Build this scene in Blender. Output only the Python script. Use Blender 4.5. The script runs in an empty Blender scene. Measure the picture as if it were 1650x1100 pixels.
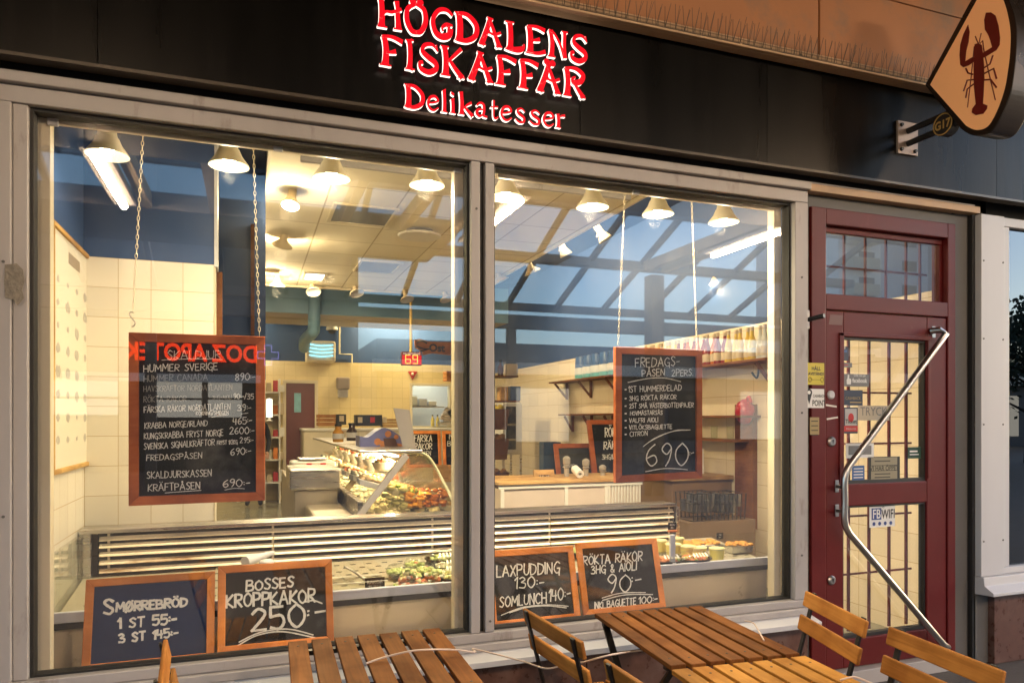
import bpy, math, random
from mathutils import Vector, Matrix
random.seed(11)
sc = bpy.context.scene
COL = sc.collection
rad = math.radians
# ---------------------------------------------------------------- camera
F, HV, YAW = 1165.0, 676.0, rad(19.92)          # focal length and horizon in photograph pixels
CAM = Vector((0.0, -3.4, 1.58))
cam = bpy.data.cameras.new("camera"); cam.sensor_width = 36; cam.lens = F / 1650 * 36
cam.shift_y = (HV - 550) / 1650; cam.clip_start = 0.05; cam.clip_end = 2000
camo = bpy.data.objects.new("camera", cam); COL.objects.link(camo)
camo.location = CAM; camo.rotation_euler = (rad(90), 0, -YAW); sc.camera = camo
# ---------------------------------------------------------------- sky, sun, exposure
W = bpy.data.worlds.new("World"); sc.world = W; W.use_nodes = True
nt = W.node_tree; bg = nt.nodes["Background"]
sky = nt.nodes.new("ShaderNodeTexSky"); sky.sky_type = 'NISHITA'; sky.sun_disc = False
SUN_EL, SUN_ROT = rad(13.0), rad(92)
sky.sun_elevation = SUN_EL; sky.sun_rotation = SUN_ROT; sky.air_density = 1.0; sky.dust_density = 1.0; sky.ozone_density = 3.0
nt.links.new(sky.outputs[0], bg.inputs[0]); bg.inputs[1].default_value = 0.15
sun = bpy.data.lights.new("sun", 'SUN'); sun.energy = 0.05; sun.angle = rad(20); sun.color = (1, .85, .7)
suno = bpy.data.objects.new("sun", sun); COL.objects.link(suno)
suno.rotation_euler = (rad(90) - SUN_EL, 0, math.pi - SUN_ROT)
vs = sc.view_settings; vs.view_transform = 'Standard'; vs.look = 'None'; vs.exposure = 2.0; vs.gamma = 1.0
sc.render.engine = 'CYCLES'
cy = sc.cycles
cy.use_denoising = True; cy.max_bounces = 8; cy.diffuse_bounces = 4; cy.glossy_bounces = 4
cy.transmission_bounces = 6; cy.transparent_max_bounces = 24; cy.sample_clamp_indirect = 6.0
cy.caustics_reflective = False; cy.caustics_refractive = False
PENDANT_W, SPOT_W, TUBE_W, PANEL_W = 6.0, 9.0, 62.0, 19.0
WARM = (1.0, .83, .54); WARM2 = (1.0, .77, .43)
# ---------------------------------------------------------------- survey of the photograph: pixel + known plane -> point
RT = Vector((math.cos(YAW), -math.sin(YAW), 0)); FW = Vector((math.sin(YAW), math.cos(YAW), 0))
def ray(u, v): return RT * ((u - 825) / F) + FW + Vector((0, 0, 1)) * ((HV - v) / F)
def PY(u, v, Y=0.0): d = ray(u, v); return CAM + d * ((Y - CAM.y) / d.y)
def PX(u, v, X): d = ray(u, v); return CAM + d * ((X - CAM.x) / d.x)
def PZ(u, v, Z): d = ray(u, v); return CAM + d * ((Z - CAM.z) / d.z)
def PP(u, v, p0, n): d = ray(u, v); return CAM + d * ((p0 - CAM).dot(n) / d.dot(n))
def RF(u, v, Y): p = PY(u, v, Y); return Vector((p.x, -Y, p.z))       # what the window glass mirrors
# ---------------------------------------------------------------- object helpers
WM = {}
def tag(o, label=None, cat=None, group=None, kind=None):
    if label: o["label"] = label
    if cat: o["category"] = cat
    if group: o["group"] = group
    if kind: o["kind"] = kind
    return o
def thing(name, label, cat, loc=(0, 0, 0), group=None, rz=0.0):
    o = bpy.data.objects.new(name, None); COL.objects.link(o)
    o.empty_display_size = .1; o.location = loc; o.rotation_euler = (0, 0, rz)
    WM[o.name] = Matrix.Translation(Vector(loc)) @ Matrix.Rotation(rz, 4, 'Z')
    return tag(o, label, cat, group)
def dup(o, parent=None, loc=None, rz=None, label=None, group=None, scale=None):
    c = o.copy(); COL.objects.link(c)
    if parent is not None: c.parent = parent
    if loc is not None: c.location = loc
    if rz is not None: c.rotation_euler = (0, 0, rz)
    if scale is not None: c.scale = (scale,) * 3
    if label: c["label"] = label
    if group: c["group"] = group
    for ch in list(o.children): dup(ch, c)
    return c
class MB:
    def __init__(s): s.v = []; s.f = []; s.mi = []; s.k = 0
    def add(s, vs_, fs, k=None):
        n = len(s.v); s.v += [tuple(x) for x in vs_]
        for f in fs: s.f.append([i + n for i in f]); s.mi.append(s.k if k is None else k)
        return s
    def box(s, x0, x1, y0, y1, z0, z1, k=None, M=None):
        p = [Vector((x, y, z)) for z in (z0, z1) for y in (y0, y1) for x in (x0, x1)]
        if M is not None: p = [M @ q for q in p]
        return s.add(p, [(0, 2, 3, 1), (4, 5, 7, 6), (0, 1, 5, 4), (2, 6, 7, 3), (0, 4, 6, 2), (1, 3, 7, 5)], k)
    def bar(s, a, b, w, h, up=(0, 0, 1), k=None):             # a rectangular bar from a to b
        a = Vector(a); b = Vector(b); d = (b - a).normalized(); up = Vector(up)
        sd = d.cross(up)
        if sd.length < 1e-5: sd = d.cross(Vector((1, 0, 0)))
        sd.normalize(); u = sd.cross(d)
        p = [q + sd * (i * w / 2) + u * (j * h / 2) for q in (a, b) for j in (-1, 1) for i in (-1, 1)]
        return s.add(p, [(0, 1, 3, 2), (4, 6, 7, 5), (0, 4, 5, 1), (2, 3, 7, 6), (0, 2, 6, 4), (1, 5, 7, 3)], k)
    def tube(s, pts, r, n=8, cap=True, k=None, closed=False):
        pts = [Vector(p) for p in pts]; m = len(pts); rr = r if isinstance(r, (list, tuple)) else [r] * m
        base = len(s.v); prev = None
        for i, p in enumerate(pts):
            if closed: t = pts[(i + 1) % m] - pts[i - 1]
            else: t = pts[min(i + 1, m - 1)] - pts[max(i - 1, 0)]
            if t.length < 1e-9: t = Vector((0, 0, 1))
            t.normalize()
            if prev is None:
                a = t.cross(Vector((0, 0, 1)))
                if a.length < 1e-3: a = t.cross(Vector((1, 0, 0)))
            else: a = prev - t * prev.dot(t)
            a.normalize(); prev = a; b = t.cross(a)
            for j in range(n):
                q = 2 * math.pi * j / n; s.v.append(tuple(p + (a * math.cos(q) + b * math.sin(q)) * rr[i]))
        for i in range(m if closed else m - 1):
            i2 = (i + 1) % m
            for j in range(n):
                j2 = (j + 1) % n
                s.f.append([base + i * n + j, base + i * n + j2, base + i2 * n + j2, base + i2 * n + j]); s.mi.append(s.k if k is None else k)
        if cap and not closed:
            s.f.append([base + j for j in range(n)][::-1]); s.mi.append(s.k if k is None else k)
            s.f.append([base + (m - 1) * n + j for j in range(n)]); s.mi.append(s.k if k is None else k)
        return s
    def lathe(s, prof, c=(0, 0, 0), n=20, k=None, sx=1, sy=1, M=None):
        base = len(s.v); c = Vector(c)
        for r, z in prof:
            for j in range(n):
                q = 2 * math.pi * j / n; p = Vector((r * math.cos(q) * sx, r * math.sin(q) * sy, z))
                if M is not None: p = M @ p
                s.v.append(tuple(c + p))
        for i in range(len(prof) - 1):
            for j in range(n):
                j2 = (j + 1) % n
                s.f.append([base + i * n + j, base + i * n + j2, base + (i + 1) * n + j2, base + (i + 1) * n + j]); s.mi.append(s.k if k is None else k)
        return s
    def prism(s, poly, ext, k=None, k2=None):                  # planar polygon (3D points) pushed along ext
        ext = Vector(ext); n = len(poly); poly = [Vector(p) for p in poly]
        base = len(s.v); s.v += [tuple(p) for p in poly] + [tuple(p + ext) for p in poly]
        kk = s.k if k is None else k; k3 = kk if k2 is None else k2
        s.f.append([base + i for i in range(n)]); s.mi.append(kk)
        s.f.append([base + n + i for i in range(n)][::-1]); s.mi.append(k3)
        for i in range(n):
            j = (i + 1) % n; s.f.append([base + i, base + n + i, base + n + j, base + j]); s.mi.append(k3)
        return s
    def lump(s, c, r, n=8, amp=.25, k=None, sz=1.0, seed=None):
        rg = random.Random(seed if seed is not None else random.random()); c = Vector(c)
        prof = []; base = len(s.v); m = max(4, n // 2 + 1)
        for i in range(m + 1):
            th = math.pi * i / m
            for j in range(n):
                q = 2 * math.pi * j / n; rr = r * (1 + rg.uniform(-amp, amp)) if 0 < i < m else r
                s.v.append((c.x + rr * math.sin(th) * math.cos(q), c.y + rr * math.sin(th) * math.sin(q), c.z + rr * math.cos(th) * sz))
        for i in range(m):
            for j in range(n):
                j2 = (j + 1) % n
                s.f.append([base + i * n + j, base + (i + 1) * n + j, base + (i + 1) * n + j2, base + i * n + j2]); s.mi.append(s.k if k is None else k)
        return s
    def build(s, name, mats, parent=None, smooth=None, bevel=0, seg=2, label=None):
        me = bpy.data.meshes.new(name); me.from_pydata(s.v, [], s.f)
        if not isinstance(mats, (list, tuple)): mats = [mats]
        for m in mats: me.materials.append(m)
        me.polygons.foreach_set("material_index", s.mi)
        me.update()
        if smooth is not None:
            me.polygons.foreach_set("use_smooth", [True] * len(me.polygons)); me.set_sharp_from_angle(angle=rad(smooth))
        o = bpy.data.objects.new(name, me); COL.objects.link(o)
        if parent is not None:
            o.parent = parent
            if parent.name in WM: o.matrix_basis = WM[parent.name].inverted()
        if bevel:
            b = o.modifiers.new("bevel", 'BEVEL'); b.width = bevel; b.segments = seg; b.limit_method = 'ANGLE'; b.angle_limit = rad(40)
        if label: o["label"] = label
        return o
def local(o):                                                   # part verts were given in the thing's own frame
    o.matrix_basis = Matrix.Identity(4); return o
def cr(pts, n=6, closed=False):                                 # smooth curve through points
    P = [Vector(p) for p in pts]; out = []; m = len(P)
    if m < 3: return P
    for i in range(m if closed else m - 1):
        if closed: p0, p1, p2, p3 = P[i - 1], P[i], P[(i + 1) % m], P[(i + 2) % m]
        else: p0, p1, p2, p3 = P[max(i - 1, 0)], P[i], P[i + 1], P[min(i + 2, m - 1)]
        for j in range(n):
            t = j / n
            out.append(.5 * ((2 * p1) + (p2 - p0) * t + (2 * p0 - 5 * p1 + 4 * p2 - p3) * t * t + (3 * p1 - p0 - 3 * p2 + p3) * t ** 3))
    if not closed: out.append(P[-1])
    return out
# ---------------------------------------------------------------- materials
def _new(name):
    m = bpy.data.materials.new(name); m.use_nodes = True; t = m.node_tree
    return m, t, t.nodes["Principled BSDF"], t.nodes, t.links
def _coord(N, L, scale=(1, 1, 1)):
    tc = N.new("ShaderNodeTexCoord"); mp = N.new("ShaderNodeMapping"); mp.inputs["Scale"].default_value = scale
    L.new(tc.outputs["Object"], mp.inputs[0]); return mp.outputs[0]
def mat(name, col, rough=.5, metal=0.0, vary=.12, scale=6.0, stretch=(1, 1, 1), bump=0.0, bscale=60.0, dirt=None, spec=.5, rvary=.1, coat=0.0, trans=0.0, alpha=1.0):
    m, t, b, N, L = _new(name)
    co = _coord(N, L, stretch)
    nz = N.new("ShaderNodeTexNoise"); nz.inputs["Scale"].default_value = scale; nz.inputs["Detail"].default_value = 6; L.new(co, nz.inputs[0])
    mx = N.new("ShaderNodeMix"); mx.data_type = 'RGBA'
    mx.inputs["A"].default_value = (*[c * (1 - vary) for c in col], 1); mx.inputs["B"].default_value = (*[min(1, c * (1 + vary)) for c in col], 1)
    L.new(nz.outputs[0], mx.inputs["Factor"]); out = mx.outputs["Result"]
    if dirt:                                                    # (colour, scale, threshold)
        n2 = N.new("ShaderNodeTexNoise"); n2.inputs["Scale"].default_value = dirt[1]; n2.inputs["Detail"].default_value = 8; n2.inputs["Roughness"].default_value = .65; L.new(co, n2.inputs[0])
        rp = N.new("ShaderNodeMapRange"); rp.inputs["From Min"].default_value = dirt[2]; rp.inputs["From Max"].default_value = dirt[2] + .14; L.new(n2.outputs[0], rp.inputs[0])
        m2 = N.new("ShaderNodeMix"); m2.data_type = 'RGBA'; m2.inputs["B"].default_value = (*dirt[0], 1)
        L.new(out, m2.inputs["A"]); L.new(rp.outputs[0], m2.inputs["Factor"]); out = m2.outputs["Result"]
    L.new(out, b.inputs["Base Color"])
    b.inputs["Metallic"].default_value = metal; b.inputs["Specular IOR Level"].default_value = spec
    rr = N.new("ShaderNodeMapRange"); rr.inputs["To Min"].default_value = max(.02, rough - rvary); rr.inputs["To Max"].default_value = min(1, rough + rvary)
    L.new(nz.outputs[0], rr.inputs[0]); L.new(rr.outputs[0], b.inputs["Roughness"])
    if coat: b.inputs["Coat Weight"].default_value = coat; b.inputs["Coat Roughness"].default_value = .12
    if trans: b.inputs["Transmission Weight"].default_value = trans
    if alpha < 1: b.inputs["Alpha"].default_value = alpha
    if bump:
        n3 = N.new("ShaderNodeTexNoise"); n3.inputs["Scale"].default_value = bscale; n3.inputs["Detail"].default_value = 4; L.new(co, n3.inputs[0])
        bp = N.new("ShaderNodeBump"); bp.inputs["Strength"].default_value = bump; bp.inputs["Distance"].default_value = .01
        L.new(n3.outputs[0], bp.inputs["Height"]); L.new(bp.outputs[0], b.inputs["Normal"])
    return m
def emit(name, col, strength):
    m, t, b, N, L = _new(name); b.inputs["Base Color"].default_value = (*[min(.8, c) * .08 for c in col], 1); b.inputs["Specular IOR Level"].default_value = .1; b.inputs["Roughness"].default_value = .4
    b.inputs["Emission Color"].default_value = (*col, 1); b.inputs["Emission Strength"].default_value = strength; return m
def glass(name, ior=1.5, tint=(1, 1, 1), rough=0.0, boost=1.0, film=0.0):
    m, t, b, N, L = _new(name); N.remove(b); o = N["Material Output"]
    tr = N.new("ShaderNodeBsdfTransparent"); tr.inputs[0].default_value = (*tint, 1)
    gl = N.new("ShaderNodeBsdfGlossy"); gl.inputs["Roughness"].default_value = rough
    fr = N.new("ShaderNodeFresnel"); fr.inputs[0].default_value = ior
    ge = N.new("ShaderNodeNewGeometry"); mt = N.new("ShaderNodeMath"); mt.operation = 'MULTIPLY'
    # reflect on both sides with the same strength (no total internal reflection in a thin sheet)
    lw = N.new("ShaderNodeLayerWeight"); f0 = ((ior - 1) / (ior + 1)) ** 2
    dt = N.new("ShaderNodeVectorMath"); dt.operation = 'DOT_PRODUCT'; L.new(ge.outputs["Incoming"], dt.inputs[0]); L.new(ge.outputs["Normal"], dt.inputs[1])
    ab = N.new("ShaderNodeMath"); ab.operation = 'ABSOLUTE'; L.new(dt.outputs["Value"], ab.inputs[0])
    om = N.new("ShaderNodeMath"); om.operation = 'SUBTRACT'; om.inputs[0].default_value = 1; L.new(ab.outputs[0], om.inputs[1])
    pw = N.new("ShaderNodeMath"); pw.operation = 'POWER'; pw.inputs[1].default_value = 5; L.new(om.outputs[0], pw.inputs[0])
    ml = N.new("ShaderNodeMath"); ml.operation = 'MULTIPLY_ADD'; ml.inputs[1].default_value = 1 - f0; ml.inputs[2].default_value = f0; L.new(pw.outputs[0], ml.inputs[0])
    L.new(ml.outputs[0], mt.inputs[0]); mt.inputs[1].default_value = boost; mt.use_clamp = True
    mx = N.new("ShaderNodeMixShader"); L.new(mt.outputs[0], mx.inputs[0]); L.new(tr.outputs[0], mx.inputs[1]); L.new(gl.outputs[0], mx.inputs[2])
    last = mx.outputs[0]
    if film:                                                    # dust and smears on the pane
        co = _coord(N, L, (1, 1, .5)); nz = N.new("ShaderNodeTexNoise"); nz.inputs["Scale"].default_value = 3; nz.inputs["Detail"].default_value = 9; nz.inputs["Roughness"].default_value = .7; L.new(co, nz.inputs[0])
        vo = N.new("ShaderNodeTexVoronoi"); vo.inputs["Scale"].default_value = 22; L.new(co, vo.inputs[0])
        lt = N.new("ShaderNodeMath"); lt.operation = 'LESS_THAN'; lt.inputs[1].default_value = .05; L.new(vo.outputs["Distance"], lt.inputs[0])
        mr = N.new("ShaderNodeMapRange"); mr.inputs["From Min"].default_value = .45; mr.inputs["From Max"].default_value = .8; mr.inputs["To Max"].default_value = film; L.new(nz.outputs[0], mr.inputs[0])
        ad = N.new("ShaderNodeMath"); ad.operation = 'MULTIPLY_ADD'; ad.inputs[1].default_value = film * 3; L.new(lt.outputs[0], ad.inputs[0]); L.new(mr.outputs[0], ad.inputs[2])
        df = N.new("ShaderNodeBsdfTranslucent"); df.inputs[0].default_value = (.7, .68, .62, 1)
        d2 = N.new("ShaderNodeBsdfDiffuse"); d2.inputs[0].default_value = (.6, .6, .6, 1)
        a2 = N.new("ShaderNodeAddShader"); L.new(df.outputs[0], a2.inputs[0]); L.new(d2.outputs[0], a2.inputs[1])
        m3 = N.new("ShaderNodeMixShader"); L.new(ad.outputs[0], m3.inputs[0]); L.new(last, m3.inputs[1]); L.new(a2.outputs[0], m3.inputs[2]); last = m3.outputs[0]
    L.new(last, o.inputs[0]); return m
def tiles(name, col, grout, size, axes=(0, 2), gap=.012, rough=.18, off=(0, 0), offset=0.0, rows=None):
    m, t, b, N, L = _new(name)
    tc = N.new("ShaderNodeTexCoord"); sp = N.new("ShaderNodeSeparateXYZ"); L.new(tc.outputs["Object"], sp.inputs[0])
    cb = N.new("ShaderNodeCombineXYZ"); L.new(sp.outputs[axes[0]], cb.inputs[0]); L.new(sp.outputs[axes[1]], cb.inputs[1])
    mp = N.new("ShaderNodeMapping"); mp.inputs["Location"].default_value = (off[0] / size, off[1] / size, 0); mp.inputs["Scale"].default_value = (1 / size, 1 / size, 1); L.new(cb.outputs[0], mp.inputs[0])
    br = N.new("ShaderNodeTexBrick"); br.offset = offset; br.squash = 1; L.new(mp.outputs[0], br.inputs[0])
    br.inputs["Scale"].default_value = 1; br.inputs["Brick Width"].default_value = 1; br.inputs["Row Height"].default_value = rows or 1
    br.inputs["Mortar Size"].default_value = gap; br.inputs["Mortar Smooth"].default_value = .2; br.inputs["Bias"].default_value = 0
    br.inputs["Color1"].default_value = (*[c * .94 for c in col], 1); br.inputs["Color2"].default_value = (*[min(1, c * 1.05) for c in col], 1); br.inputs["Mortar"].default_value = (*grout, 1)
    L.new(br.outputs[0], b.inputs["Base Color"]); b.inputs["Roughness"].default_value = rough
    nz = N.new("ShaderNodeTexNoise"); nz.inputs["Scale"].default_value = 3 ; L.new(tc.outputs["Object"], nz.inputs[0])
    iv = N.new("ShaderNodeMath"); iv.operation = 'SUBTRACT'; L.new(nz.outputs[0], iv.inputs[0]); L.new(br.outputs["Fac"], iv.inputs[1])
    bp = N.new("ShaderNodeBump"); bp.inputs["Strength"].default_value = .12; bp.inputs["Distance"].default_value = .02; L.new(iv.outputs[0], bp.inputs["Height"]); L.new(bp.outputs[0], b.inputs["Normal"])
    return m
def wood(name, c1, c2, axis=1, rough=.45, knots=True):
    m, t, b, N, L = _new(name); s = [26, 26, 26]; s[axis] = 1.6
    tc = N.new("ShaderNodeTexCoord"); oi = N.new("ShaderNodeObjectInfo"); ad = N.new("ShaderNodeVectorMath"); ad.operation = 'ADD'
    ml = N.new("ShaderNodeMath"); ml.operation = 'MULTIPLY'; ml.inputs[1].default_value = 17; L.new(oi.outputs["Random"], ml.inputs[0])
    L.new(tc.outputs["Object"], ad.inputs[0]); L.new(ml.outputs[0], ad.inputs[1])
    mp = N.new("ShaderNodeMapping"); mp.inputs["Scale"].default_value = s; L.new(ad.outputs[0], mp.inputs[0])
    nz = N.new("ShaderNodeTexNoise"); nz.inputs["Scale"].default_value = 1.6; nz.inputs["Detail"].default_value = 8; nz.inputs["Distortion"].default_value = 1.2; L.new(mp.outputs[0], nz.inputs[0])
    n2 = N.new("ShaderNodeTexNoise"); n2.inputs["Scale"].default_value = 5; n2.inputs["Detail"].default_value = 6; L.new(ad.outputs[0], n2.inputs[0])
    rp = N.new("ShaderNodeMapRange"); rp.inputs["From Min"].default_value = .3; rp.inputs["From Max"].default_value = .7; L.new(nz.outputs[0], rp.inputs[0])
    hv = N.new("ShaderNodeHueSaturation"); vr = N.new("ShaderNodeMapRange"); vr.inputs["To Min"].default_value = .72; vr.inputs["To Max"].default_value = 1.2; L.new(oi.outputs["Random"], vr.inputs[0]); L.new(vr.outputs[0], hv.inputs["Value"])
    mx = N.new("ShaderNodeMix"); mx.data_type = 'RGBA'; mx.inputs["A"].default_value = (*c1, 1); mx.inputs["B"].default_value = (*c2, 1); L.new(rp.outputs[0], mx.inputs["Factor"])
    m2 = N.new("ShaderNodeMix"); m2.data_type = 'RGBA'; m2.blend_type = 'MULTIPLY'; m2.inputs["B"].default_value = (.62, .55, .5, 1)
    r2 = N.new("ShaderNodeMapRange"); r2.inputs["From Min"].default_value = .40; r2.inputs["From Max"].default_value = .64; r2.inputs["To Max"].default_value = .95; L.new(n2.outputs[0], r2.inputs[0])
    L.new(r2.outputs[0], m2.inputs["Factor"]); L.new(mx.outputs["Result"], m2.inputs["A"]); L.new(m2.outputs["Result"], hv.inputs["Color"]); L.new(hv.outputs[0], b.inputs["Base Color"])
    rr = N.new("ShaderNodeMapRange"); rr.inputs["To Min"].default_value = rough - .12; rr.inputs["To Max"].default_value = rough + .15; L.new(n2.outputs[0], rr.inputs[0]); L.new(rr.outputs[0], b.inputs["Roughness"])
    b.inputs["Specular IOR Level"].default_value = .1
    bp = N.new("ShaderNodeBump"); bp.inputs["Strength"].default_value = .15; bp.inputs["Distance"].default_value = .003; L.new(nz.outputs[0], bp.inputs["Height"]); L.new(bp.outputs[0], b.inputs["Normal"])
    return m
M = {}
M['alu'] = mat("grey aluminium", (.37, .345, .335), .42, .0, .16, 5, (1, 1, .3), dirt=((.19, .16, .135), 7, .60), bump=.04, bscale=40)
M['alu_pale'] = mat("pale painted aluminium", (.52, .52, .54), .45, .0, .06, 4, (1, 1, .3), dirt=((.3, .27, .24), 14, .68))
M['gasket'] = mat("black rubber", (.012, .011, .01), .6)
M['reveal'] = mat("cream inner frame", (.66, .58, .42), .45, 0, .08)
M['black'] = mat("black sign panel", (.0016, .0013, .0011), .30, 0, .3, 2.5, (3, 1, .35), bump=.06, bscale=7, rvary=.12, spec=.14, dirt=((.006, .005, .0045), 3.2, .58))
M['clad'] = mat("warm lit beige cladding", (.36, .15, .058), .6, 0, .18, 1.6, dirt=((.22, .13, .08), 2.2, .56), bump=.1, bscale=14)  # warm orange light on the beige panels is put into this base colour
M['clad_trim'] = mat("beige trim", (.48, .32, .19), .55, 0, .15, 12)
M['wire'] = mat("dark wire", (.10, .075, .055), .5, .5)
M['granite'] = mat("red brown granite", (.105, .050, .038), .3, 0, .45, 24, dirt=((.15, .09, .075), 3, .48), bump=.05)
M['red'] = mat("burgundy paint", (.105, .009, .009), .45, 0, .2, 5, spec=.25, bump=.04, bscale=30, dirt=((.16, .035, .03), 5, .62))
M['dark'] = mat("near black", (.015, .014, .014), .5)
M['greydark'] = mat("grey recess paint", (.10, .095, .09), .6, 0, .15, 6, dirt=((.05, .045, .04), 5, .6))
M['steel'] = mat("brushed steel", (.62, .59, .55), .28, 1, .08, 40, (.05, 1, 1), rvary=.08)
M['steel_dirty'] = mat("stained steel panel", (.66, .56, .40), .5, .15, .12, 5, dirt=((.12, .06, .03), 5.5, .60))
M['chrome'] = mat("polished steel", (.44, .42, .40), .3, 1, .04, 4, rvary=.02)
M['tile'] = tiles("cream wall tiles", (.74, .69, .59), (.50, .40, .25), .167, (0, 2), .012, off=(.134, .055))
M['tile_y'] = tiles("cream side wall tiles", (.74, .69, .59), (.50, .40, .25), .167, (1, 2), .012, off=(.0, .055))
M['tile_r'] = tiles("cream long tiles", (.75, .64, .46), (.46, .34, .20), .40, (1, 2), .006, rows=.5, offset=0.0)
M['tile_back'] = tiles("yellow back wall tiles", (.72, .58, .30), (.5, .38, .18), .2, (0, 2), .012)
M['blue'] = mat("blue wall paint", (.028, .066, .18), .6, 0, .08, 2)
M['blue_dk'] = mat("dark blue wall paint", (.02, .04, .10), .6, 0, .1, 2)
M['blue_lt'] = mat("light blue paint", (.20, .36, .46), .5, 0, .06, 2)
M['beige'] = mat("beige plaster", (.52, .42, .28), .7, 0, .06)
M['ceil'] = tiles("ceiling tiles", (.84, .77, .60), (.50, .42, .28), .6, (0, 1), .014, .8)
M['floor_in'] = mat("green grey shop floor", (.22, .21, .155), .22, 0, .1, 3)
M['pave'] = mat("grey pavement", (.075, .066, .058), .6, 0, .25, 3, bump=.3, bscale=50, dirt=((.04, .034, .03), 6, .58))
M['frame_wood'] = wood("orange pine frame", (.74, .25, .060), (.80, .30, .085), 0, .42)
M['dark_wood'] = wood("dark shelf wood", (.20, .075, .028), (.27, .11, .042), 1, .5)
M['frame_wood2'] = wood("brown frame", (.46, .125, .040), (.54, .165, .058), 0, .42)
M['slate'] = mat("black chalkboard", (.010, .009, .008), .55, 0, .3, 5, spec=.2, dirt=((.070, .066, .060), 3.0, .52))
M['slate_blue'] = mat("navy chalkboard", (.003, .018, .070), .55, 0, .25, 5, spec=.2, dirt=((.016, .030, .062), 4, .58))
M['slate_grey'] = mat("grey chalkboard", (.045, .045, .04), .5, 0, .3, 5)
M['chalk'] = mat("chalk", (.72, .70, .64), .9, 0, .30, 90)
M['chalk_dim'] = mat("worn chalk", (.26, .24, .21), .9, 0, .5, 50)
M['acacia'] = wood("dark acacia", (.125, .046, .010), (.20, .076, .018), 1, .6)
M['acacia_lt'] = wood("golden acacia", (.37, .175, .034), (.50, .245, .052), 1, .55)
M['acacia_x'] = wood("chair slat acacia", (.32, .128, .026), (.47, .20, .046), 0, .55)
M['blacksteel'] = mat("black steel", (.010, .009, .009), .4, .3)
M['glass'] = glass("window glass", 1.98, (1, 1, 1), 0, 1.0, film=.014)
M['glass2'] = glass("clear glass", 1.5, (.97, .98, .96), 0, .8)
M['glass_dk'] = glass("dark glass", 2.5, (.05, .05, .05), 0, 1.0)
M['white'] = mat("white paint", (.72, .69, .62), .5, 0, .05)
M['plastic'] = glass("clear plastic", 1.45, (.95, .96, .92), .08, 1.2, film=.03)
M['bulb'] = emit("lit bulb", (1.0, .88, .60), 14)
M['shade'] = mat("grey cream enamel", (.62, .56, .42), .4, 0, .06)
M['shade_in'] = emit("lit inside of lamp shade", (1.0, .80, .46), .5)
M['tube'] = emit("lit fluorescent tube", (1.0, .70, .43), 108)
M['panel'] = emit("lit ceiling panel", (1.0, .93, .75), 1.6)
M['redletter'] = emit("lit red letter face", (1.0, .004, .014), .28)
M['whiteside'] = emit("lit white letter side", (1.0, .84, .70), .55)
def prim_col(name, col, rough=.5, metal=0, **k):
    if name not in M: M[name] = mat(name.replace('_', ' '), col, rough, metal, **k)
    return M[name]
M['tile'] = tiles("cream wall tile grid", (.74, .69, .59), (.50, .40, .25), .16, (0, 2), .012, off=(.19, -2.452))
M['tile_y'] = tiles("cream side wall tile grid", (.74, .69, .59), (.50, .40, .25), .16, (1, 2), .012, off=(0, -2.452))
# ================================================================ setting
tag(MB().box(-300, 300, -300, 300, -.3, 0).build("pavement", M['pave']), kind="structure")
tag(MB().box(-1.2, 4.3, .13, 11.2, .002, .10).build("interior_floor", M['floor_in']), kind="structure")
# low plinth wall of granite under the shop window
b = MB().box(-.98, 3.04, -.035, .12, 0, .405)
t = thing("granite_plinth", "reddish brown granite slab plinth under the shop window sill", "plinth wall", (1, 0, 0))
xs = [-.98, -.33, .33, .98, 1.62, 2.33, 3.036]
for i in range(6):
    MB().box(xs[i] + .003, xs[i + 1] - .003, -.05, -.0345, .004, .40).build("granite_slab", M['granite'], t, bevel=.002)
b.build("backing", M['dark'], t)
tag(MB().box(-6, -.937, -.06, .12, 0, 2.984).build("facade_wall", mat("dark brown render", (.06, .035, .025), .7)), "narrow dark brown wall edge at the left end of the shop window", "wall")
tag(MB().box(-.936, 4.38, .0, .12, 2.957, 3.8).build("lintel_wall", M['dark']), "dark lintel wall behind the black sign panel", "wall")
# ================================================================ shop window
T = thing("shop_window", "large two-pane shop window in a grey aluminium frame", "shop window", (1.05, 0, .5))
f = MB()
f.box(-.935, 3.04, -.075, .02, 2.905, 2.945).box(-.95, 4.37, -.055, .02, 2.9475, 2.957)
f.build("head_trim", M['alu'], T, bevel=.004)
f = MB().box(-.935, 3.04, -.045, .06, 2.835, 2.9035)
f.box(-.935, -.885, -.05, .06, .545, 2.833).box(-.8835, -.832, -.035, .06, .545, 2.833)
f.box(2.945, 3.036, -.05, .06, .545, 2.833)
f.build("frame", M['alu'], T, bevel=.004)
MB().box(1.006, 1.052, -.045, .06, .545, 2.833).box(1.078, 1.124, -.045, .06, .545, 2.833).build("mullion", M['alu'], T, bevel=.004)
g = MB().box(1.0535, 1.0765, -.015, .05, .545, 2.833)
for x0, x1 in ((-.830, 1.0045), (1.1255, 2.9435)):
    g.box(x0, x0 + .012, -.012, .05, .545, 2.833).box(x1 - .012, x1, -.012, .05, .545, 2.833)
    g.box(x0 + .012, x1 - .012, -.012, .05, 2.820, 2.833).box(x0 + .012, x1 - .012, -.012, .05, .545, .553)
g.build("gasket", M['gasket'], T)
for x0, x1 in ((-.818, .9925), (1.1375, 2.9315)):
    MB().box(x0, x1, .012, .030, .553, 2.820).build("glass_pane", M['glass'], T)
s = MB().box(-.935, 3.04, -.05, .06, .500, .5435).box(-.935, 3.04, -.075, .06, .462, .4985)
s.build("frame_rail", M['alu'], T, bevel=.004)
s = MB(); s.prism([(-.935, -.065, .4605), (-.935, -.155, .440), (-.935, -.155, .412), (-.935, -.145, .412), (-.935, -.145, .43), (-.935, -.065, .45)], (3.975, 0, 0))
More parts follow.
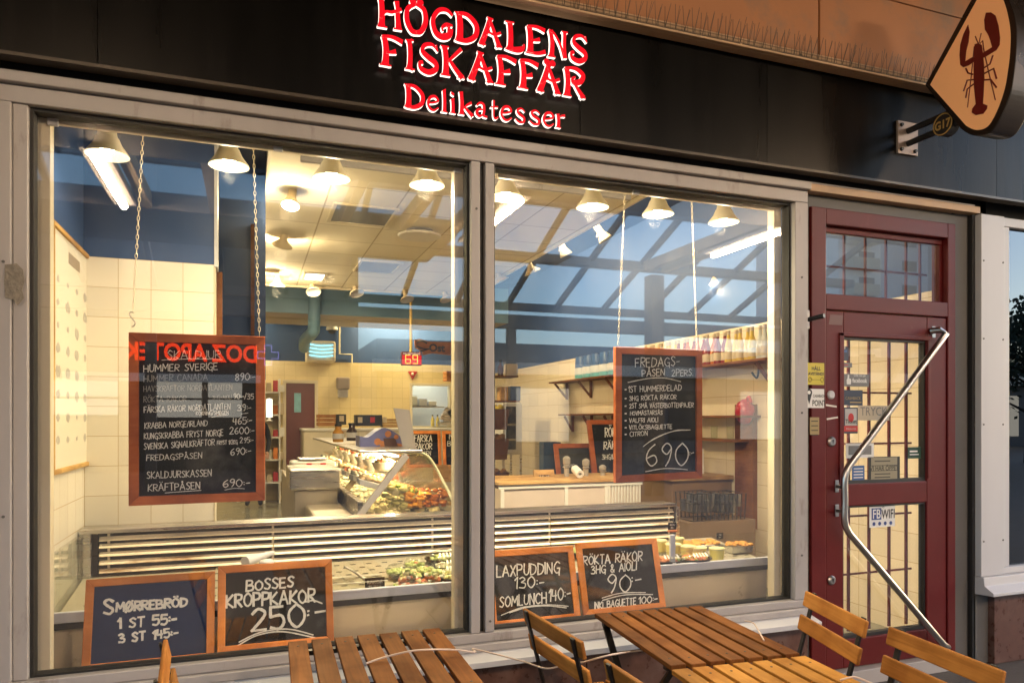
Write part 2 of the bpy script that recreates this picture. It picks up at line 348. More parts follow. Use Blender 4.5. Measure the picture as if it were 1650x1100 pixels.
s.build("sill", M['alu_pale'], T, bevel=.002)
r = MB()
for x0, x1 in ((-.826, 1.0005), (1.1295, 2.9395)):
    r.box(x0, x0 + (.05 if x0 < 0 else .028), .062, .12, .507, 2.86).box(x1 - .05, x1, .062, .12, .50, 2.86)
    r.box(x0 + .05, x1 - .05, .062, .085, 2.805, 2.86).box(x0 + .05, x1 - .05, .062, .20, .46, .506)
r.build("inner_frame", M['reveal'], T, bevel=.003)
for u, v in ((85, 195), (448, 237), (738, 272), (1025, 308)):
    p = PY(u, v, .05); MB().box(p.x - .02, p.x + .02, .045, .061, p.z - .02, p.z + .02).build("clip", M['alu_pale'], T, bevel=.003)
# screws on the frame
for x, z in ((-.91, 1.2), (-.91, 2.2), (2.99, .8), (2.99, 1.62), (2.99, 2.4), (1.1, .6), (1.03, 2.6)):
    MB().lathe([(0, 0), (.006, 0), (.006, .003), (0, .003)], (x, -.0525, z), 8, M=Matrix.Rotation(rad(90), 4, 'X')).build("screw", M['greydark'], T)
p = PY(24, 455, -.05)
q = MB(); q.prism([(p.x + a * .035, -.0505, p.z + c * .075) for a, c in ((-.9, .9), (.2, 1.0), (.8, .7), (.95, .1), (.7, -.4), (.9, -.8), (.3, -1.2), (-.2, -.9), (-.9, -.85), (-1, 0))], (0, -.004, 0))
q.build("glue_patch", mat("torn grey glue", (.22, .19, .15), .9, 0, .5, 40, bump=.6, bscale=80), T)
# ================================================================ black sign fascia with letters
S = thing("shop_sign", "long black fascia sign with lit red Art Nouveau lettering", "shop sign", (1.1, -.1, 3))
p = MB(); seams = [-6, PY(157, 60, -.12).x, 1.55, PY(1236, 200, -.12).x, PY(1606, 300, -.12).x, 7.5, 12]
for i in range(len(seams) - 1): p.box(seams[i] + .0014, seams[i + 1] - .0014, -.12, -.02, 3.0, 3.62)
p.build("panel", M['black'], S)
MB().box(-6, 12, -.125, -.06, 2.985, 2.9985).build("bottom_lip", mat("dark brown lip", (.05, .035, .022), .4), S)
def fat(pts, w0, w1, flare=0.0, n=5):
    P = cr([Vector((x, y, 0)) for x, y in pts], n) if len(pts) > 2 else [Vector((pts[0][0] + (pts[1][0] - pts[0][0]) * i / 4, pts[0][1] + (pts[1][1] - pts[0][1]) * i / 4, 0)) for i in range(5)]
    L = []; R = []; m = len(P)
    for i, q in enumerate(P):
        t = (P[min(i + 1, m - 1)] - P[max(i - 1, 0)]); t = t.normalized() if t.length else Vector((1, 0, 0))
        nn = Vector((-t.y, t.x, 0)); a = i / (m - 1); w = w0 + (w1 - w0) * a
        if isinstance(flare, tuple): w += w * max(0, 1 - a * 3) * flare[0] + w * max(0, a * 3 - 2) * flare[1]
        elif flare == 'b': w = w0 + (w1 - w0) * math.sin(math.pi * a)
        else: w += w * flare * max(0, abs(a - .5) * 2 - .6) * 2.5
        L.append(q + nn * w / 2); R.append(q - nn * w / 2)
    return L, R
# strokes: (points, width at start, width at end, flare) in a unit letter box
NG = {
 'H': [([(.17, 0), (.19, .5), (.15, 1)], .21, .17, .35), ([(.86, 0), (.82, .5), (.83, .62), (.78, .95)], .17, .13, .3), ([(.14, .30), (.34, .53), (.60, .55), (.98, .70)], .07, .10, 0), ([(0, .02), (.40, .02)], .05, .05, 0), ([(.66, .02), (1, .02)], .05, .05, 0), ([(0, .98), (.3, .98)], .05, .05, 0)],
 'O': [([(.5, .98), (.14, .78), (.10, .4), (.30, .07), (.55, .02)], .10, .12, 'b2'), ([(.5, .98), (.84, .84), (.92, .45), (.74, .1), (.52, .02)], .10, .12, 'b2')],
 'G': [([(.98, .80), (.72, .96), (.35, .90), (.10, .55), (.22, .15), (.52, .03), (.82, .12), (.88, .36)], .09, .22, 'b3'), ([(.90, .42), (.70, .46), (.52, .34), (.56, .22)], .16, .06, 0), ([(.70, .46), (.98, .46)], .07, .07, 0)],
 'D': [([(.20, .03), (.22, .5), (.18, .97)], .24, .20, .25), ([(.14, .95), (.55, .92), (.90, .62), (.86, .25), (.50, .04), (.06, .03)], .09, .10, 'b3'), ([(0, .97), (.25, .97)], .05, .05, 0), ([(0, .02), (.35, .02)], .05, .05, 0)],
 'A': [([(.10, 0), (.32, .5), (.50, .98)], .20, .16, .1), ([(.44, .98), (.66, .5), (.88, 0)], .09, .17, .1), ([(.16, .28), (.40, .46), (.66, .42), (.95, .52)], .06, .09, 0), ([(0, .02), (.30, .02)], .05, .05, 0), ([(.72, .02), (1, .02)], .05, .05, 0), ([(.36, .99), (.62, .95)], .06, .05, 0)],
 'L': [([(.26, .03), (.28, .5), (.24, .98)], .24, .20, .3), ([(.06, .04), (.55, .03), (.88, .10), (.98, .28)], .09, .05, 'b2'), ([(0, .98), (.46, .98)], .05, .05, 0), ([(0, .02), (.4, .02)], .05, .05, 0)],
 'E': [([(.22, .03), (.24, .5), (.18, .98)], .24, .20, .2), ([(.10, .96), (.55, .97), (.94, .88)], .07, .14, 0), ([(.28, .47), (.50, .50), (.70, .55)], .05, .14, 0), ([(.06, .03), (.6, .04), (.97, .14)], .08, .14, 0), ([(0, .02), (.3, .02)], .05, .05, 0)],
 'N': [([(.18, 0), (.22, .5), (.14, .97)], .20, .16, .3), ([(.05, .97), (.32, .86), (.64, .45), (.82, .02)], .06, .12, 0), ([(.86, .02), (.82, .5), (.84, .97)], .13, .13, .3), ([(0, .02), (.38, .02)], .05, .05, 0), ([(.70, .98), (1, .98)], .05, .05, 0)],
 'S': [([(.90, .80), (.68, .95), (.34, .90), (.22, .70), (.46, .53), (.82, .36), (.84, .16), (.52, .02), (.16, .10), (.10, .28), (.26, .32)], .07, .10, 'b3'), ([(.86, .97), (.92, .74)], .05, .06, 0)],
 'F': [([(.24, 0), (.28, .5), (.20, .98)], .24, .18, .3), ([(.10, .96), (.55, .97), (.98, .86)], .07, .15, 0), ([(.30, .44), (.50, .47), (.70, .52)], .05, .15, 0), ([(0, .02), (.50, .02)], .05, .05, 0)],
 'I': [([(.46, 0), (.52, .5), (.44, 1)], .40, .34, .3), ([(.05, .02), (.95, .02)], .05, .05, 0), ([(.1, .97), (.85, .99)], .05, .05, 0)],
 'K': [([(.20, 0), (.22, .5), (.16, .98)], .21, .17, .3), ([(.28, .46), (.50, .66), (.86, .98)], .07, .13, 0), ([(.36, .55), (.58, .30), (.90, 0)], .10, .17, .1), ([(0, .02), (.40, .02)], .05, .05, 0), ([(.70, .02), (1, .02)], .05, .05, 0), ([(0, .98), (.34, .98)], .05, .05, 0)],
 'R': [([(.18, 0), (.22, .5), (.16, .97)], .21, .17, .3), ([(.08, .96), (.55, .98), (.88, .80), (.76, .56), (.48, .50), (.42, .62), (.56, .70)], .06, .05, 'b3'), ([(.46, .54), (.66, .28), (.90, .02)], .08, .17, .1), ([(0, .02), (.38, .02)], .05, .05, 0), ([(.74, .02), (1, .02)], .05, .05, 0)],
 'e': [([(.10, .46), (.50, .52), (.90, .70), (.70, .95), (.32, .86), (.12, .46), (.30, .10), (.62, .04), (.95, .26)], .07, .08, 'b3')],
 'l': [([(.5, 0), (.52, .5), (.44, 1)], .44, .40, .2), ([(0, .02), (1, .02)], .04, .04, 0)],
 'i': [([(.5, 0), (.52, .5), (.44, 1)], .46, .42, .25), ([(0, .03), (1, .03)], .05, .05, 0), ([(.42, 1.22), (.46, 1.42)], .42, .42, 0)],
 'k': [([(.20, 0), (.22, .5), (.16, 1)], .23, .19, .2), ([(.30, .26), (.55, .44), (.86, .58)], .06, .12, 0), ([(.38, .36), (.60, .20), (.92, 0)], .09, .18, .1), ([(0, .02), (.4, .02)], .04, .04, 0), ([(.70, .02), (1, .02)], .04, .04, 0)],
 'a': [([(.14, .74), (.38, .94), (.66, .86), (.70, .5), (.66, .14), (.96, .08)], .10, .12, 'b3'), ([(.66, .52), (.30, .50), (.12, .26), (.34, .06), (.66, .22)], .07, .08, 'b2')],
 't': [([(.42, 1.25), (.40, .6), (.42, .15), (.66, .04), (.98, .18)], .20, .10, .1), ([(.02, .74), (.40, .80), (.95, .84)], .07, .10, 0)],
 's': [([(.88, .78), (.60, .96), (.28, .84), (.36, .60), (.78, .38), (.76, .10), (.40, .03), (.08, .22)], .07, .08, 'b3')],
 'r': [([(.26, 0), (.30, .5), (.22, .97)], .28, .24, .25), ([(.32, .62), (.58, .84), (.96, .90)], .06, .18, 0), ([(0, .03), (.55, .03)], .05, .05, 0)],
}
def letters(name, items, Yp, depth=.016):
    mb = MB(); cnt = 0
    for chs, xl, xr, base, h in items:                          # box in photograph pixels
        slope = .163
        for pts, w0, w1, fl in NG[chs]:
            w0 *= 1.2; w1 *= 1.2
            if fl in ('b2', 'b3'):
                L, R = fat(pts, w0, w1, 0)
                m = len(L)
                for i in range(m):
                    a = i / (m - 1); w = w0 + ((.20 if fl == 'b2' else .19) - .5 * (w0 + w1) + .02) * math.sin(math.pi * a) + (w1 - w0) * a
                    c = (L[i] + R[i]) / 2; d = (L[i] - R[i]); d = d.normalized() if d.length else Vector((0, 1, 0))
                    L[i] = c + d * w / 2; R[i] = c - d * w / 2
            else: L, R = fat(pts, w0, w1, fl)
            asp = h / max(1, (xr - xl))
            def pr(q, dd=0.0):
                # widths were given relative to letter height across and along
                u = xl + (xr - xl) * q.x; v = base + slope * (u - xl) - h * q.y
                r = PY(u, v, Yp); return Vector((r.x, r.y + dd, r.z))
            cnt += 1; z = -.00025 * (cnt % 7)
            n = len(L)
            fr = [pr(q, z) for q in L] + [pr(q, z) for q in R]
            bk = [q + Vector((0, depth, 0)) for q in fr]
            b0 = len(mb.v); mb.v += [tuple(q) for q in fr + bk]
            for i in range(n - 1):
                mb.f.append([b0 + i, b0 + n + i, b0 + n + i + 1, b0 + i + 1]); mb.mi.append(0)
                mb.f.append([b0 + i, b0 + i + 1, b0 + 2 * n + i + 1, b0 + 2 * n + i]); mb.mi.append(1)
                mb.f.append([b0 + n + i, b0 + 3 * n + i, b0 + 3 * n + i + 1, b0 + n + i + 1]); mb.mi.append(1)
            for i in (0, n - 1): mb.f.append([b0 + i, b0 + n + i, b0 + 3 * n + i, b0 + 2 * n + i]); mb.mi.append(1)
    return mb.build(name, [M['redletter'], M['whiteside']], S)
def cx(x): return 580 + x / 4.125
def cyy(y): return y / 4.125
def row(spec, hh):
    out = []
    for c_, a, b_, base, h in spec: out.append((c_, cx(a), cx(b_), cyy(base), h / 4.125))
    return out
bl1 = lambda x: 178 + (x - 118) * .176
bl2 = lambda x: 432 + (x - 132) * .166
r1 = [(k, a, b_, bl1(a), 200 - (a - 115) * .014) for k, a, b_ in (('H', 115, 280), ('O', 297, 448), ('G', 470, 618), ('D', 630, 788), ('A', 790, 945), ('L', 965, 1095), ('E', 1100, 1238), ('N', 1248, 1382), ('S', 1393, 1516))]
letters("lettering", row(r1, 0), -.17)
r2 = [(k, a, b_, bl2(a), 202 - (a - 115) * .008) for k, a, b_ in (('F', 130, 287), ('I', 297, 368), ('S', 383, 527), ('K', 537, 697), ('A', 720, 887), ('F', 898, 1042), ('F', 1050, 1188), ('A', 1177, 1336), ('R', 1350, 1500))]
letters("lettering", row(r2, 0), -.17)
bl3 = lambda x: 710 + (x - 295) * .137
r3 = [(k, a, b_, bl3(a), h) for k, a, b_, h in (('D', 295, 428, 155), ('e', 442, 526, 100), ('l', 540, 582, 150), ('i', 597, 638, 98), ('k', 655, 756, 152), ('a', 765, 850, 100), ('t', 868, 920, 100), ('e', 930, 1012, 98), ('s', 1027, 1106, 98), ('s', 1120, 1206, 98), ('e', 1212, 1292, 96), ('r', 1300, 1366, 96))]
letters("lettering", row(r3, 0), -.17)
for x, y in ((352, 12), (400, 18), (1242, 412), (1280, 424)):
    c = PY(cx(x), cyy(y), -.17); ang = [2 * math.pi * i / 14 for i in range(14)]
    dm = MB(); dm.prism([(c.x + .016 * math.cos(a), -.17, c.z + .016 * math.sin(a)) for a in ang], (0, .016, 0), 0, 1)
    dm.build("letter_dot", [M['redletter'], M['whiteside']], S)
# ================================================================ upper wall, trim and bird spikes
U_ = thing("upper_facade", "beige panelled upper wall above the black sign", "upper wall", (2, -.1, 3.7))
zt = 3.62
ys = -.16; zs = PY(1318, 91, ys).z
xse = PY(1320, 50, ys).x; zse = PY(1500, 17, ys).z
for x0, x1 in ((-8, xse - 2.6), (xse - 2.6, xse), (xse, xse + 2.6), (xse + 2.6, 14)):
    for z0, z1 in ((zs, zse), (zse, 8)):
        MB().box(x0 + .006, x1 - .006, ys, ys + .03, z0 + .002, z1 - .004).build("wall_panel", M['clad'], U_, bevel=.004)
MB().box(-8, 14, ys + .032, .2, zt + .01, 8.2).build("backing_wall", M['dark'], U_)
zb = PY(1318, 106, ys - .02).z
tr_ = MB().box(-8, 14, ys - .02, ys + .031, zb, zs - .001).box(-8, 14, ys - .05, ys - .021, zb, zb + .012)
tr_.build("trim_rail", M['clad_trim'], U_, bevel=.003)
net = MB(); x = .7
while x < 4.6:
    net.tube([(x, ys - .025, zb + .01), (x, ys - .025, zs)], .0012, 4); x += .035
for z in (zb + .02, zb + .035, zb + .05): net.tube([(.6, ys - .0255, z), (4.6, ys - .0255, z)], .0012, 4)
net.build("bird_net", M['wire'], U_)
for u, v in ((990, 30), (1148, 64), (1290, 90), (1333, 103), (1460, 131)):
    p = PY(u, v, ys - .021); MB().lathe([(0, 0), (.012, 0), (.010, .006), (0, .008)], (p.x, ys - .02, p.z), 8, M=Matrix.Rotation(rad(90), 4, 'X')).build("screw", M['wire'], U_)
for k, (xa, xb, wd) in enumerate(((.55, 1.5, "above the lit red letters"), (1.5, 2.45, "between the lettering and the wall seam"), (2.45, 3.2, "under the vertical wall seam"), (3.2, 4.3, "beside the lobster sign"))):
    m = MB(); x = xa
    m.box(xa + .01, xb - .01, ys - .05, ys - .022, zb + .0125, zb + .0165)
    while x < xb:
        yy = ys - .035
        for dx, dy, hh in ((-.022, -.03, .10), (.024, -.02, .12), (.004, -.045, .09)):
            m.tube([(x + random.uniform(-.006, .006), yy, zb + .012), (x + dx * random.uniform(.6, 1.3), yy + dy, zb + .015 + hh * random.uniform(.85, 1.2))], .0014, 4)
        x += random.uniform(.04, .065)
    tag(m.build("bird_spike_strip", M['wire']), "strip of thin wire bird spikes " + wd, "bird spikes", "bird spike strips along the wall trim")
# ================================================================ door frame and door
Df = thing("door_frame", "burgundy door frame with a glazed transom over the shop door", "door frame", (3.66, 0, 0))
d = MB()
d.box(3.09, 3.198, -.02, .10, .09, 2.83).box(4.176, 4.243, -.02, .10, .09, 2.83)
d.box(3.198, 4.176, -.02, .10, 2.735, 2.83).box(3.198, 4.176, -.02, .10, 2.232, 2.325)
d.build("frame", M['red'], Df, bevel=.005)
d = MB().box(3.198, 4.176, .02, .05, 2.700, 2.735).box(3.198, 3.22, .02, .05, 2.325, 2.70).box(4.15, 4.176, .02, .05, 2.325, 2.70)
d.build("glazing_bead", M['red'], Df, bevel=.004)
MB().box(3.22, 4.15, .03, .054, 2.325, 2.700).build("transom_glass", M['glass'], Df)
g = MB()
for x in (3.30, 3.47, 3.64, 3.81, 3.98, 4.10): g.box(x - .006, x + .006, .115, .127, 2.30, 2.76)
g.box(3.2, 4.17, .1275, .137, 2.52, 2.532)
g.build("security_grille", M['red'], Df)
MB().box(3.09, 4.243, -.06, .2, .0, .088).build("threshold", M['alu'], Df, bevel=.004)
rc = MB().box(3.037, 3.088, .0, .1, 0, 2.90).box(4.245, 4.372, .0, .1, 0, 2.90).box(3.088, 4.245, .0, .1, 2.832, 2.90)
tag(rc.build("door_recess", M['greydark']), "dark grey recessed strips around the burgundy door frame", "door surround")
tag(MB().box(3.041, 4.41, -.06, .0, 2.903, 2.945).build("door_head_trim", M['clad_trim'], bevel=.003), "beige metal trim rail above the burgundy door", "trim rail")
D = thing("shop_door", "burgundy glazed shop door with steel pull bar and stickers", "door", (3.2, 0, .1))
l = MB()
xl, xr, z0, z1 = 3.203, 4.171, .095, 2.226
l.box(xl, 3.335, -.012, .045, z0, z1).box(4.005, xr, -.012, .045, z0, z1)
l.box(3.335, 4.005, -.012, .045, 2.075, z1).box(3.335, 4.005, -.012, .045, 1.062, 1.195).box(3.335, 4.005, -.012, .045, z0, .265)
l.build("leaf", M['red'], D, bevel=.006)
bd = MB()
for a, b_ in ((1.195, 2.075), (.265, 1.062)):
    bd.box(3.335, 3.347, .0, .04, a, b_).box(3.993, 4.005, .0, .04, a, b_).box(3.347, 3.993, .0, .04, b_ - .012, b_).box(3.347, 3.993, .0, .04, a, a + .02)
bd.build("glazing_bead", M['dark'], D)
mo = MB().box(3.30, 3.334, -.020, -.0125, 1.21, 2.10).box(3.30, 4.03, -.020, -.0125, 2.078, 2.10).box(4.006, 4.03, -.020, -.0125, 1.21, 2.076)
mo.build("moulding", M['red'], D, bevel=.003)
for a, b_ in ((1.215, 2.063), (.285, 1.05)): MB().box(3.347, 3.993, .012, .030, a, b_).build("glass_pane", M['glass'], D)
g = MB()
for x in (3.49, 3.655, 3.82, 3.965): g.box(x - .008, x + .008, .10, .112, .27, 2.10)
for z in (.62, .98, 1.43, 1.75): g.box(3.30, 4.02, .1125, .121, z - .006, z + .006)
g.build("security_grille", M['red'], D)
Yh = -.075
hp = [PY(1500, 533, -.02), PY(1514, 531, Yh + .01), PY(1524, 538, Yh), PY(1440, 652, Yh), PY(1367, 752, Yh), PY(1361, 770, Yh), PY(1361, 840, Yh), PY(1368, 858, Yh), PY(1450, 952, Yh), PY(1520, 1037, Yh), PY(1527, 1042, -.02)]
path = [hp[0], hp[1], hp[2]] + [hp[2].lerp(hp[4], i / 6) for i in range(1, 6)] + cr([hp[4], hp[5], hp[5].lerp(hp[6], .5), hp[6], hp[7]], 4)
path += [hp[7].lerp(hp[9], i / 6) for i in range(1, 7)] + [hp[10]]
Hd = MB().tube(path, .0200, 16).build("pull_bar", M['chrome'], D, smooth=40)
for u, v in ((1504, 535), (1348, 783), (1348, 822)):
    p = PY(u, v, -.012); MB().box(p.x - .014, p.x + .014, -.017, -.0125, p.z - .036, p.z + .036).box(p.x - .007, p.x + .007, -.05, -.017, p.z - .010, p.z + .010).build("bar_bracket", M['chrome'], Hd, bevel=.002)
for u, v in ((1348, 783), (1348, 822)):
    p = PY(u, v, -.05); e = PY(1361, v + 2, Yh); MB().tube([(p.x, -.045, p.z), (e.x, Yh, e.z)], .008, 8).build("bar_stay", M['dark'], Hd)
RX = Matrix.Rotation(rad(90), 4, 'X')
for u, v, r_, m_ in ((1338, 636, .026, 'alu_pale'), (1339, 711, .030, 'chrome'), (1339, 934, .028, 'chrome')):
    p = PY(u, v, -.012); q = MB().lathe([(0, .016), (r_ * .7, .016), (r_, .008), (r_, 0)], (p.x, -.012, p.z), 18, M=RX)
    o = q.build("lock_cover", M[m_], D, smooth=40)
    if m_ == 'chrome':
        MB().box(p.x - .003, p.x + .003, -.0295, -.0285, p.z - .010, p.z + .006).lathe([(0, .001), (.006, .001), (.006, 0)], (p.x, -.0285, p.z + .006), 10, M=RX).build("keyhole", M['dark'], o)
for (u0, v0, u1, v1) in ((1330, 652, 1348, 655), (1332, 675, 1350, 672)):
    a = PY(u0, v0, -.013); b_ = PY(u1, v1, -.013); MB().bar(a, b_, .003, .010).build("tape_scrap", M['white'], D)
# old glue stain on the leaf
p = PY(1345, 515, -.0125); MB().prism([(p.x + a, -.0128, p.z + c) for a, c in ((-.035, .03), (.06, .03), (.055, -.03), (-.045, -.03))], (0, -.0004, 0)).build("glue_stain", mat("glue stain", (.16, .075, .07), .6), D)
# door stop hook on the jamb
dh = thing("door_catch", "small steel door catch with a black rubber stud on the grey jamb", "door catch", PY(1301, 515, -.002))
p = PY(1301, 515, 0); MB().box(p.x - .012, p.x + .012, -.008, -.001, p.z - .055, p.z + .055).build("plate", M['chrome'], dh, bevel=.003)
MB().tube([(p.x, -.006, p.z), (p.x + .03, -.10, p.z + .012)], .013, 10).build("rubber_stud", M['dark'], dh, smooth=40)
# ================================================================ neighbour's window
Nb = thing("neighbour_window", "neighbouring dark shop window in a pale grey metal surround", "window", (4.7, -.05, 0))
n = MB().box(4.405, 4.615, -.07, .05, .575, 2.90)
n.build("post", M['alu_pale'], Nb, bevel=.004)
n = MB().box(4.617, 4.68, -.055, .05, .62, 2.84).box(4.617, 8.9, -.055, .05, 2.842, 2.90).box(4.617, 8.9, -.055, .05, .575, .618).box(8.84, 8.9, -.055, .05, .62, 2.84)
n.build("frame", M['alu_pale'], Nb, bevel=.004)
MB().box(4.68, 8.84, -.02, .0, .62, 2.84).build("glass_pane", M['glass_dk'], Nb)
MB().box(4.68, 8.84, .02, .04, .60, 2.84).build("dark_blind", M['dark'], Nb)
MB().prism([(4.40, .0, .573), (4.40, -.09, .573), (4.40, -.095, .52), (4.40, -.155, .485), (4.40, -.155, .465), (4.40, .0, .455)], (4.5, 0, 0)).build("sill", M['alu_pale'], Nb, bevel=.003)
for z in (.8, 1.55, 2.1, 2.6):
    for x in (4.425, 4.60): MB().lathe([(0, .003), (.006, .003), (.006, 0)], (x, -.07, z), 8, M=RX).build("screw", M['greydark'], Nb)
Np = thing("neighbour_plinth", "red granite slab plinth under the neighbouring dark window", "plinth wall", (4.9, 0, 0))
for x0, x1 in ((4.52, 4.99), (4.99, 5.6), (5.6, 6.3), (6.3, 7.2), (7.2, 8.9)): MB().box(x0 + .003, x1 - .003, -.07, .1, .003, .452).build("granite_slab", M['granite'], Np, bevel=.002)
MB().box(4.39, 4.518, -.03, .1, .003, .45).build("end_post", M['greydark'], Np)
tag(MB().box(4.378, 4.402, -.03, .1, 0, 2.9).build("drain_gap", M['dark']), "dark vertical joint strip between door surround and pale post", "joint strip")
tag(MB().box(4.62, 12, .06, .2, 0, 3.8).box(4.38, 4.62, .101, .2, 0, 3.8).build("neighbour_wall", M['dark']), "dark wall behind the neighbouring shop window", "wall")
# ================================================================ handwriting
SF = {
'A':"0,0 .3,1 .62,0|.1,.35 .52,.35",'B':"0,0 0,1|~0,1 .4,.95 .42,.65 .05,.53|~.05,.53 .5,.45 .5,.08 0,0",'C':"~.55,.85 .3,1 .05,.7 .03,.3 .25,0 .55,.12",
'D':"0,0 .03,1|~.03,1 .5,.8 .55,.4 .35,.08 0,0",'E':"0,0 0,1|0,1 .42,1|0,.52 .36,.52|0,0 .44,0",'F':"0,0 0,1|0,1 .45,1|0,.52 .36,.52",
'G':"~.55,.85 .3,1 .05,.7 .03,.3 .28,0 .52,.12 .56,.42|.56,.42 .32,.42|.56,.42 .54,-.2",'H':"0,0 0,1|.52,0 .52,1|0,.5 .52,.5",'I':"0,0 0,1",'J':"~.35,1 .36,.3 .2,0 0,.12",
'K':"0,0 0,1|.48,1 0,.42 .52,0",'L':"0,1 0,0 .42,0",'M':"0,0 .06,1 .35,.35 .64,1 .7,0",'N':"0,0 .02,1 .5,0 .52,1",'O':"~.3,1 .05,.75 .03,.3 .28,0 .55,.25 .56,.7 .3,1",
'P':"0,0 0,1|~0,1 .45,.92 .44,.55 0,.45",'R':"0,0 0,1|~0,1 .45,.92 .42,.58 .02,.48|.1,.48 .5,0",'S':"~.46,.85 .25,1 .04,.8 .2,.55 .44,.3 .28,0 0,.1",'T':"0,1 .5,1|.25,1 .25,0",
'U':"~0,1 .02,.25 .25,0 .48,.25 .5,1",'V':"0,1 .25,0 .5,1",'X':"0,0 .5,1|0,1 .5,0",'Y':"0,1 .25,.5 .5,1|.25,.5 .25,0",'W':"0,1 .18,0 .36,.7 .54,0 .72,1",
'0':"~.28,1 .03,.7 .03,.3 .27,0 .52,.3 .52,.7 .28,1",'1':"0,.72 .2,1 .2,0",'2':"~0,.78 .2,1 .44,.82 .34,.5 0,0|0,0 .5,.02",'3':"~.02,.88 .25,1 .42,.78 .16,.54|~.16,.54 .48,.4 .40,.05 0,.08",
'4':"~.05,1 .0,.5 .08,.42|.08,.42 .46,.45|.36,.9 .36,0",'5':"0,1 .42,1|0,1 .0,.56|~.0,.56 .36,.6 .46,.28 .28,0 0,.08",'6':"~.4,.98 .12,.7 .02,.3 .22,0 .46,.2 .36,.48 .06,.36",
'7':"0,1 .46,1 .16,0",'8':"~.24,.54 .04,.74 .24,1 .44,.76 .24,.54 .02,.26 .24,0 .46,.26 .24,.54",'9':"~.42,.74 .24,.52 .04,.74 .24,1 .44,.8 .36,.3 .2,0",
':':"0,.62 .03,.64|0,.30 .03,.32",'-':"0,.42 .34,.46",'.':"0,.0 .04,.02",',':"0,.05 -.05,-.15",'/':"0,-.05 .34,1",'&':"~.5,.3 .3,0 .04,.2 .3,.6 .3,.95 .1,.85 .2,.5 .52,0",'+':"0,.4 .4,.4|.2,.2 .2,.62",'!':"0,.3 0,1|0,0 .02,.03",' ':"",
}
SF['Å'] = SF['A'] + "|~.3,1.1 .22,1.2 .3,1.3 .38,1.2 .3,1.1"; SF['Ä'] = SF['A'] + "|.16,1.16 .17,1.2|.46,1.16 .47,1.2"; SF['Ö'] = SF['O'] + "|.16,1.18 .17,1.26|.44,1.18 .45,1.26"; SF['Ø'] = SF['O'] + "|-.02,-.12 .6,1.1"
def parse(ch):
    out = []
    for st in SF.get(ch, "").split("|"):
        if not st: continue
        sm = st[0] == '~'; pts = [tuple(map(float, q.split(","))) for q in st.lstrip('~').split()]
        if sm: out.append([(q.x, q.y) for q in cr([Vector((x, y, 0)) for x, y in pts], 5)])
        else: out += [[pts[i], pts[i + 1]] for i in range(len(pts) - 1)]
    return out
def adv(ch):
    if ch == ' ': return .34
    xs = [x for st in parse(ch) for x, y in st]; return max(xs) if xs else .3
class Writer:
    """chalk strokes laid on one flat board face: given in picture pixels, put where the sight line meets the face"""
    def __init__(s, p0, n, off=.0016): s.n = Vector(n).normalized(); s.p0 = Vector(p0) + s.n * off; s.mb = MB(); s.c = 0
    def at(s, u, v): return PP(u, v, s.p0, s.n)
    def stroke(s, px, w, k=0):                                  # px list of pixel points, w width in metres
        P = [s.at(u, v) for u, v in px]; m = len(P); s.c += 1
        off = s.n * (.00012 * (s.c % 6))
        L = []; R = []
        for i in range(m):
            t = P[min(i + 1, m - 1)] - P[max(i - 1, 0)]
            if t.length < 1e-7: t = Vector((1, 0, 0))
            t.normalize(); sd = s.n.cross(t) * (w / 2) * random.uniform(.82, 1.15)
            a = P[i] + off
            if i == 0: a = a - t * w * .3
            if i == m - 1: a = a + t * w * .3
            L.append(a + sd); R.append(a - sd)
        b = len(s.mb.v); s.mb.v += [tuple(q) for q in L + R]
        for i in range(m - 1): s.mb.f.append([b + i, b + i + 1, b + m + i + 1, b + m + i][::-1]); s.mb.mi.append(k)
    def line(s, txt, uL, vL, uR, vR, h, w=None, k=0, jit=.03, gap=.17):
        rg = random.Random(txt + str(int(uL))); tot = 0; pos = []
        for ch in txt:
            pos.append(tot); tot += adv(ch) + gap
        tot -= gap
        pxm = (s.at(uL, vL - h) - s.at(uL, vL)).length / h
        w = w or max(.0028, h * pxm * .125)
        for ch, x0 in zip(txt, pos):
            dy = rg.uniform(-jit, jit); sh = rg.uniform(-.03, .06); sc_ = rg.uniform(.93, 1.06)
            for st in parse(ch):
                px = []
                pts = st
                if len(pts) == 2: pts = [pts[0], ((pts[0][0] + pts[1][0]) / 2 + rg.uniform(-.015, .015), (pts[0][1] + pts[1][1]) / 2), pts[1]]
                for x, y in pts:
                    xx = (x0 + x + sh * y) / tot; yy = (y * sc_ + dy)
                    px.append((uL + (uR - uL) * xx, vL + (vR - vL) * xx - h * yy))
                s.stroke(px, w * rg.uniform(.88, 1.1), k)
    def curve(s, px, w, k=0): s.stroke([(q.x, q.y) for q in cr([Vector((u, v, 0)) for u, v in px], 8)], w, k)
    def build(s, parent, name="writing"): return s.mb.build(name, [M['chalk'], M['chalk_dim']], parent)
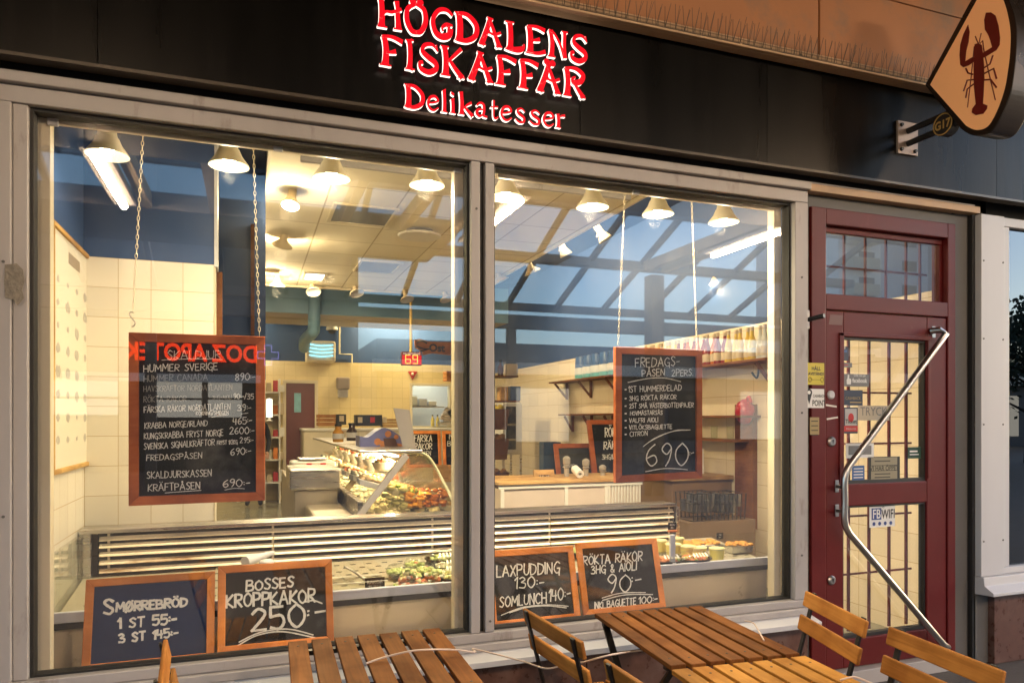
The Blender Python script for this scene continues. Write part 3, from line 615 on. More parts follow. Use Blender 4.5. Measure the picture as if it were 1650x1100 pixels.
def board(name, label, corners, fw, fd, frame_m, slate_m, cat="chalkboard", group=None):
    """corners: BL BR TR TL as 3D points of the front outline; fw frame width; fd frame depth"""
    BL, BR, TR, TL = [Vector(c) for c in corners]
    n = (BR - BL).cross(TL - BL).normalized()
    if n.dot(CAM - BL) < 0: n = -n
    t = thing(name, label, cat, (BL + BR) / 2, group)
    ex = (BR - BL).normalized(); ez = (TL - BL).normalized()
    m = MB(); back = -n * fd
    iBL = BL + ex * fw + ez * fw; iBR = BR - ex * fw + ez * fw; iTR = TR - ex * fw - ez * fw; iTL = TL + ex * fw - ez * fw
    for a, b_, c_, d in ((BL, BR, iBR, iBL), (TL, iTL, iTR, TR), (BL, iBL, iTL, TL), (BR, TR, iTR, iBR)):
        MB().prism([a, b_, c_, d], back).build("frame_bar", frame_m, t, bevel=.0025)
    dn = -n * (fd * .45)
    MB().prism([iBL + dn, iBR + dn, iTR + dn, iTL + dn], -n * fd * .3).build("slate", slate_m, t)
    return t, Writer(iBL + dn, n)
# ---------------------------------------------------------------- hanging boards
def c3(x, y): return (200 + x / 3.792, 530 + y / 3.792)
Yb = .24
bl = [PY(207, 815, Yb), PY(427, 806, Yb), PY(427, 542, Yb), PY(207, 535, Yb)]
HB, w = board("hanging_chalkboard", "large shellfish price chalkboard hanging by chains in the left pane", bl, .041, .03, M['frame_wood2'], M['slate'])
def wl(txt, x0, y0, x1, y1, h, k=0, wd=None):
    a = c3(x0, y0); b_ = c3(x1, y1); w.line(txt, a[0], a[1], b_[0], b_[1], h / 3.792, wd, k)
wl("SKALDJUR", 265, 185, 590, 178, 50, 0, .003); wl("HUMMER SVERIGE", 120, 262, 570, 248, 42); wl("HUMMER CANADA", 120, 322, 510, 310, 38, 1); wl("890:-", 678, 315, 800, 310, 42)
wl("HAVSKRÄFTOR NORDATLANTEN", 120, 382, 660, 372, 34, 1); wl("RÖKTA RÄKOR", 120, 447, 380, 440, 34, 1); wl("3HG+AIOLI", 540, 430, 655, 425, 24, 1); wl("90:-/35", 668, 425, 790, 428, 34)
wl("FÄRSKA RÄKOR NORDATLANTEN", 122, 510, 648, 490, 36); wl("KOKNING/SMEGEN", 440, 525, 638, 520, 22, 0, .003); wl("39:-", 693, 500, 775, 498, 38)
wl("KRABBA NORGE/IRLAND", 125, 607, 508, 590, 34); wl("465:-", 665, 582, 780, 578, 42); wl("KUNGSKRABBA FRYST NORGE", 122, 672, 605, 650, 36); wl("2600:-", 645, 642, 795, 638, 40)
wl("SVENSKA SIGNALKRÄFTOR", 122, 735, 552, 708, 36); wl("FRYST 1/2KG", 568, 706, 692, 700, 24, 0, .003); wl("295:-", 708, 695, 790, 692, 32)
wl("FREDAGSPÅSEN", 137, 803, 475, 787, 34); wl("690:-", 650, 770, 775, 762, 42); wl("SKALDJURSKASSEN", 140, 912, 533, 897, 40); wl("KRÄFTPÅSEN", 147, 990, 463, 975, 42); wl("690:-", 603, 965, 768, 960, 46)
for a in (((230, 190), (400, 182), (600, 186)), ((715, 518), (735, 515), (757, 512)), ((535, 538), (580, 528), (635, 525)), ((615, 982), (670, 972), (735, 974)), ((250, 1000), (350, 992), (470, 984))):
    w.curve([c3(*q) for q in a], .003)
w.build(HB)
def c4(x, y): return (980 + x / 4.582, 550 + y / 4.582)
Yb2 = .24
br_ = [PY(992, 778, Yb2), PY(1132, 770, Yb2), PY(1132, 563, Yb2), PY(990, 558, Yb2)]; br_[3].x = br_[0].x
HB2, w = board("hanging_chalkboard", "narrower Friday bag chalkboard hanging by chains in the right pane", br_, .041, .03, M['frame_wood2'], M['slate'])
def wl(txt, x0, y0, x1, y1, h, k=0, wd=None):
    a = c4(x0, y0); b_ = c4(x1, y1); w.line(txt, a[0], a[1], b_[0], b_[1], h / 4.582, wd, k)
wl("FREDAGS-", 200, 190, 525, 178, 66, 0, .0045); wl("PÅSEN", 250, 258, 415, 250, 50, 0, .0045); wl("2PERS.", 470, 255, 625, 250, 46, 0, .004)
for i, (tx, x0, y0, x1, y1, h) in enumerate((("1ST HUMMERDELAD", 148, 374, 540, 360, 42), ("3HG RÖKTA RÄKOR", 155, 436, 503, 425, 34), ("2ST SMÅ VÄSTERBOTTENPAJER", 157, 492, 628, 485, 34), ("HOVMÄSTARSÅS", 162, 545, 400, 538, 30), ("VALFRI AIOLI", 155, 598, 367, 592, 31), ("VITLÖKSBAGUETTE", 155, 650, 470, 642, 31), ("CITRON", 160, 700, 290, 693, 33))):
    wl(tx, x0, y0, x1, y1, h, 0, .0042)
    w.curve([c4(124, y0 - h * .45), c4(128, y0 - h * .45), c4(133, y0 - h * .47)], .008)
for a in (((145, 302), (300, 272), (420, 270), (535, 296)), ((258, 775), (350, 710), (480, 662), (605, 652)), ((300, 742), (400, 690), (500, 656), (560, 652)), ((275, 960), (400, 938), (500, 938), (585, 945))): w.curve([c4(*q) for q in a], .005)
wl("690", 280, 920, 588, 915, 168, 0, .0085); wl(":-", 600, 850, 632, 842, 50, 0, .006)
w.build(HB2)
# ---------------------------------------------------------------- sill boards, leaning back behind the glass
def lean(BLp, BRp, TLv, TRv, label, slate, top=.19):
    zb_ = (PY(*BLp, .1).z + PY(*BRp, .1).z) / 2
    xa = PY(*BLp, .1).x; xb = PY(*BRp, .1).x
    zt_ = zb_ + .375
    return board("sill_chalkboard", label, [(xa, .088, zb_), (xb, .088, zb_), (xb, top, zt_), (xa, top, zt_)], .033, .02, M['frame_wood'], slate, group="chalkboards leaning on the window sill")
def c7(x, y): return (100 + x / 3.437, 780 + y / 3.437)
def mk(conv, sc_): 
    def f_(txt, x0, y0, x1, y1, h, k=0, wd=None):
        a = conv(x0, y0); b_ = conv(x1, y1); w.line(txt, a[0], a[1], b_[0], b_[1], h / sc_, wd, k)
    return f_
B1, w = lean((131, 1084), (345, 1060), 938, 925, "navy blue chalkboard for open sandwiches on the window sill", M['slate_blue'])
wl = mk(c7, 3.437); wl("S", 232, 716, 285, 714, 78, 0, .011); wl("MØRREBRÖD", 300, 704, 692, 672, 48, 0, .0105); wl("1 ST 55:-", 310, 797, 632, 768, 52, 0, .0095); wl("3 ST 145:-", 315, 875, 640, 842, 46, 0, .0095); w.build(B1)
B2, w = lean((350, 1058), (538, 1029), 924, 909, "black chalkboard for potato dumplings at 250 on the sill", M['slate'])
wl("BOSSES", 1020, 590, 1280, 565, 55, 0, .009); wl("KROPPKAKOR", 910, 682, 1400, 650, 70, 0, .010); wl("250", 1050, 810, 1345, 785, 125, 0, .013); wl(":-", 1358, 745, 1468, 732, 70, 0, .009)
for a in (((972, 892), (1080, 835), (1220, 814), (1400, 848)), ((980, 872), (1100, 818), (1250, 800), (1390, 832)), ((1340, 652), (1390, 642), (1440, 658))): w.curve([c7(*q) for q in a], .006)
w.build(B2)
def c1(x, y): return (780 + x / 3.173, 780 + y / 3.173)
B3, w = lean((791, 1012), (935, 995), 893, 885, "black chalkboard for salmon pudding at 130 beside the mullion", M['slate'])
wl = mk(c1, 3.173); wl("LAXPUDDING", 65, 472, 385, 452, 58, 0, .007); wl("130:-", 155, 532, 305, 525, 55, 0, .007); wl("SOMLUNCH", 80, 626, 318, 605, 52, 0, .007); wl("140:-", 330, 598, 440, 585, 60, 0, .007)
for a in (((88, 668), (200, 627), (330, 615), (430, 622)), ((130, 655), (220, 628), (320, 620), (420, 630))): w.curve([c1(*q) for q in a], .005)
w.build(B3)
B4, w = lean((940, 995), (1072, 975), 882, 873, "black chalkboard for smoked prawns at 90 right of the mullion", M['slate'])
wl("RÖKTA RÄKOR", 508, 412, 808, 388, 46, 0, .007); wl("3HG & AIOLI", 548, 458, 778, 436, 42, 0, .0065); wl("90", 630, 555, 750, 548, 92, 0, .008); wl(":-", 755, 512, 800, 506, 50, 0, .007)
for a in (((603, 580), (700, 555), (825, 552)), ((605, 592), (720, 564), (862, 562))): w.curve([c1(*q) for q in a], .005)
wl("INKL.BAGUETTE", 565, 637, 775, 612, 34, 0, .006); wl("100:-", 790, 610, 885, 600, 36, 0, .006); w.build(B4)
# ---------------------------------------------------------------- chains
def chain(p, q, label):
    p = Vector(p); q = Vector(q); d = q - p; n = int(d.length / .021); d.normalize()
    m = MB(); a = d.cross(Vector((0, 1, 0))).normalized(); b_ = d.cross(a)
    for i in range(n):
        c = p.lerp(q, (i + .5) / n); s_ = a if i % 2 else b_
        hl = .0125; r = .0052
        ring = []
        for j in range(8):
            an = 2 * math.pi * j / 8; ring.append(c + d * (math.sin(an) * hl) + s_ * (math.cos(an) * r))
        m.tube(ring, .0016, 4, closed=True)
    return tag(m.build("chain", M['chain'], smooth=60), label, "chain", "chains holding the hanging chalkboards")
M['chain'] = mat("bright chain steel", (.85, .76, .58), .35, .1)
def hook(p, label):
    m = MB().tube(cr([p + Vector((0, 0, .0)), p + Vector((.010, 0, .006)), p + Vector((.012, 0, .022)), p + Vector((-.008, 0, .05)), p + Vector((-.004, 0, .066)), p + Vector((.008, 0, .062))], 5), .0028, 6)
    tag(m.build("hook", M['chrome'], smooth=50), label, "hook")
tl, trr = bl[3], bl[2]
q = PY(213, 522, Yb - .015); chain(PY(231, 205, Yb), q + Vector((.004, 0, .062)), "thin steel chain at the left end of the shellfish chalkboard"); hook(q + Vector((-.002, 0, -.012)), "small S hook on the top left corner of the shellfish chalkboard")
q = PY(418, 541, Yb - .015); chain(PY(408, 228, Yb), q, "thin steel chain at the right end of the shellfish chalkboard")
q = PY(996, 556, Yb2 - .015); chain(PY(1007, 305, Yb2), q, "thin steel chain at the left end of the Friday bag chalkboard")
q = PY(1123, 563, Yb2 - .015); chain(PY(1114, 312, Yb2), q, "thin steel chain at the right end of the Friday bag chalkboard")
# ================================================================ printed stickers (flat, at their real place)
def ftext(txt, size, bold=0.0, align='CENTER', ext=0.0):
    cu = bpy.data.curves.new("text", 'FONT'); cu.body = txt; cu.size = size; cu.align_x = align; cu.offset = bold; cu.extrude = ext; cu.resolution_u = 3
    o = bpy.data.objects.new("text", cu); COL.objects.link(o); bpy.context.view_layer.update()
    me = o.to_mesh(); vs_ = [v.co.copy() for v in me.vertices]; fs = [list(p.vertices) for p in me.polygons]; o.to_mesh_clear()
    bpy.data.objects.remove(o); bpy.data.curves.remove(cu); return vs_, fs
def print_text(mb, txt, org, ex, ez, size, k=0, bold=0.0, align='CENTER', squash=1.0):
    v_, f_ = ftext(txt, size, bold, align); mb.add([Vector(org) + Vector(ex) * (p.x * squash) + Vector(ez) * p.y for p in v_], f_, k)
X_, Z_ = Vector((1, 0, 0)), Vector((0, 0, 1))
def rect(mb, x0, x1, z0, z1, y, k=0, th=.0006): mb.box(x0, x1, y, y + th, z0, z1, k)
PC = {}
def ink(name, col, rough=.5):
    if name not in PC: PC[name] = mat(name, col, rough, vary=.05)
    return PC[name]
yel, blk, wht, gry, nvy, brs, rdd, blu, grn = ink("yellow print", (.55, .45, .03)), ink("black print", (.012, .012, .012)), ink("white print", (.70, .70, .68)), ink("grey print", (.16, .16, .16)), ink("navy print", (.02, .03, .06)), ink("brass plate", (.32, .24, .10), .35), ink("red print", (.45, .02, .02)), ink("blue print", (.03, .10, .28)), ink("green print", (.01, .05, .03))
ys_ = -.0215
def pxr(u0, v0, u1, v1, y): a = PY(u0, v0, y); b_ = PY(u1, v1, y); return a.x, b_.x, b_.z, a.z
x0, x1, z0, z1 = pxr(1299, 584, 1328, 620, ys_)
st = MB(); rect(st, x0, x1, z0, z1, ys_, 0); c = (x0 + x1) / 2
c += .006; print_text(st, "HÅLL", (c, ys_ - .0008, z1 - .042), X_, Z_, .028, 1, .0008); print_text(st, "AVSTÅND!", (c, ys_ - .0008, z1 - .072), X_, Z_, .024, 1, .0008)
for sgn in (-1, 1): st.tube(cr([(c + sgn * .03, ys_ - .0008, z0 + .03), (c + sgn * .045, ys_ - .0008, z0 + .045), (c + sgn * .055, ys_ - .0008, z0 + .03), (c + sgn * .045, ys_ - .0008, z0 + .015), (c + sgn * .03, ys_ - .0008, z0 + .03)], 4), .0012, 4, k=1)
st.tube([(c - .03, ys_ - .0008, z0 + .03), (c + .03, ys_ - .0008, z0 + .03)], .001, 4, k=1)
tag(st.build("distance_sticker", [yel, blk]), "yellow keep your distance sticker on the left door jamb", "sticker")
x0, x1, z0, z1 = pxr(1297, 626, 1328, 657, ys_)
st = MB(); rect(st, x0, x1, z0, z1, ys_, 0)
print_text(st, "POINT", (x0 + .102, ys_ - .0008, z0 + .012), X_, Z_, .048, 1, .0010, squash=.70); print_text(st, "CASHBACK", (x0 + .102, ys_ - .0008, z0 + .062), X_, Z_, .024, 1, .0003, squash=.72)
q = Vector((x0 + .030, ys_ - .0008, z0 + .09)); st.prism([q + Vector((.022 * math.cos(a), 0, .022 * math.sin(a))) for a in [rad(-20 + i * 20) for i in range(12)]] + [q + Vector((0, 0, -.07))], (0, .0004, 0), 1)
st.prism([q + Vector((.011 * math.cos(a), -.0006, .011 * math.sin(a))) for a in [rad(i * 30) for i in range(12)]], (0, .0003, 0), 0)
tag(st.build("cashback_sticker", [wht, blk]), "white cashback point sticker with a black map pin on the door jamb", "sticker")
x0, x1, z0, z1 = pxr(1305, 672, 1320, 700, ys_)
st = MB(); rect(st, x0, x1, z0, z1, ys_, 0)
for i in range(4): rect(st, x0 + .01, x1 - .01, z1 - .025 - i * .027, z1 - .020 - i * .027, ys_ - .0008, 1)
tag(st.build("brass_plate", [brs, blk]), "small brass plate under the cashback sticker on the door jamb", "plate")
yg = .0105
def stick(name, px, mats, fn, parent=D, y=yg):
    a, b_, c_, d = pxr(*px, y); m = MB(); rect(m, a, b_, c_, d, y, 0); fn(m, a, b_, c_, d, y - .0008); m.build(name, mats, parent)
def T_(mb, tx, x, y, z, s, k=1, b=.0, al='CENTER', sq=1.0): print_text(mb, tx, (x, y, z), X_, Z_, s, k, b, al, sq)
def s_fb(m, a, b_, c_, d, y):
    q = Vector((a + .04, y, (c_ + d) / 2)); m.prism([q + Vector(v) for v in ((-.014, 0, -.025), (.016, 0, -.025), (.02, 0, -.005), (.018, 0, .008), (.004, 0, .010), (.004, 0, .032), (-.006, 0, .034), (-.010, 0, .008), (-.016, 0, .004))], (0, .0004, 0), 1)
    T_(m, "facebook", a + .125, y, c_ + .025, .036, 1, .0008, sq=.85); T_(m, "Gilla oss på", a + .125, y, c_ + .062, .020, 1)
stick("sticker", (1359, 602, 1400, 623), [gry, wht], s_fb)
stick("sticker", (1359, 628, 1390, 653), [nvy, wht, brs], lambda m, a, b_, c_, d, y: (T_(m, "CASHBACK", (a + b_) / 2, y, c_ + .035, .026, 2, sq=.9), rect(m, a + .05, b_ - .01, c_ + .015, c_ + .022, y, 2)))
stick("sticker", (1356, 558, 1367, 581), [nvy, wht, blu], lambda m, a, b_, c_, d, y: (rect(m, a + .012, b_ - .012, c_ + .05, d - .02, y, 2), rect(m, a + .02, b_ - .025, c_ + .07, c_ + .085, y - .0006, 1)))
stick("sticker", (1356, 584, 1373, 592), [gry, rdd], lambda m, a, b_, c_, d, y: rect(m, a + .01, b_ - .03, c_ + .012, d - .012, y, 1))
def s_ti(m, a, b_, c_, d, y):
    rect(m, a + .008, b_ - .008, c_ + .048, d - .008, y, 1); q = Vector(((a + b_) / 2, y - .0008, d - .062))
    m.prism([q + Vector((.022 * math.cos(t), 0, .027 * math.sin(t))) for t in [rad(i * 20) for i in range(18)]], (0, .0004, 0), 2)
    rect(m, a, b_, c_ + .012, c_ + .046, y - .0006, 2); T_(m, "Ticket", (a + b_) / 2, y - .0008, c_ + .062, .034, 3, .0008); T_(m, "Rikskortet", (a + b_) / 2, y - .0014, c_ + .023, .018, 1)
stick("sticker", (1360, 656, 1382, 698), [nvy, gry if False else ink("silver print", (.42, .42, .42)), rdd, blk], s_ti)
stick("paper_note", (1382, 653, 1433, 677), [ink("translucent paper", (.46, .40, .30)), gry], lambda m, a, b_, c_, d, y: T_(m, "TRYCK", (a + b_) / 2, y, c_ + .03, .075, 1, sq=.9))
stick("sticker", (1363, 714, 1408, 737), [wht, gry], lambda m, a, b_, c_, d, y: (rect(m, a + .02, b_ - .02, c_ + .02, d - .015, y, 1),))
stick("sticker", (1373, 750, 1393, 776), [blu, wht], lambda m, a, b_, c_, d, y: [rect(m, a + .012, b_ - .012, c_ + .025 + i * .018, c_ + .031 + i * .018, y, 1) for i in range(4)])
def s_open(m, a, b_, c_, d, y):
    rect(m, a + .022, b_ - .022, c_ + .004, d - .004, y, 1); T_(m, "VI HAR ÖPPET", (a + b_) / 2, y - .0008, (c_ + d) / 2 - .005, .042, 2, .0008, sq=.86)
    for z in (c_ + .03, c_ + .05, d - .03): rect(m, a + .05, b_ - .08, z, z + .007, y - .0008, 2)
    for z in (c_ + .072, d - .055): rect(m, a + .022, b_ - .022, z, z + .003, y - .0008, 0)
stick("opening_hours_sign", (1399, 736, 1450, 776), [blk, ink("khaki print", (.26, .23, .15)), ink("dark khaki print", (.05, .045, .03))], s_open)
stick("sticker", (1463, 720, 1484, 738), [grn, wht], lambda m, a, b_, c_, d, y: (rect(m, a + .015, b_ - .03, c_ + .04, c_ + .05, y, 1), rect(m, a + .015, b_ - .02, c_ + .022, c_ + .028, y, 1)))
def s_wifi(m, a, b_, c_, d, y):
    w_ = b_ - a; h_ = d - c_
    rect(m, a + w_ * .08, a + w_ * .46, c_ + h_ * .32, d - h_ * .18, y, 1); T_(m, "FB", a + w_ * .27, y - .0008, c_ + h_ * .38, h_ * .56, 0, .001, sq=.8); T_(m, "WIFI", a + w_ * .73, y - .0008, c_ + h_ * .36, h_ * .56, 2, .001, sq=.68)
    for i in range(4):
        q = Vector((a + w_ * (.17 + .22 * i), y - .0006, c_ + h_ * .15)); m.prism([q + Vector((.012 * math.cos(t), 0, .012 * math.sin(t))) for t in [rad(j * 30) for j in range(12)]], (0, .0004, 0), 1)
    for r in (.012, .020): m.tube([(a + w_ * .48 + r * math.cos(rad(t)), y, d - h_ * .14 + r * math.sin(rad(t)) - .012) for t in (20, 40, 60, 80)], .0015, 4, k=2)
stick("sticker", (1401, 812, 1442, 847), [wht, ink("royal blue print", (.03, .06, .22)), blk], s_wifi, y=.0085)
# ================================================================ projecting lobster sign
L_ = thing("lobster_sign", "shell-shaped projecting sign with a dark red lobster on orange ground", "projecting sign", (3.72, -.4, 3.5))
XS = 3.66
def c8(x, y, X=XS): return PX(1470 + x / 4.233, y / 4.233, X)
out = [(85, 582), (330, 880), (380, 912), (430, 925), (510, 915), (565, 870), (620, 770), (670, 640), (692, 520), (705, 400), (711, 300), (710, 200), (698, 120), (680, 60), (640, -40), (590, -120), (540, -165), (500, -170), (470, -130)]
inn = [(125, 580), (370, 858), (410, 880), (450, 888), (500, 875), (540, 835), (590, 735), (632, 610), (655, 480), (668, 370), (673, 260), (668, 180), (655, 110), (640, 50), (610, -30), (575, -85), (540, -112), (510, -105), (495, -90)]
case = MB(); o3 = [c8(q.x, q.y) for q in cr([Vector((x, y, 0)) for x, y in out[1:]], 4)] + [c8(*out[0])]; case.prism(o3, (.17, 0, 0)); case.build("case", mat("dark sign case", (.035, .025, .02), .3, .5), L_, bevel=.004)
i3 = [c8(q.x, q.y) + Vector((-.004, 0, 0)) for q in cr([Vector((x, y, 0)) for x, y in inn[1:]], 4)] + [c8(*inn[0]) + Vector((-.004, 0, 0))]; sfm = mat("orange sign face", (.80, .42, .17), .35, 0, .10, 3); sfm.node_tree.nodes["Principled BSDF"].inputs["Emission Color"].default_value = (1, .42, .17, 1); sfm.node_tree.nodes["Principled BSDF"].inputs["Emission Strength"].default_value = .05
MB().prism(i3, (.002, 0, 0)).build("sign_face", sfm, L_)
lob = MB()
def lp(pts, k=0, e=.008): lob.prism([c8(x, y) + Vector((-e, 0, 0)) for x, y in pts], (.003, 0, 0), k)
lp([(432, 305), (455, 298), (480, 310), (488, 370), (495, 450), (497, 540), (494, 600), (492, 640), (487, 715), (440, 715), (432, 640), (428, 600), (425, 540), (425, 450), (428, 370)])
lp([(440, 712), (415, 745), (412, 770), (440, 788), (465, 782), (490, 778), (515, 745), (518, 722), (490, 710)], e=.0085)
lp([(510, 90), (545, 88), (575, 110), (595, 180), (605, 260), (602, 310), (580, 345), (540, 370), (500, 395), (488, 398), (485, 365), (520, 345), (552, 325), (540, 280), (525, 240), (503, 205), (498, 140)], e=.009)
lp([(388, 172), (398, 220), (390, 290), (375, 350), (368, 422), (405, 400), (425, 390), (428, 425), (390, 450), (355, 462), (335, 445), (330, 380), (335, 310), (355, 240)], e=.0095)
for k_, pts in enumerate([[(495, 465), (535, 440), (555, 380)], [(495, 505), (560, 470), (580, 540)], [(495, 548), (540, 545), (580, 600)], [(420, 510), (385, 500), (370, 468)], [(425, 545), (380, 550), (355, 625)], [(425, 575), (380, 610), (370, 670)], [(428, 320), (410, 500), (382, 735)], [(490, 330), (530, 510), (572, 685)], [(455, 300), (435, 250)], [(460, 300), (475, 230)], [(468, 300), (485, 280), (495, 350)]]):
    lob.tube([c8(x, y) + Vector((-.006, 0, 0)) for x, y in pts], .0042 if k_ < 6 else .0026, 6)
lob.build("lobster_emblem", mat("dark red emblem", (.15, .010, .008), .4), L_)
for p in ((735, 335), (735, 640)): 
    q = PX(1470 + p[0] / 4.233, p[1] / 4.233, XS + .06)
pl = PY(1459, 227, -.122)
bk = thing("sign_bracket", "grey wall plate with two dark arms holding the lobster sign", "bracket", pl)
x0, x1, z0, z1 = pxr(1444, 195, 1476, 253, -.122); MB().box(x0, x1, -.136, -.1205, z0, z1).build("wall_plate", mat("worn plate", (.30, .24, .21), .5, .3, .15, 12), bk, bevel=.002)
for sx in (x0 + .025, x1 - .025):
    for sz in (z0 + .025, z1 - .025): MB().lathe([(0, .012), (.010, .012), (.012, 0)], (sx, -.136, sz), 8, M=RX).build("bolt", M['dark'], bk)
xm = (x0 + x1) / 2
for sz in (z0 + .065, z1 - .055): MB().tube([(xm, -.136, sz), (xm, -.55, sz + .0)], .018, 12).build("arm", M['dark'], bk, smooth=40)
dc = PX(1519, 200.5, xm - .03); rr = .062
disc = thing("number_disc", "small round black disc with gold rim reading G17 below the lobster sign", "number sign", dc)
RY = Matrix.Rotation(rad(-90), 4, 'Y')
MB().lathe([(0, .0), (rr, .0), (rr, -.06), (0, -.06)], dc, 32, M=RY).build("disc", M['dark'], disc, smooth=40)
gold = mat("gold print", (.50, .32, .10), .4)
MB().lathe([(rr - .008, .001), (rr - .001, .001), (rr - .001, .0025), (rr - .008, .0025), (rr - .008, .001)], dc, 32, M=RY).build("rim", gold, disc)
tx = MB(); print_text(tx, "G17", dc + Vector((-.003, 0, -.024)), Vector((0, -1, 0)), Z_, .066, 0, .0022, squash=.85); tx.build("lettering", gold, disc)
# ================================================================ shop interior: walls and ceilings
FL = .10
w1 = thing("side_wall", "left side wall of the shop with cream tiles below blue paint", "wall", (-.85, .6, 0))
MB().box(-1.0, -.832, .13, 1.0, FL, 2.452).build("tiled_wall", M['tile_y'], w1); MB().box(-1.0, -.834, .13, 1.0, 2.453, 3.9).build("painted_wall", M['blue'], w1)
w2 = thing("partition_wall", "cream tiled partition wall with blue paint above it behind the left board", "wall", (-.5, 1, 0))
MB().box(-1.0, -.19, 1.001, 1.14, FL, 2.452).build("tiled_wall", M['tile'], w2); MB().box(-1.0, -.19, 1.003, 1.14, 2.453, 3.9).build("painted_wall", M['blue'], w2)
MB().box(-.189, -.172, .995, 1.145, 2.44, 3.9).build("corner_trim", M['alu_pale'], w2)
MB().box(-.189, -.183, .998, 1.142, FL, 2.438).build("edge_trim", M['reveal'], w2)
a = PY(352, 240, 2.6); b_ = PY(428, 540, 2.6)
bp_ = thing("blue_bulkhead", "dark blue painted wall panel beyond the tiled partition", "wall panel", (a.x, 2.6, 2))
MB().box(-.6, b_.x, 2.6, 2.75, 1.9, 3.9).build("panel", M['blue'], bp_)
p0 = PY(404, 362, 2.58); p1 = PY(410, 540, 2.58)
tag(MB().box(p0.x, p1.x, 2.55, 2.598, p1.z, p0.z).build("wooden_post", M['dark_wood']), "thin reddish wooden post on the dark blue panel", "post")
ch_ = MB(); hh = PY(350, 445, 1.22)
ch_.box(hh.x - .01, hh.x + .03, 1.16, 1.19, PY(350, 540, 1.2).z, PY(350, 440, 1.2).z)
tag(ch_.build("wooden_rail", M['dark_wood']), "upright wooden rail at the edge of the tiled partition", "rail")
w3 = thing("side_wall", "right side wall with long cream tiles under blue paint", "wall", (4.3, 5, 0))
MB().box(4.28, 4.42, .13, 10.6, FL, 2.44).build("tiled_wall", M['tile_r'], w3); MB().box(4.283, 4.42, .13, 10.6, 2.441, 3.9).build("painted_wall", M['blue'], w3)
YB = 10.6
zt = PY(600, 585, YB).z
w4 = thing("back_wall", "far back wall with yellow lit tiles under blue paint", "wall", (2, YB, 0))
px_, py_ = PY(664, 621, YB), PY(724, 686, YB)
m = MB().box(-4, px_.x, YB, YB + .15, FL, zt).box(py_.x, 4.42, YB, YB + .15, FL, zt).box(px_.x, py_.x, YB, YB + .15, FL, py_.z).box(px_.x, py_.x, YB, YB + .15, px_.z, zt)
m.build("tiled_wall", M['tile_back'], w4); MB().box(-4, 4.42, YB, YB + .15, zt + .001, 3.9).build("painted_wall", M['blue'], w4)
fr = MB().box(px_.x - .05, px_.x, YB - .03, YB + .02, py_.z - .05, px_.z + .05).box(py_.x, py_.x + .05, YB - .03, YB + .02, py_.z - .05, px_.z + .05).box(px_.x, py_.x, YB - .03, YB + .02, px_.z, px_.z + .05).box(px_.x, py_.x, YB - .04, YB + .02, py_.z - .05, py_.z)
fr.build("hatch_frame", M['reveal'], w4)
MB().box(-4.1, -3.98, 1.14, YB, FL, 3.9).build("far_side_wall", M['tile_y'], w4)
# kitchen seen through the serving hatch
kx = thing("hatch_shelf", "shelf with white boxes seen through the serving hatch in the back wall", "shelf", ((px_.x + py_.x) / 2, YB + .4, 1))
MB().box(px_.x - .3, py_.x + .4, YB + .9, YB + 1.0, .5, 2.6).build("kitchen_wall", M['white'], kx)
zs_ = PY(690, 655, YB + .5).z
MB().box(px_.x - .2, py_.x + .3, YB + .3, YB + .7, zs_ - .02, zs_).build("shelf_board", M['steel'], kx)
for i in range(3): MB().box(px_.x + .02 + i * .2, px_.x + .19 + i * .2, YB + .35, YB + .6, zs_ + .002, zs_ + .22 - .05 * i).build("box", M['white'] if i != 1 else M['alu_pale'], kx, bevel=.02)
YF = 8.6
z0 = PY(744, 517, YF).z; z1 = PY(744, 526, YB - .6).z
bh = thing("bulkhead_beam", "light blue bulkhead beam crossing the shop below the ceiling", "beam", (1, YF, 3.3))
MB().box(-4, 4.28, YF, YF + .05, z0, 3.9).build("face", M['blue_lt'], bh)
MB().prism([(-4, YF + .051, z0), (-4, YB - .5, z0), (-4, YB - .5, z0 + .1), (-4, YF + .051, z0 + .1)], (8.28, 0, 0)).build("underside", M['beige'], bh)
CZ = 3.42
tag(MB().box(-4.1, 4.42, .12, YB + 1.1, 3.88, 4.0).build("ceiling", M['blue_dk']), kind="structure")
tag(MB().box(-4.1, 4.42, .12, .16, 2.87, 3.88).build("window_head_wall", M['reveal']), "cream wall strip above the window inside the shop", "wall")
dc_ = thing("dropped_ceiling", "cream dropped ceiling of square tiles over the shop floor", "dropped ceiling", (1.5, 4, CZ))
xc0 = PY(440, 240, 1.3).x; xc1 = 3.02; yc1 = 6.9
MB().box(xc0, xc1, .55, yc1, CZ, CZ + .05).build("ceiling_tiles", M['ceil'], dc_)
MB().box(xc0 - .02, xc0 - .001, .55, yc1, CZ - .03, CZ + .09).box(xc1 + .001, xc1 + .02, .55, yc1, CZ - .03, CZ + .09).box(xc0, xc1, yc1 + .001, yc1 + .02, CZ - .03, CZ + .09).box(xc0, xc1, .53, .549, CZ - .03, CZ + .09).build("edge_trim", M['reveal'], dc_)
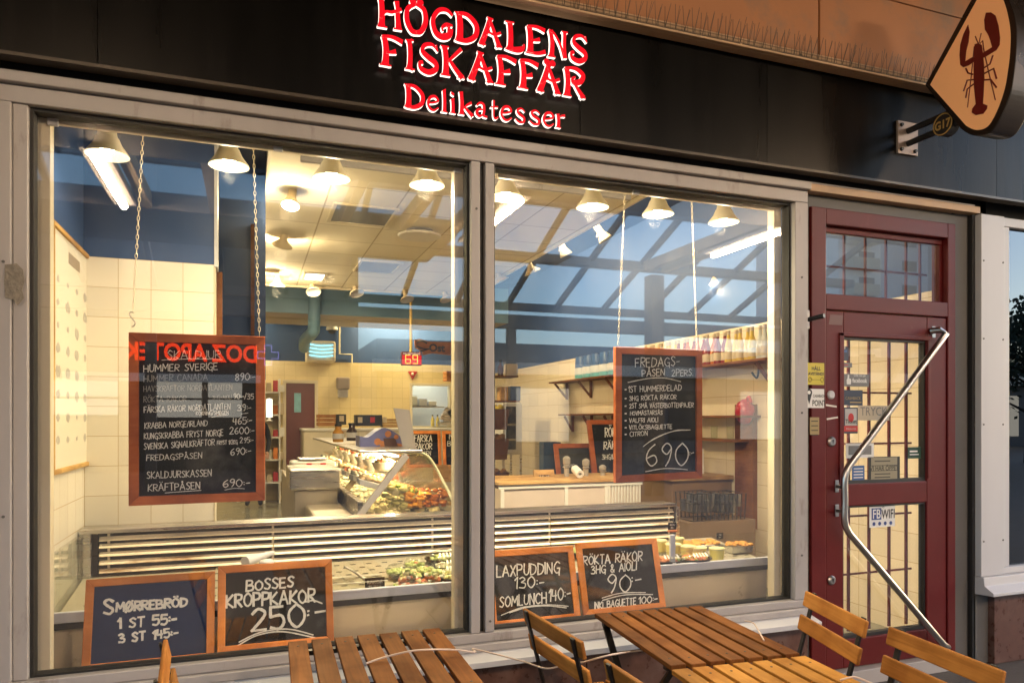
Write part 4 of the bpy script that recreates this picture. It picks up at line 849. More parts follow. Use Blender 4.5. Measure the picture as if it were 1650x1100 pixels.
# panels in the ceiling: darker vents and lit panel
def cpanel(us, label, name, m_, cat, dz=.004, th=.006):
    pts = [PZ(u, v, CZ - dz) for u, v in us]; xs = [p.x for p in pts]; ysx = [p.y for p in pts]
    x0, x1, y0, y1 = min(xs), max(xs), min(ysx), max(ysx)
    t = thing(name, label, cat, ((x0 + x1) / 2, (y0 + y1) / 2, CZ))
    MB().box(x0, x1, y0, y1, CZ - dz - th, CZ - dz).build("panel", m_, t)
    f_ = MB().box(x0 - .03, x0, y0 - .03, y1 + .03, CZ - dz - th - .006, CZ - .001).box(x1, x1 + .03, y0 - .03, y1 + .03, CZ - dz - th - .006, CZ - .001).box(x0, x1, y0 - .03, y0, CZ - dz - th - .006, CZ - .001).box(x0, x1, y1, y1 + .03, CZ - dz - th - .006, CZ - .001)
    f_.build("frame", M['reveal'], t); return (x0, x1, y0, y1)
gv = mat("grey vent grille", (.16, .165, .19), .5); gb = mat("beige vent panel", (.34, .29, .20), .6)
cpanel([(542, 331), (635, 337), (620, 362), (533, 355)], "grey square vent panel in the ceiling behind the third pendant", "ceiling_vent", gv, "vent")
cpanel([(585, 420), (645, 424), (630, 438), (573, 436)], "beige vent panel far back in the dropped ceiling", "ceiling_vent", gb, "vent")
LP = cpanel([(495, 440), (522, 441), (519, 450), (490, 449)], "lit square ceiling light panel near the blue beam", "ceiling_light", M['panel'], "ceiling light")
rv = PZ(676, 376, CZ - .03)
r_ = thing("round_vent", "round white ceiling air vent with a dark gap above it", "vent", rv)
MB().lathe([(0, .02), (.10, .02), (.20, .03), (.21, .045), (.20, .05), (0, .05)], (rv.x, rv.y, CZ - .095), 28).build("plate", M['white'], r_, smooth=40)
MB().lathe([(.13, 0), (.13, .045), (0, .045)], (rv.x, rv.y, CZ - .046), 24).build("neck", gv, r_)
# ================================================================ lamps
def alight(name, loc, w, h, e, col, rot=(0, 0, 0)):
    l = bpy.data.lights.new(name, 'AREA'); l.shape = 'RECTANGLE'; l.size = w; l.size_y = h; l.energy = e; l.color = col
    o = bpy.data.objects.new(name, l); COL.objects.link(o); o.location = loc; o.rotation_euler = rot; return o
def plight(name, loc, e, col, r=.04):
    l = bpy.data.lights.new(name, 'POINT'); l.energy = e; l.color = col; l.shadow_soft_size = r
    o = bpy.data.objects.new(name, l); COL.objects.link(o); o.location = loc; return o
YP = .38
pend = [(173, 255, "pendant lamp nearest the tiled side wall"), (369, 272, "pendant lamp in front of the dark blue panel"), (534, 292, "pendant lamp with yellowish glow below the grey ceiling vent"), (688, 303, "dimmer pendant lamp with a visible bulb just left of the mullion"),
        (815, 322, "pendant lamp just right of the window mullion"), (955, 338, "pendant lamp by the left chain of the Friday bag board"), (1060, 349, "pendant lamp between the chains of the Friday bag board"), (1166, 362, "pendant lamp nearest the burgundy door")]
def pendant(p, label):
    t = thing("pendant_lamp", label, "pendant lamp", p, "pendant lamps behind the window")
    local(MB().lathe([(.094, .0), (.090, .011), (.062, .048), (.049, .080), (.043, .084), (.037, .124), (.033, .130), (.031, .18), (.028, .215), (.0, .215)], (0, 0, 0), 32).build("shade", M['shade'], t, smooth=30))
    local(MB().lathe([(.0925, .001), (.088, .0115), (.060, .047), (.046, .078), (.0, .080)], (0, 0, -.001), 32).build("shade_lining", M['shade_in'], t, smooth=30))
    local(MB().lathe([(0, .0), (.018, .004), (.030, .02), (.034, .04), (.028, .062), (.016, .085), (0, .086)], (0, 0, .008), 20).build("bulb", M['bulb'], t, smooth=60))
    local(MB().lathe([(.012, .215), (.012, .40), (0, .40)], (0, 0, 0), 10).build("stem", M['shade'], t)); return t
p = PY(*pend[0][:2], YP); p.z += .012; L0 = pendant(p, pend[0][2])
for i, (u, v, lb) in enumerate(pend):
    q = PY(u, v, YP); q.z += .012
    if i: dup(L0, loc=q, label=lb)
    l = bpy.data.lights.new("pendant_light", 'SPOT'); l.energy = PENDANT_W * (.25, .8, 4.2, 2.6, 4.6, 4.6, 4.8, 4.2)[i]; l.color = WARM if i != 2 else (1.0, .8, .35); l.spot_size = rad(158); l.spot_blend = .9; l.shadow_soft_size = .05
    o = bpy.data.objects.new("pendant_light", l); COL.objects.link(o); o.location = (q.x, q.y, q.z - .01)
    if i: plight("pendant_glow", (q.x, q.y, q.z - .045), PENDANT_W * .42, WARM, .03)
ra, rb = PY(484, 256, .89), PY(1015, 318, .89)
tag(MB().box(-.84, 4.27, YP - .02, YP + .02, 3.17, 3.20).build("lamp_rail", M['reveal']), "cream rail from which the window pendants hang", "lamp rail")
tag(MB().bar(ra, (rb.x, rb.y, ra.z), .03, .03).build("track_rail", M['alu']), "thin grey spotlight track under the ceiling edge by the window", "track rail")
# spotlights on tracks
def spot(p, aim, label, lit, r=.075, pw=SPOT_W, conn=True):
    t = thing("spotlight", label, "spotlight", p, "cream track spotlights under the ceiling")
    d = (Vector(aim) - Vector(p)).normalized(); R = d.to_track_quat('Z', 'Y').to_matrix().to_4x4()
    c = Vector(p)
    MB().lathe([(0, -.17), (.03, -.17), (.034, -.16), (.036, -.07), (.045, -.05), (r, 0), (r, .01)], c, 20, M=R).build("shade", M['shade_sp'], t, smooth=30)
    MB().lathe([(r - .004, .009), (r * .6, -.012), (0, -.02)], c, 20, M=R).build("lens", M['bulb_sp'] if lit else M['alu_pale'], t, smooth=40)
    bk = c - d * .10
    if conn:
        m = MB().tube([bk, (bk.x, bk.y, min(CZ - .012, bk.z + .18))], .008, 6)
        m.box(bk.x - .03, bk.x + .03, bk.y - .015, bk.y + .015, min(CZ - .03, bk.z + .18) - .01, min(CZ - .03, bk.z + .18) + .02); m.build("stem", M['shade_sp'], t)
    if lit and pw:
        l = bpy.data.lights.new("spot_light", 'POINT'); l.energy = pw; l.color = WARM2; l.shadow_soft_size = .06
        o = bpy.data.objects.new("spot_light", l); COL.objects.link(o); o.location = c + d * .09; o.rotation_euler = (-d).to_track_quat('Z', 'Y').to_euler()
    return t
M['shade_sp'] = mat("cream spotlight metal", (.60, .50, .34), .45, 0, .05); M['bulb_sp'] = emit("lit spotlight lens", (1, .90, .66), 14)
sp = [(468, 330, 2.6, (-.1, 1.6, .5), True, "lit spotlight seen from the side at the near end of the left track"), (455, 395, 4.2, (-.3, 6, .4), True, "lit spotlight aimed at the fish counter on the left track"), (438, 437, 6.0, (.0, 7, .4), True, "lit glaring spotlight above the far left end of the counter"), (446, 460, 6.3, (.2, 7, .2), True, "second lit glaring spotlight just below its neighbour at the left track end"),
      (505, 470, 6.7, (1.0, 5.5, 1), False, "unlit spotlight in front of the light blue duct"), (575, 472, 6.7, (2.0, 5.4, .8), False, "unlit spotlight right of the blue duct on the far track"), (656, 482, 6.7, (2.6, 5.6, .6), False, "unlit square-bodied spotlight above the queue number display"), (720, 482, 6.7, (3.2, 5.8, .8), False, "unlit spotlight nearest the mullion on the far track"),
      (808, 452, 5.2, (4.2, 5.0, 1), False, "unlit spotlight at the far end of the right ceiling edge"), (858, 438, 4.5, (4.2, 4.6, 1.2), False, "unlit spotlight second from the far end of the right ceiling edge"), (912, 410, 3.7, (4.2, 3.6, 1.3), False, "unlit spotlight in the middle of the right ceiling edge"), (975, 385, 3.0, (4.3, 2.6, 1.7), False, "unlit spotlight nearest the window on the right ceiling edge"),
      (1155, 456, 2.6, (4.2, 2.2, 1.5), True, "lit spotlight above the bottle shelf at the right wall")]
for u, v, Y, aim, lit, lb in sp:
    p = PY(u, v, Y); spot(p, (p.x + (aim[0] - p.x), aim[1], aim[2]), lb, lit, .10 if Y > 4 else .07)
# lit ceiling panel; two added tube lamps hidden behind the beam brighten the back
l0, l1, l2, l3 = LP
alight("ceiling_panel_light", ((l0 + l1) / 2, (l2 + l3) / 2, CZ - .03), .5, .5, PANEL_W * 2, (1, .78, .44))
for k, (x, y) in enumerate(((-.6, 9.4), (2.6, 9.3))):
    t = thing("ceiling_light", ("added warm tube lamp hidden behind the blue beam at left", "added warm tube lamp hidden behind the blue beam at right")[k], "ceiling light", (x, y + .9, z0 + .45))
    y += .95
    MB().box(x - .6, x + .6, y - .03, y + .03, z0 + .40, z0 + .45).build("diffuser", M['panel'], t)
    alight("added_back_tube_light", (x, y, z0 + .38), 1.2, .08, PANEL_W * 1.05, (1, .80, .40))
plight("kitchen_light", ((px_.x + py_.x) / 2, YB + .45, px_.z + .25), 3.5, (.9, 1, .9), .1)
cv = thing("added_cove_lamp", "added unseen warm tube lamp on top of the dropped ceiling edge by the right wall", "lamp", (2.96, 3.6, CZ + .1))  # added lamp, out of view, put here to brighten the right wall
MB().tube([(2.95, 1.2, CZ + .14), (2.95, 6.4, CZ + .14)], .02, 8).build("tube", M['panel'], cv); MB().box(2.90, 3.0, 1.15, 6.45, CZ + .06, CZ + .10).build("housing", M['white'], cv)
alight("added_cove_light", (2.99, 3.8, CZ + .17), .06, 5.0, 36, (1, .80, .48), (0, rad(-55), 0))
# ================================================================ refrigerated window counter
K = thing("chilled_counter", "stainless chilled display counter running along the shop window", "display counter", (1.1, .6, .1))
xk0, xk1 = -.825, 3.03
MB().box(xk0, xk1, .24, .262, .690, .738).build("front_lip", M['steel_lip'] if 'steel_lip' in M else M.setdefault('steel_lip', mat("blue grey steel lip", (.56, .58, .66), .4, .2)), K, bevel=.004)
MB().box(xk0, xk1, .30, .33, .44, .655).build("front_panel", M['steel_dirty'], K, bevel=.003)
MB().box(xk0, xk1, .331, .85, .42, .66).box(xk0, xk1, .264, .33, .656, .689).build("body", M['dark'], K)
for x in (-.7, .45, 1.7, 2.6): MB().box(x, x + .06, .36, .42, .10, .419).build("leg", M['dark'], K)
MB().prism([(xk0 + .02, .263, .700), (xk0 + .02, .85, .765), (xk0 + .02, .85, .755), (xk0 + .02, .263, .690)], (xk1 - xk0 - .04, 0, 0)).build("tray_deck", M['deck'] if 'deck' in M else M.setdefault('deck', mat("perforated deck steel", (.42, .37, .28), .4, .2, .1, 20)), K)
sl = MB()
rr_ = random.Random(3)
for i in range(42):
    for j in range(9):
        x = xk0 + .10 + i * .09 + (j % 2) * .045; t_ = (j + .7) / 9.6; y = .263 + t_ * .56; z = .7005 + t_ * .062
        if x < xk1 - .05: sl.box(x, x + .030, y, y + .012, z + .0005, z + .0025)
sl.build("deck_slots", M['dark'], K)
MB().box(xk0, -.77, .84, .88, .74, 1.0).build("end_post", M['steel'], K, bevel=.004)
MB().box(-.745, 2.72, .875, .885, .77, .99).build("grille_back", M['dark'], K)
gl = MB()
zz = [.795, .838, .881, .924, .962]
for xa, xb in ((-.735, .12), (.125, 1.80), (1.805, 2.71)):
    for z in zz: gl.bar((xa, .855, z), (xb, .855, z), .028, .005, (0, -.75, .66))
for x in (-.70, .115, 1.03, 1.797, 2.68): gl.box(x, x + .012, .8685, .8745, .78, .985)
gl.build("louvre_grille", M['steel_warm'] if 'steel_warm' in M else M.setdefault('steel_warm', mat("warm stained steel", (.82, .72, .55), .4, .15, .15, 14, (.2, 1, 1), dirt=((.30, .18, .08), 9, .58))), K, bevel=.002)
MB().box(xk0, 2.725, .835, 1.0, .992, 1.012).build("top_ledge", M['steel'], K, bevel=.003)
MB().box(2.7205, 2.745, .83, .90, .74, .99).build("end_post", M['steel'], K, bevel=.003)
MB().box(xk0, xk0 + .02, .264, .84, .70, .99).build("end_panel", M['glass2'], K)
gg = MB().box(xk0 + .02, 2.93, .285, .291, .705, .885); gg.build("front_glass", M['glass2'], K)
for u in (1082,):
    p = PY(u, 905, .285); 
    MB().box(p.x - .017, p.x + .017, .268, .284, .735, .905).box(p.x - .012, p.x + .012, .25, .267, .70, .745).build("glass_clamp", M['steel_lip'], K, bevel=.003)
x = PX(1440 if False else 347, 905, .1).x
# ---- food on the counter
def deckz(y): return .7015 + (y - .263) / .587 * .065
fc = [mat("salad green", (.42, .48, .16), .5, vary=.4, scale=60), mat("rice white", (.66, .62, .50), .5, vary=.1, scale=60), mat("shrimp orange", (.60, .20, .09), .45, vary=.3, scale=50), mat("egg yellow", (.68, .45, .06), .45, vary=.2), mat("herb dark green", (.24, .34, .10), .5, vary=.3, scale=60), mat("cream dip", (.72, .64, .32), .5, vary=.05)]
M['lid_rib'] = mat("white label print", (.75, .73, .68), .4)
def bowl(label, loc, kinds, r=.088, base='dark', name="salad_bowl", ribs=True, sx=1.25):
    t = thing(name, label, "salad bowl", (0, 0, 0), "salad bowls on the counter")
    local(MB().lathe([(0, 0), (r * .75, 0), (r, .035), (r * 1.06, .036), (r * 1.06, .04), (r * .97, .04), (r * .72, .006), (0, .006)], (0, 0, 0), 24, sx=sx).build("bowl", M[base], t, smooth=35))
    f_ = MB(); g_ = random.Random(label)
    for i in range(60):
        a = g_.uniform(0, 6.28); q = math.sqrt(g_.random()) * r * .78; f_.lump((q * math.cos(a) * sx, q * math.sin(a), .034 + g_.uniform(0, .016) * (1 - q / r)), g_.uniform(.009, .017), 7, .35, kinds[0] if g_.random() < .72 else g_.choice(kinds), .8, g_.random())
    local(f_.build("salad", fc, t, smooth=70))
    local(MB().lathe([(r * 1.05, .0405), (r * .98, .052), (r * .75, .072), (r * .4, .080), (0, .081)], (0, 0, 0), 24, sx=sx).build("lid", M['plastic'], t, smooth=40))
    if ribs:  # white stripes painted on the lid as reflections along its ribs
        m = MB()
        for i in range(5): m.prism([(-.050 + i * .022, -.88 * r, .058), (-.038 + i * .022, -.88 * r, .058), (-.036 + i * .020, -.62 * r, .0775), (-.046 + i * .020, -.62 * r, .0775)], (0, -.001, .001))
        local(m.build("rib_reflection", M['lid_rib'], t))
    t.location = loc; return t
D_ = 'dark'
b0 = None
bowls = [(716, 893, .66, [0, 1, 5], "oval bowl of pale salad at the back beside the mullion"), (728, 914, .52, [1, 0, 4], "oval bowl of green salad in the second row beside the mullion"), (728, 934, .42, [1, 5, 0], "oval bowl of white salad in the third row beside the mullion"), (737, 949, .33, [5, 1, 0], "oval bowl of rice salad at the front beside the mullion"),
         (838, 880, .55, [1, 2, 0], "oval bowl of crab salad directly right of the mullion"), (885, 875, .57, [2, 1, 2], "oval bowl of pink prawn salad above the smoked prawn board"), (945, 870, .6, [0, 3, 5], "oval bowl of green egg salad above the smoked prawn board"), (988, 867, .6, [2, 0, 3], "oval bowl of mixed prawn salad left of the dip tubs"),
         (1072, 900, .34, [2, 1, 4], "dark oval bowl right behind the glass clamp"), (1118, 896, .33, [2, 3, 4, 1], "black oval bowl of seafood at the front lip right of the clamp")]
for u, v, Y, kk, lb in bowls:
    p = PY(u, v, Y); bowl(lb, (p.x, Y, deckz(Y)), kk)
def tub(label, loc, h=.075, r=.047):
    t = thing("dip_tub", label, "tub", (0, 0, 0), "yellow dip tubs on the counter")
    local(MB().lathe([(0, 0), (r * .85, 0), (r, h), (0, h)], (0, 0, 0), 24).build("tub", mat("pale yellow dip", (.82, .70, .20), .3, vary=.05), t, smooth=35))
    local(MB().lathe([(r * 1.05, h - .004), (r * 1.06, h + .004), (r * .98, h + .006), (r * .9, h + .003), (0, h + .003)], (0, 0, 0), 24).build("lid", M['lid_y'], t, smooth=35)); t.location = loc; return t
M['lid_y'] = mat("frosted yellow lid", (.74, .68, .38), .3)
tubs = [(1062, 868, .60, "dip tub at the back left of the tub group"), (1090, 866, .62, "dip tub behind the orange price clip"), (1030, 872, .58, "dip tub left of the glass clamp at the back"), (1085, 880, .50, "dip tub in the middle of the tub group"), (1108, 882, .44, "dip tub next to the front right tub"), (1126, 890, .40, "second dip tub from the front behind the seafood bowl"), (1155, 897, .36, "front right dip tub standing alone beside the foil pie")]
for u, v, Y, lb in tubs:
    p = PY(u, v, Y); tub(lb, (p.x, Y, deckz(Y)))
p = PY(1188, 884, .5)
t = thing("foil_pie", "golden pie in a square aluminium foil tray at the right end of the counter", "pie", (p.x, .5, deckz(.5)))
local(MB().prism([(-.075, -.05, 0), (.075, -.05, 0), (.085, -.06, .045), (-.085, -.06, .045)], (0, .11, 0)).build("foil_tray", mat("foil", (.7, .7, .68), .3, 1, .2, 50, bump=.5, bscale=60), t, bevel=.003))
pm = MB(); g_ = random.Random(5)
for i in range(40): pm.lump((g_.uniform(-.075, .075), g_.uniform(-.05, .045), .046 + g_.uniform(0, .010)), g_.uniform(.012, .024), 7, .3, 0, .5, g_.random())
local(pm.build("crust", mat("golden crust", (.55, .26, .05), .55, vary=.4, scale=40), t, smooth=70))
pz = PY(1125, 868, .66)
t = tag(None or thing("pie_slab", "flat golden cheese pie at the back of the counter behind the dip tubs", "pie", (pz.x, .66, deckz(.66))))
pm = MB()
for i in range(60): pm.lump((g_.uniform(-.14, .14), g_.uniform(-.07, .07), .02 + g_.uniform(0, .01)), g_.uniform(.015, .028), 7, .3, 0, .5, g_.random())
local(pm.build("crust", mat("orange cheese crust", (.60, .30, .05), .5, vary=.4, scale=40), t, smooth=70)); local(MB().lathe([(0, 0), (.15, 0), (.165, .02), (.0, .02)], (0, 0, 0), 28, sx=1.05, sy=.55).build("dish", M['alu_pale'], t, smooth=40))
def price_tag(label, u, v, Y, txt, wd=.055, hgt=.045, clip=True):
    p = PY(u, v, Y); t = thing("price_tag", label, "price tag", p, "small black price tags on the counter")
    local(MB().box(-wd / 2, wd / 2, -.002, .002, 0, hgt).build("tag", M['slate'], t, bevel=.002))
    if txt:
        m = MB(); print_text(m, txt[0], (0, -.0028, hgt * .58), X_, Z_, hgt * .34, 0, 0); print_text(m, txt[1], (0, -.0028, hgt * .18), X_, Z_, hgt * .36, 0, 0); local(m.build("lettering", M['chalk'], t))
    if clip: local(MB().box(-wd / 2, wd / 2, -.012, .004, -.012, -.001).build("clip", mat("orange clip", (.55, .16, .04), .4), t))
price_tag("black price tag with an orange foot beside the prawn sandwiches", 604, 952, .30, ("RÄKOR", "TUNA"), .10, .07)
price_tag("black price tag with an orange clip by the glass clamp", 1083, 853, .45, ("AIOLI", "35:-"), .06, .045)
price_tag("small black price tag in front of the foil pie", 1160, 868, .48, ("PAJ", "89:-"), .05, .04, False)
# prawn sandwiches on lettuce
for u, v, lb in ((660, 945, "open prawn sandwich on lettuce next to the price tag"), (700, 940, "open prawn sandwich with lemon right of its twin")):
    p = PY(u, v, .33); t = thing("prawn_sandwich", lb, "sandwich", (p.x, .33, deckz(.33)), "open prawn sandwiches on the counter")
    m = MB(); g_ = random.Random(lb)
    local(MB().box(-.05, .05, -.04, .05, 0, .016).build("bread", mat("rye bread", (.30, .16, .06), .8), t, bevel=.004))
    for i in range(60):
        q = g_.random(); a = g_.uniform(0, 6.28); r = .062 * (1 - q * .7)
        m.lump((r * math.cos(a), r * math.sin(a) * .8, .014 + q * .075), g_.uniform(.008, .017), 7, .4, g_.choice([2, 2, 2, 5, 1] if q < .6 else [0, 0, 5]), .8, g_.random())
    local(m.build("topping", fc, t, smooth=70))
    m = MB()
    for i in range(9):
        a = i * .7; m.lump((.07 * math.cos(a), .06 * math.sin(a), .012), .018, 7, .5, 0, .5, i)
    local(m.build("lettuce", mat("bright lettuce", (.32, .46, .06), .5, vary=.4, scale=80), t, smooth=60))
for u, v, Y, lb in ((640, 918, .48, "round clear bowl of shrimp salad at the left of the salad cluster"), (668, 903, .58, "round clear bowl with tomato at the back of the salad cluster"), (684, 922, .47, "round clear bowl with tomato at the right of the salad cluster"), (662, 933, .40, "round clear bowl of shrimp at the front of the salad cluster")):
    p = PY(u, v, Y); bowl(lb, (p.x, Y, deckz(Y)), [0, 0, 2, 5, 0], .060, 'plastic', "round_salad_bowl", False, 1.0)
p = PY(575, 955, .33)
t = thing("clear_food_tray", "empty clear plastic tray with raised rim left of the sandwiches", "tray", (p.x, .36, deckz(.36)))
local(MB().prism([(-.13, -.05, .0), (.13, -.05, 0), (.145, -.06, .045), (-.145, -.06, .045)], (0, .15, 0)).build("tray", M['plastic'], t, bevel=.006)); local(MB().box(-.15, .15, -.065, -.058, .0455, .049).box(-.15, .15, .091, .098, .0455, .049).build("rim", M['white'], t, bevel=.002))
a = PY(555, 912, .5); b_ = PY(592, 935, .40); t = MB().tube([a, a.lerp(b_, .5) + Vector((0, 0, .004)), b_], [.006, .007, .012], 8)
tag(t.build("serving_tongs", M['chrome'], smooth=50), "shiny serving tongs lying across the perforated tray", "tongs")
a = PY(395, 905, .55); b_ = PY(440, 890, .7); m = MB().tube([a, b_], [.03, .012], 10); m.lump(PY(430, 905, .5), .04, 12, .05, 0, .4, 4)
tag(m.build("serving_ladle", M['alu_pale'], smooth=60), "pale serving ladle behind the potato dumpling board", "ladle")
p = PY(290, 922, .6); m = MB()
for i in range(14): m.lump((p.x + random.uniform(-.05, .05), .6 + random.uniform(-.04, .04), deckz(.6) + random.uniform(.01, .05)), .024, 7, .3, 0, .7, i)
tag(m.build("food_portion", fc[3], smooth=60), "golden food portion peeking over the navy chalkboard", "food")
# ================================================================ curved glass fish counter (runs away from the window)
C_ = thing("fish_counter", "long steel fish counter with curved glass front and sloping end struts", "display counter", (1.1, 2.1, .1))
Y0, Y1 = 2.05, 6.2
zd = PY(605, 828, Y0).z; xs_l = PY(572, 826, Y0).x; xs_r = PY(738, 820, Y0).x; top = PY(655, 735, Y0); topz = top.z
xa = PY(505, 830, Y0).x
st2 = mat("worn counter steel", (.50, .45, .36), .35, .7, .15, 6, dirt=((.22, .17, .10), 4, .62))
MB().box(xs_l, xs_r + .02, Y0, Y1, FL + .1, zd - .04).build("base", st2, C_, bevel=.01)
MB().box(xs_l + .02, xs_r, Y0 + .03, Y1, zd - .039, zd - .02).build("deck", M['alu_pale'], C_)
MB().box(xa, xs_l - .002, Y0 - .02, Y0 + .9, zd - .32, zd - .01).build("end_cabinet", st2, C_, bevel=.03, seg=3)
ps = [PY(540, 775, 3.2), PY(472, 757, 3.2)]
MB().box(ps[1].x, ps[0].x, 3.0, 5.6, FL + .1, ps[1].z - .16).build("work_cabinet", st2, C_, bevel=.01)
MB().box(ps[1].x - .04, ps[0].x + .02, 2.95, 3.6, ps[1].z - .155, ps[1].z + .02).build("work_top", M['steel'], C_, bevel=.012)
M['case_glass'] = glass("display case glass", 1.75, (.97, .93, .80), .02, 1.0, film=.02)
# glass: customer side curve
prof = cr([Vector((xs_r, 0, zd - .01)), Vector((xs_r - .10, 0, zd + .20)), Vector((xs_r - .22, 0, topz - .02)), Vector((xs_r - .32, 0, topz + .03)), Vector((top.x, 0, topz + .02))], 6)
m = MB(); n = len(prof)
m.add([(q.x, Y0 + .02, q.z) for q in prof] + [(q.x, Y1, q.z) for q in prof], [(i, i + 1, n + i + 1, n + i) for i in range(n - 1)])
gls = m.build("curved_glass", M['case_glass'], C_, smooth=80); sm = gls.modifiers.new("thickness", 'SOLIDIFY'); sm.thickness = .006
m = MB(); poly = [(q.x, Y0 + .012, q.z) for q in prof] + [(xs_l + .02, Y0 + .012, zd)]
m.prism(poly, (0, .006, 0)); m.build("end_glass", M['case_glass'], C_)
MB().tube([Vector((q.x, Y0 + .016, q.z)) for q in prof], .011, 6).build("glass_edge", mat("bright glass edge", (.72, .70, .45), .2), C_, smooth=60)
for k, Y in enumerate((Y0, 3.3, 4.6, 5.9)):
    MB().bar((xs_l + .02, Y, zd - .02), (top.x, Y, topz + .01), .05, .035, (0, 1, 0)).build("strut", M['alu'] if k == 0 else M['beige'], C_, bevel=.004)
MB().box(top.x - .36, top.x + .12, Y0 - .02, Y1, topz + .03, topz + .05).build("top_shelf", M['steel'], C_, bevel=.004)
MB().box(xs_l + .02, xs_l + .06, Y0, Y1, zd - .02, zd + .10).build("rear_rail", M['steel'], C_, bevel=.003)
# strip light inside the counter
MB().box(top.x - .06, top.x - .02, Y0 + .2, Y1, topz - .015, topz + .0).build("strip_lamp", M['panel'], C_)
alight("counter_strip_light", (top.x - .04, (Y0 + Y1) / 2, topz - .02), .05, 3.8, 36, (1, .80, .44))
fishc = [mat("pale fish fillet", (.52, .38, .22), .35, vary=.3, scale=25), mat("salmon", (.56, .16, .05), .35, vary=.25, scale=25), mat("silver fish skin", (.24, .25, .24), .3, .3, .3, 30), mat("crushed ice", (.60, .58, .48), .3, vary=.1, scale=60), M['white']]
m = MB(); g_ = random.Random(9)
for i in range(420): m.lump((g_.uniform(xs_l + .08, xs_r - .08), g_.uniform(Y0 + .08, Y1 - .1), zd - .01 + g_.uniform(0, .02)), g_.uniform(.02, .045), 6, .4, 3, .6, g_.random())
o = m.build("crushed_ice", fishc, None, smooth=60); tag(o, "bed of crushed ice in the fish counter", "ice", kind="stuff")
first = {}
tray_m = M['alu_pale']
conts = [("pale fish fillets", 0), ("orange salmon", 1), ("silvery herring", 2), ("green salad mix", 5), ("pink prawns", 6), ("white seafood salad", 4)]
fishc2 = fishc + [mat("green salad mix", (.20, .30, .06), .5, vary=.5, scale=40), mat("pink prawn shells", (.60, .18, .09), .35, vary=.35, scale=40)]
def fish_tray(kind):
    nm, mi = conts[kind]; t = thing("fish_tray", "", "food tray", (0, 0, 0), "")
    local(MB().prism([(-.14, -.085, 0), (.14, -.085, 0), (.155, -.10, .045), (-.155, -.10, .045)], (0, .185, 0)).build("tray", tray_m, t, bevel=.004))
    m = MB(); gg_ = random.Random(kind)
    if mi in (0, 1, 2):
        for q in range(7):
            for r in range(5): m.lump((-.12 + q * .04, gg_.uniform(-.06, .06), .045 + gg_.uniform(0, .025)), .030, 8, .15, mi, .55, q * 9 + r)
    else:
        for q in range(46): m.lump((gg_.uniform(-.13, .13), gg_.uniform(-.07, .07), .04 + gg_.uniform(0, .04)), gg_.uniform(.014, .026), 6, .4, mi if gg_.random() < .7 else gg_.choice([1, 4, 5, 6]), .8, q)
    local(m.build("contents", fishc2, t, smooth=60)); return t
rows = 8
for i in range(rows):
    for j in range(3):
        kd = (i * 2 + j * 3 + (i * j) % 2) % 6
        if kd not in first: first[kd] = o = fish_tray(kd)
        else: o = dup(first[kd])
        fx = (.24, .54, .82)[j]
        o.location = (xs_l + (xs_r - xs_l) * fx, Y0 + .22 + i * .47, zd + (.17, .09, .01)[j]); o.rotation_euler = (0, rad(16), g_.uniform(-.08, .08))
        o["label"] = "steel tray of " + conts[kd][0] + " in the curved glass counter"; o["group"] = "trays of " + conts[kd][0] + " in the counter"
for (fx, dy, r, sz, col, lb) in ((.62, .14, .085, 1.3, (.60, .30, .05), "golden pile of smoked fish at the near end of the glass case"), (.80, .16, .075, 1.0, (.55, .20, .05), "orange pile of smoked salmon at the near right of the glass case"), (.45, .15, .075, 1.1, (.46, .46, .26), "pale olive heap of mussels at the near end of the glass case")):
    m = MB()
    for q in range(34): m.lump((xs_l + (xs_r - xs_l) * fx + g_.uniform(-.09, .09), Y0 + dy + g_.uniform(-.05, .05), zd + .03 + g_.random() ** 1.6 * .15), r * g_.uniform(.25, .55), 7, .45, 0, .5, q + int(fx * 100))
    tag(m.build("smoked_fish", mat("piece " + lb[:10], col, .25, vary=.45, scale=18), smooth=75), lb, "fish")
# glass shelf with bowls inside the case
zsf = zd + .30
MB().box(xs_l + .14, xs_l + .42, Y0 + .15, Y1 - .1, zsf, zsf + .008).build("glass_shelf", M['case_glass'], C_)
for i in range(7):
    m = MB(); gg_ = random.Random(i + 40)
    t = thing("food_bowl", "white bowl of mixed seafood on the inner glass shelf", "bowl", (xs_l + .28, Y0 + .4 + i * .5, zsf + .009), "white bowls on the inner glass shelf")
    local(MB().lathe([(0, 0), (.07, 0), (.10, .06), (.095, .06), (.066, .006), (0, .006)], (0, 0, 0), 18).build("bowl", M['white'], t, smooth=40))
    for q in range(24): m.lump((gg_.uniform(-.06, .06), gg_.uniform(-.06, .06), .05 + gg_.uniform(0, .03)), gg_.uniform(.014, .024), 6, .4, gg_.choice([1, 4, 6, 5, 0]), .8, q)
    local(m.build("contents", fishc2, t, smooth=60))
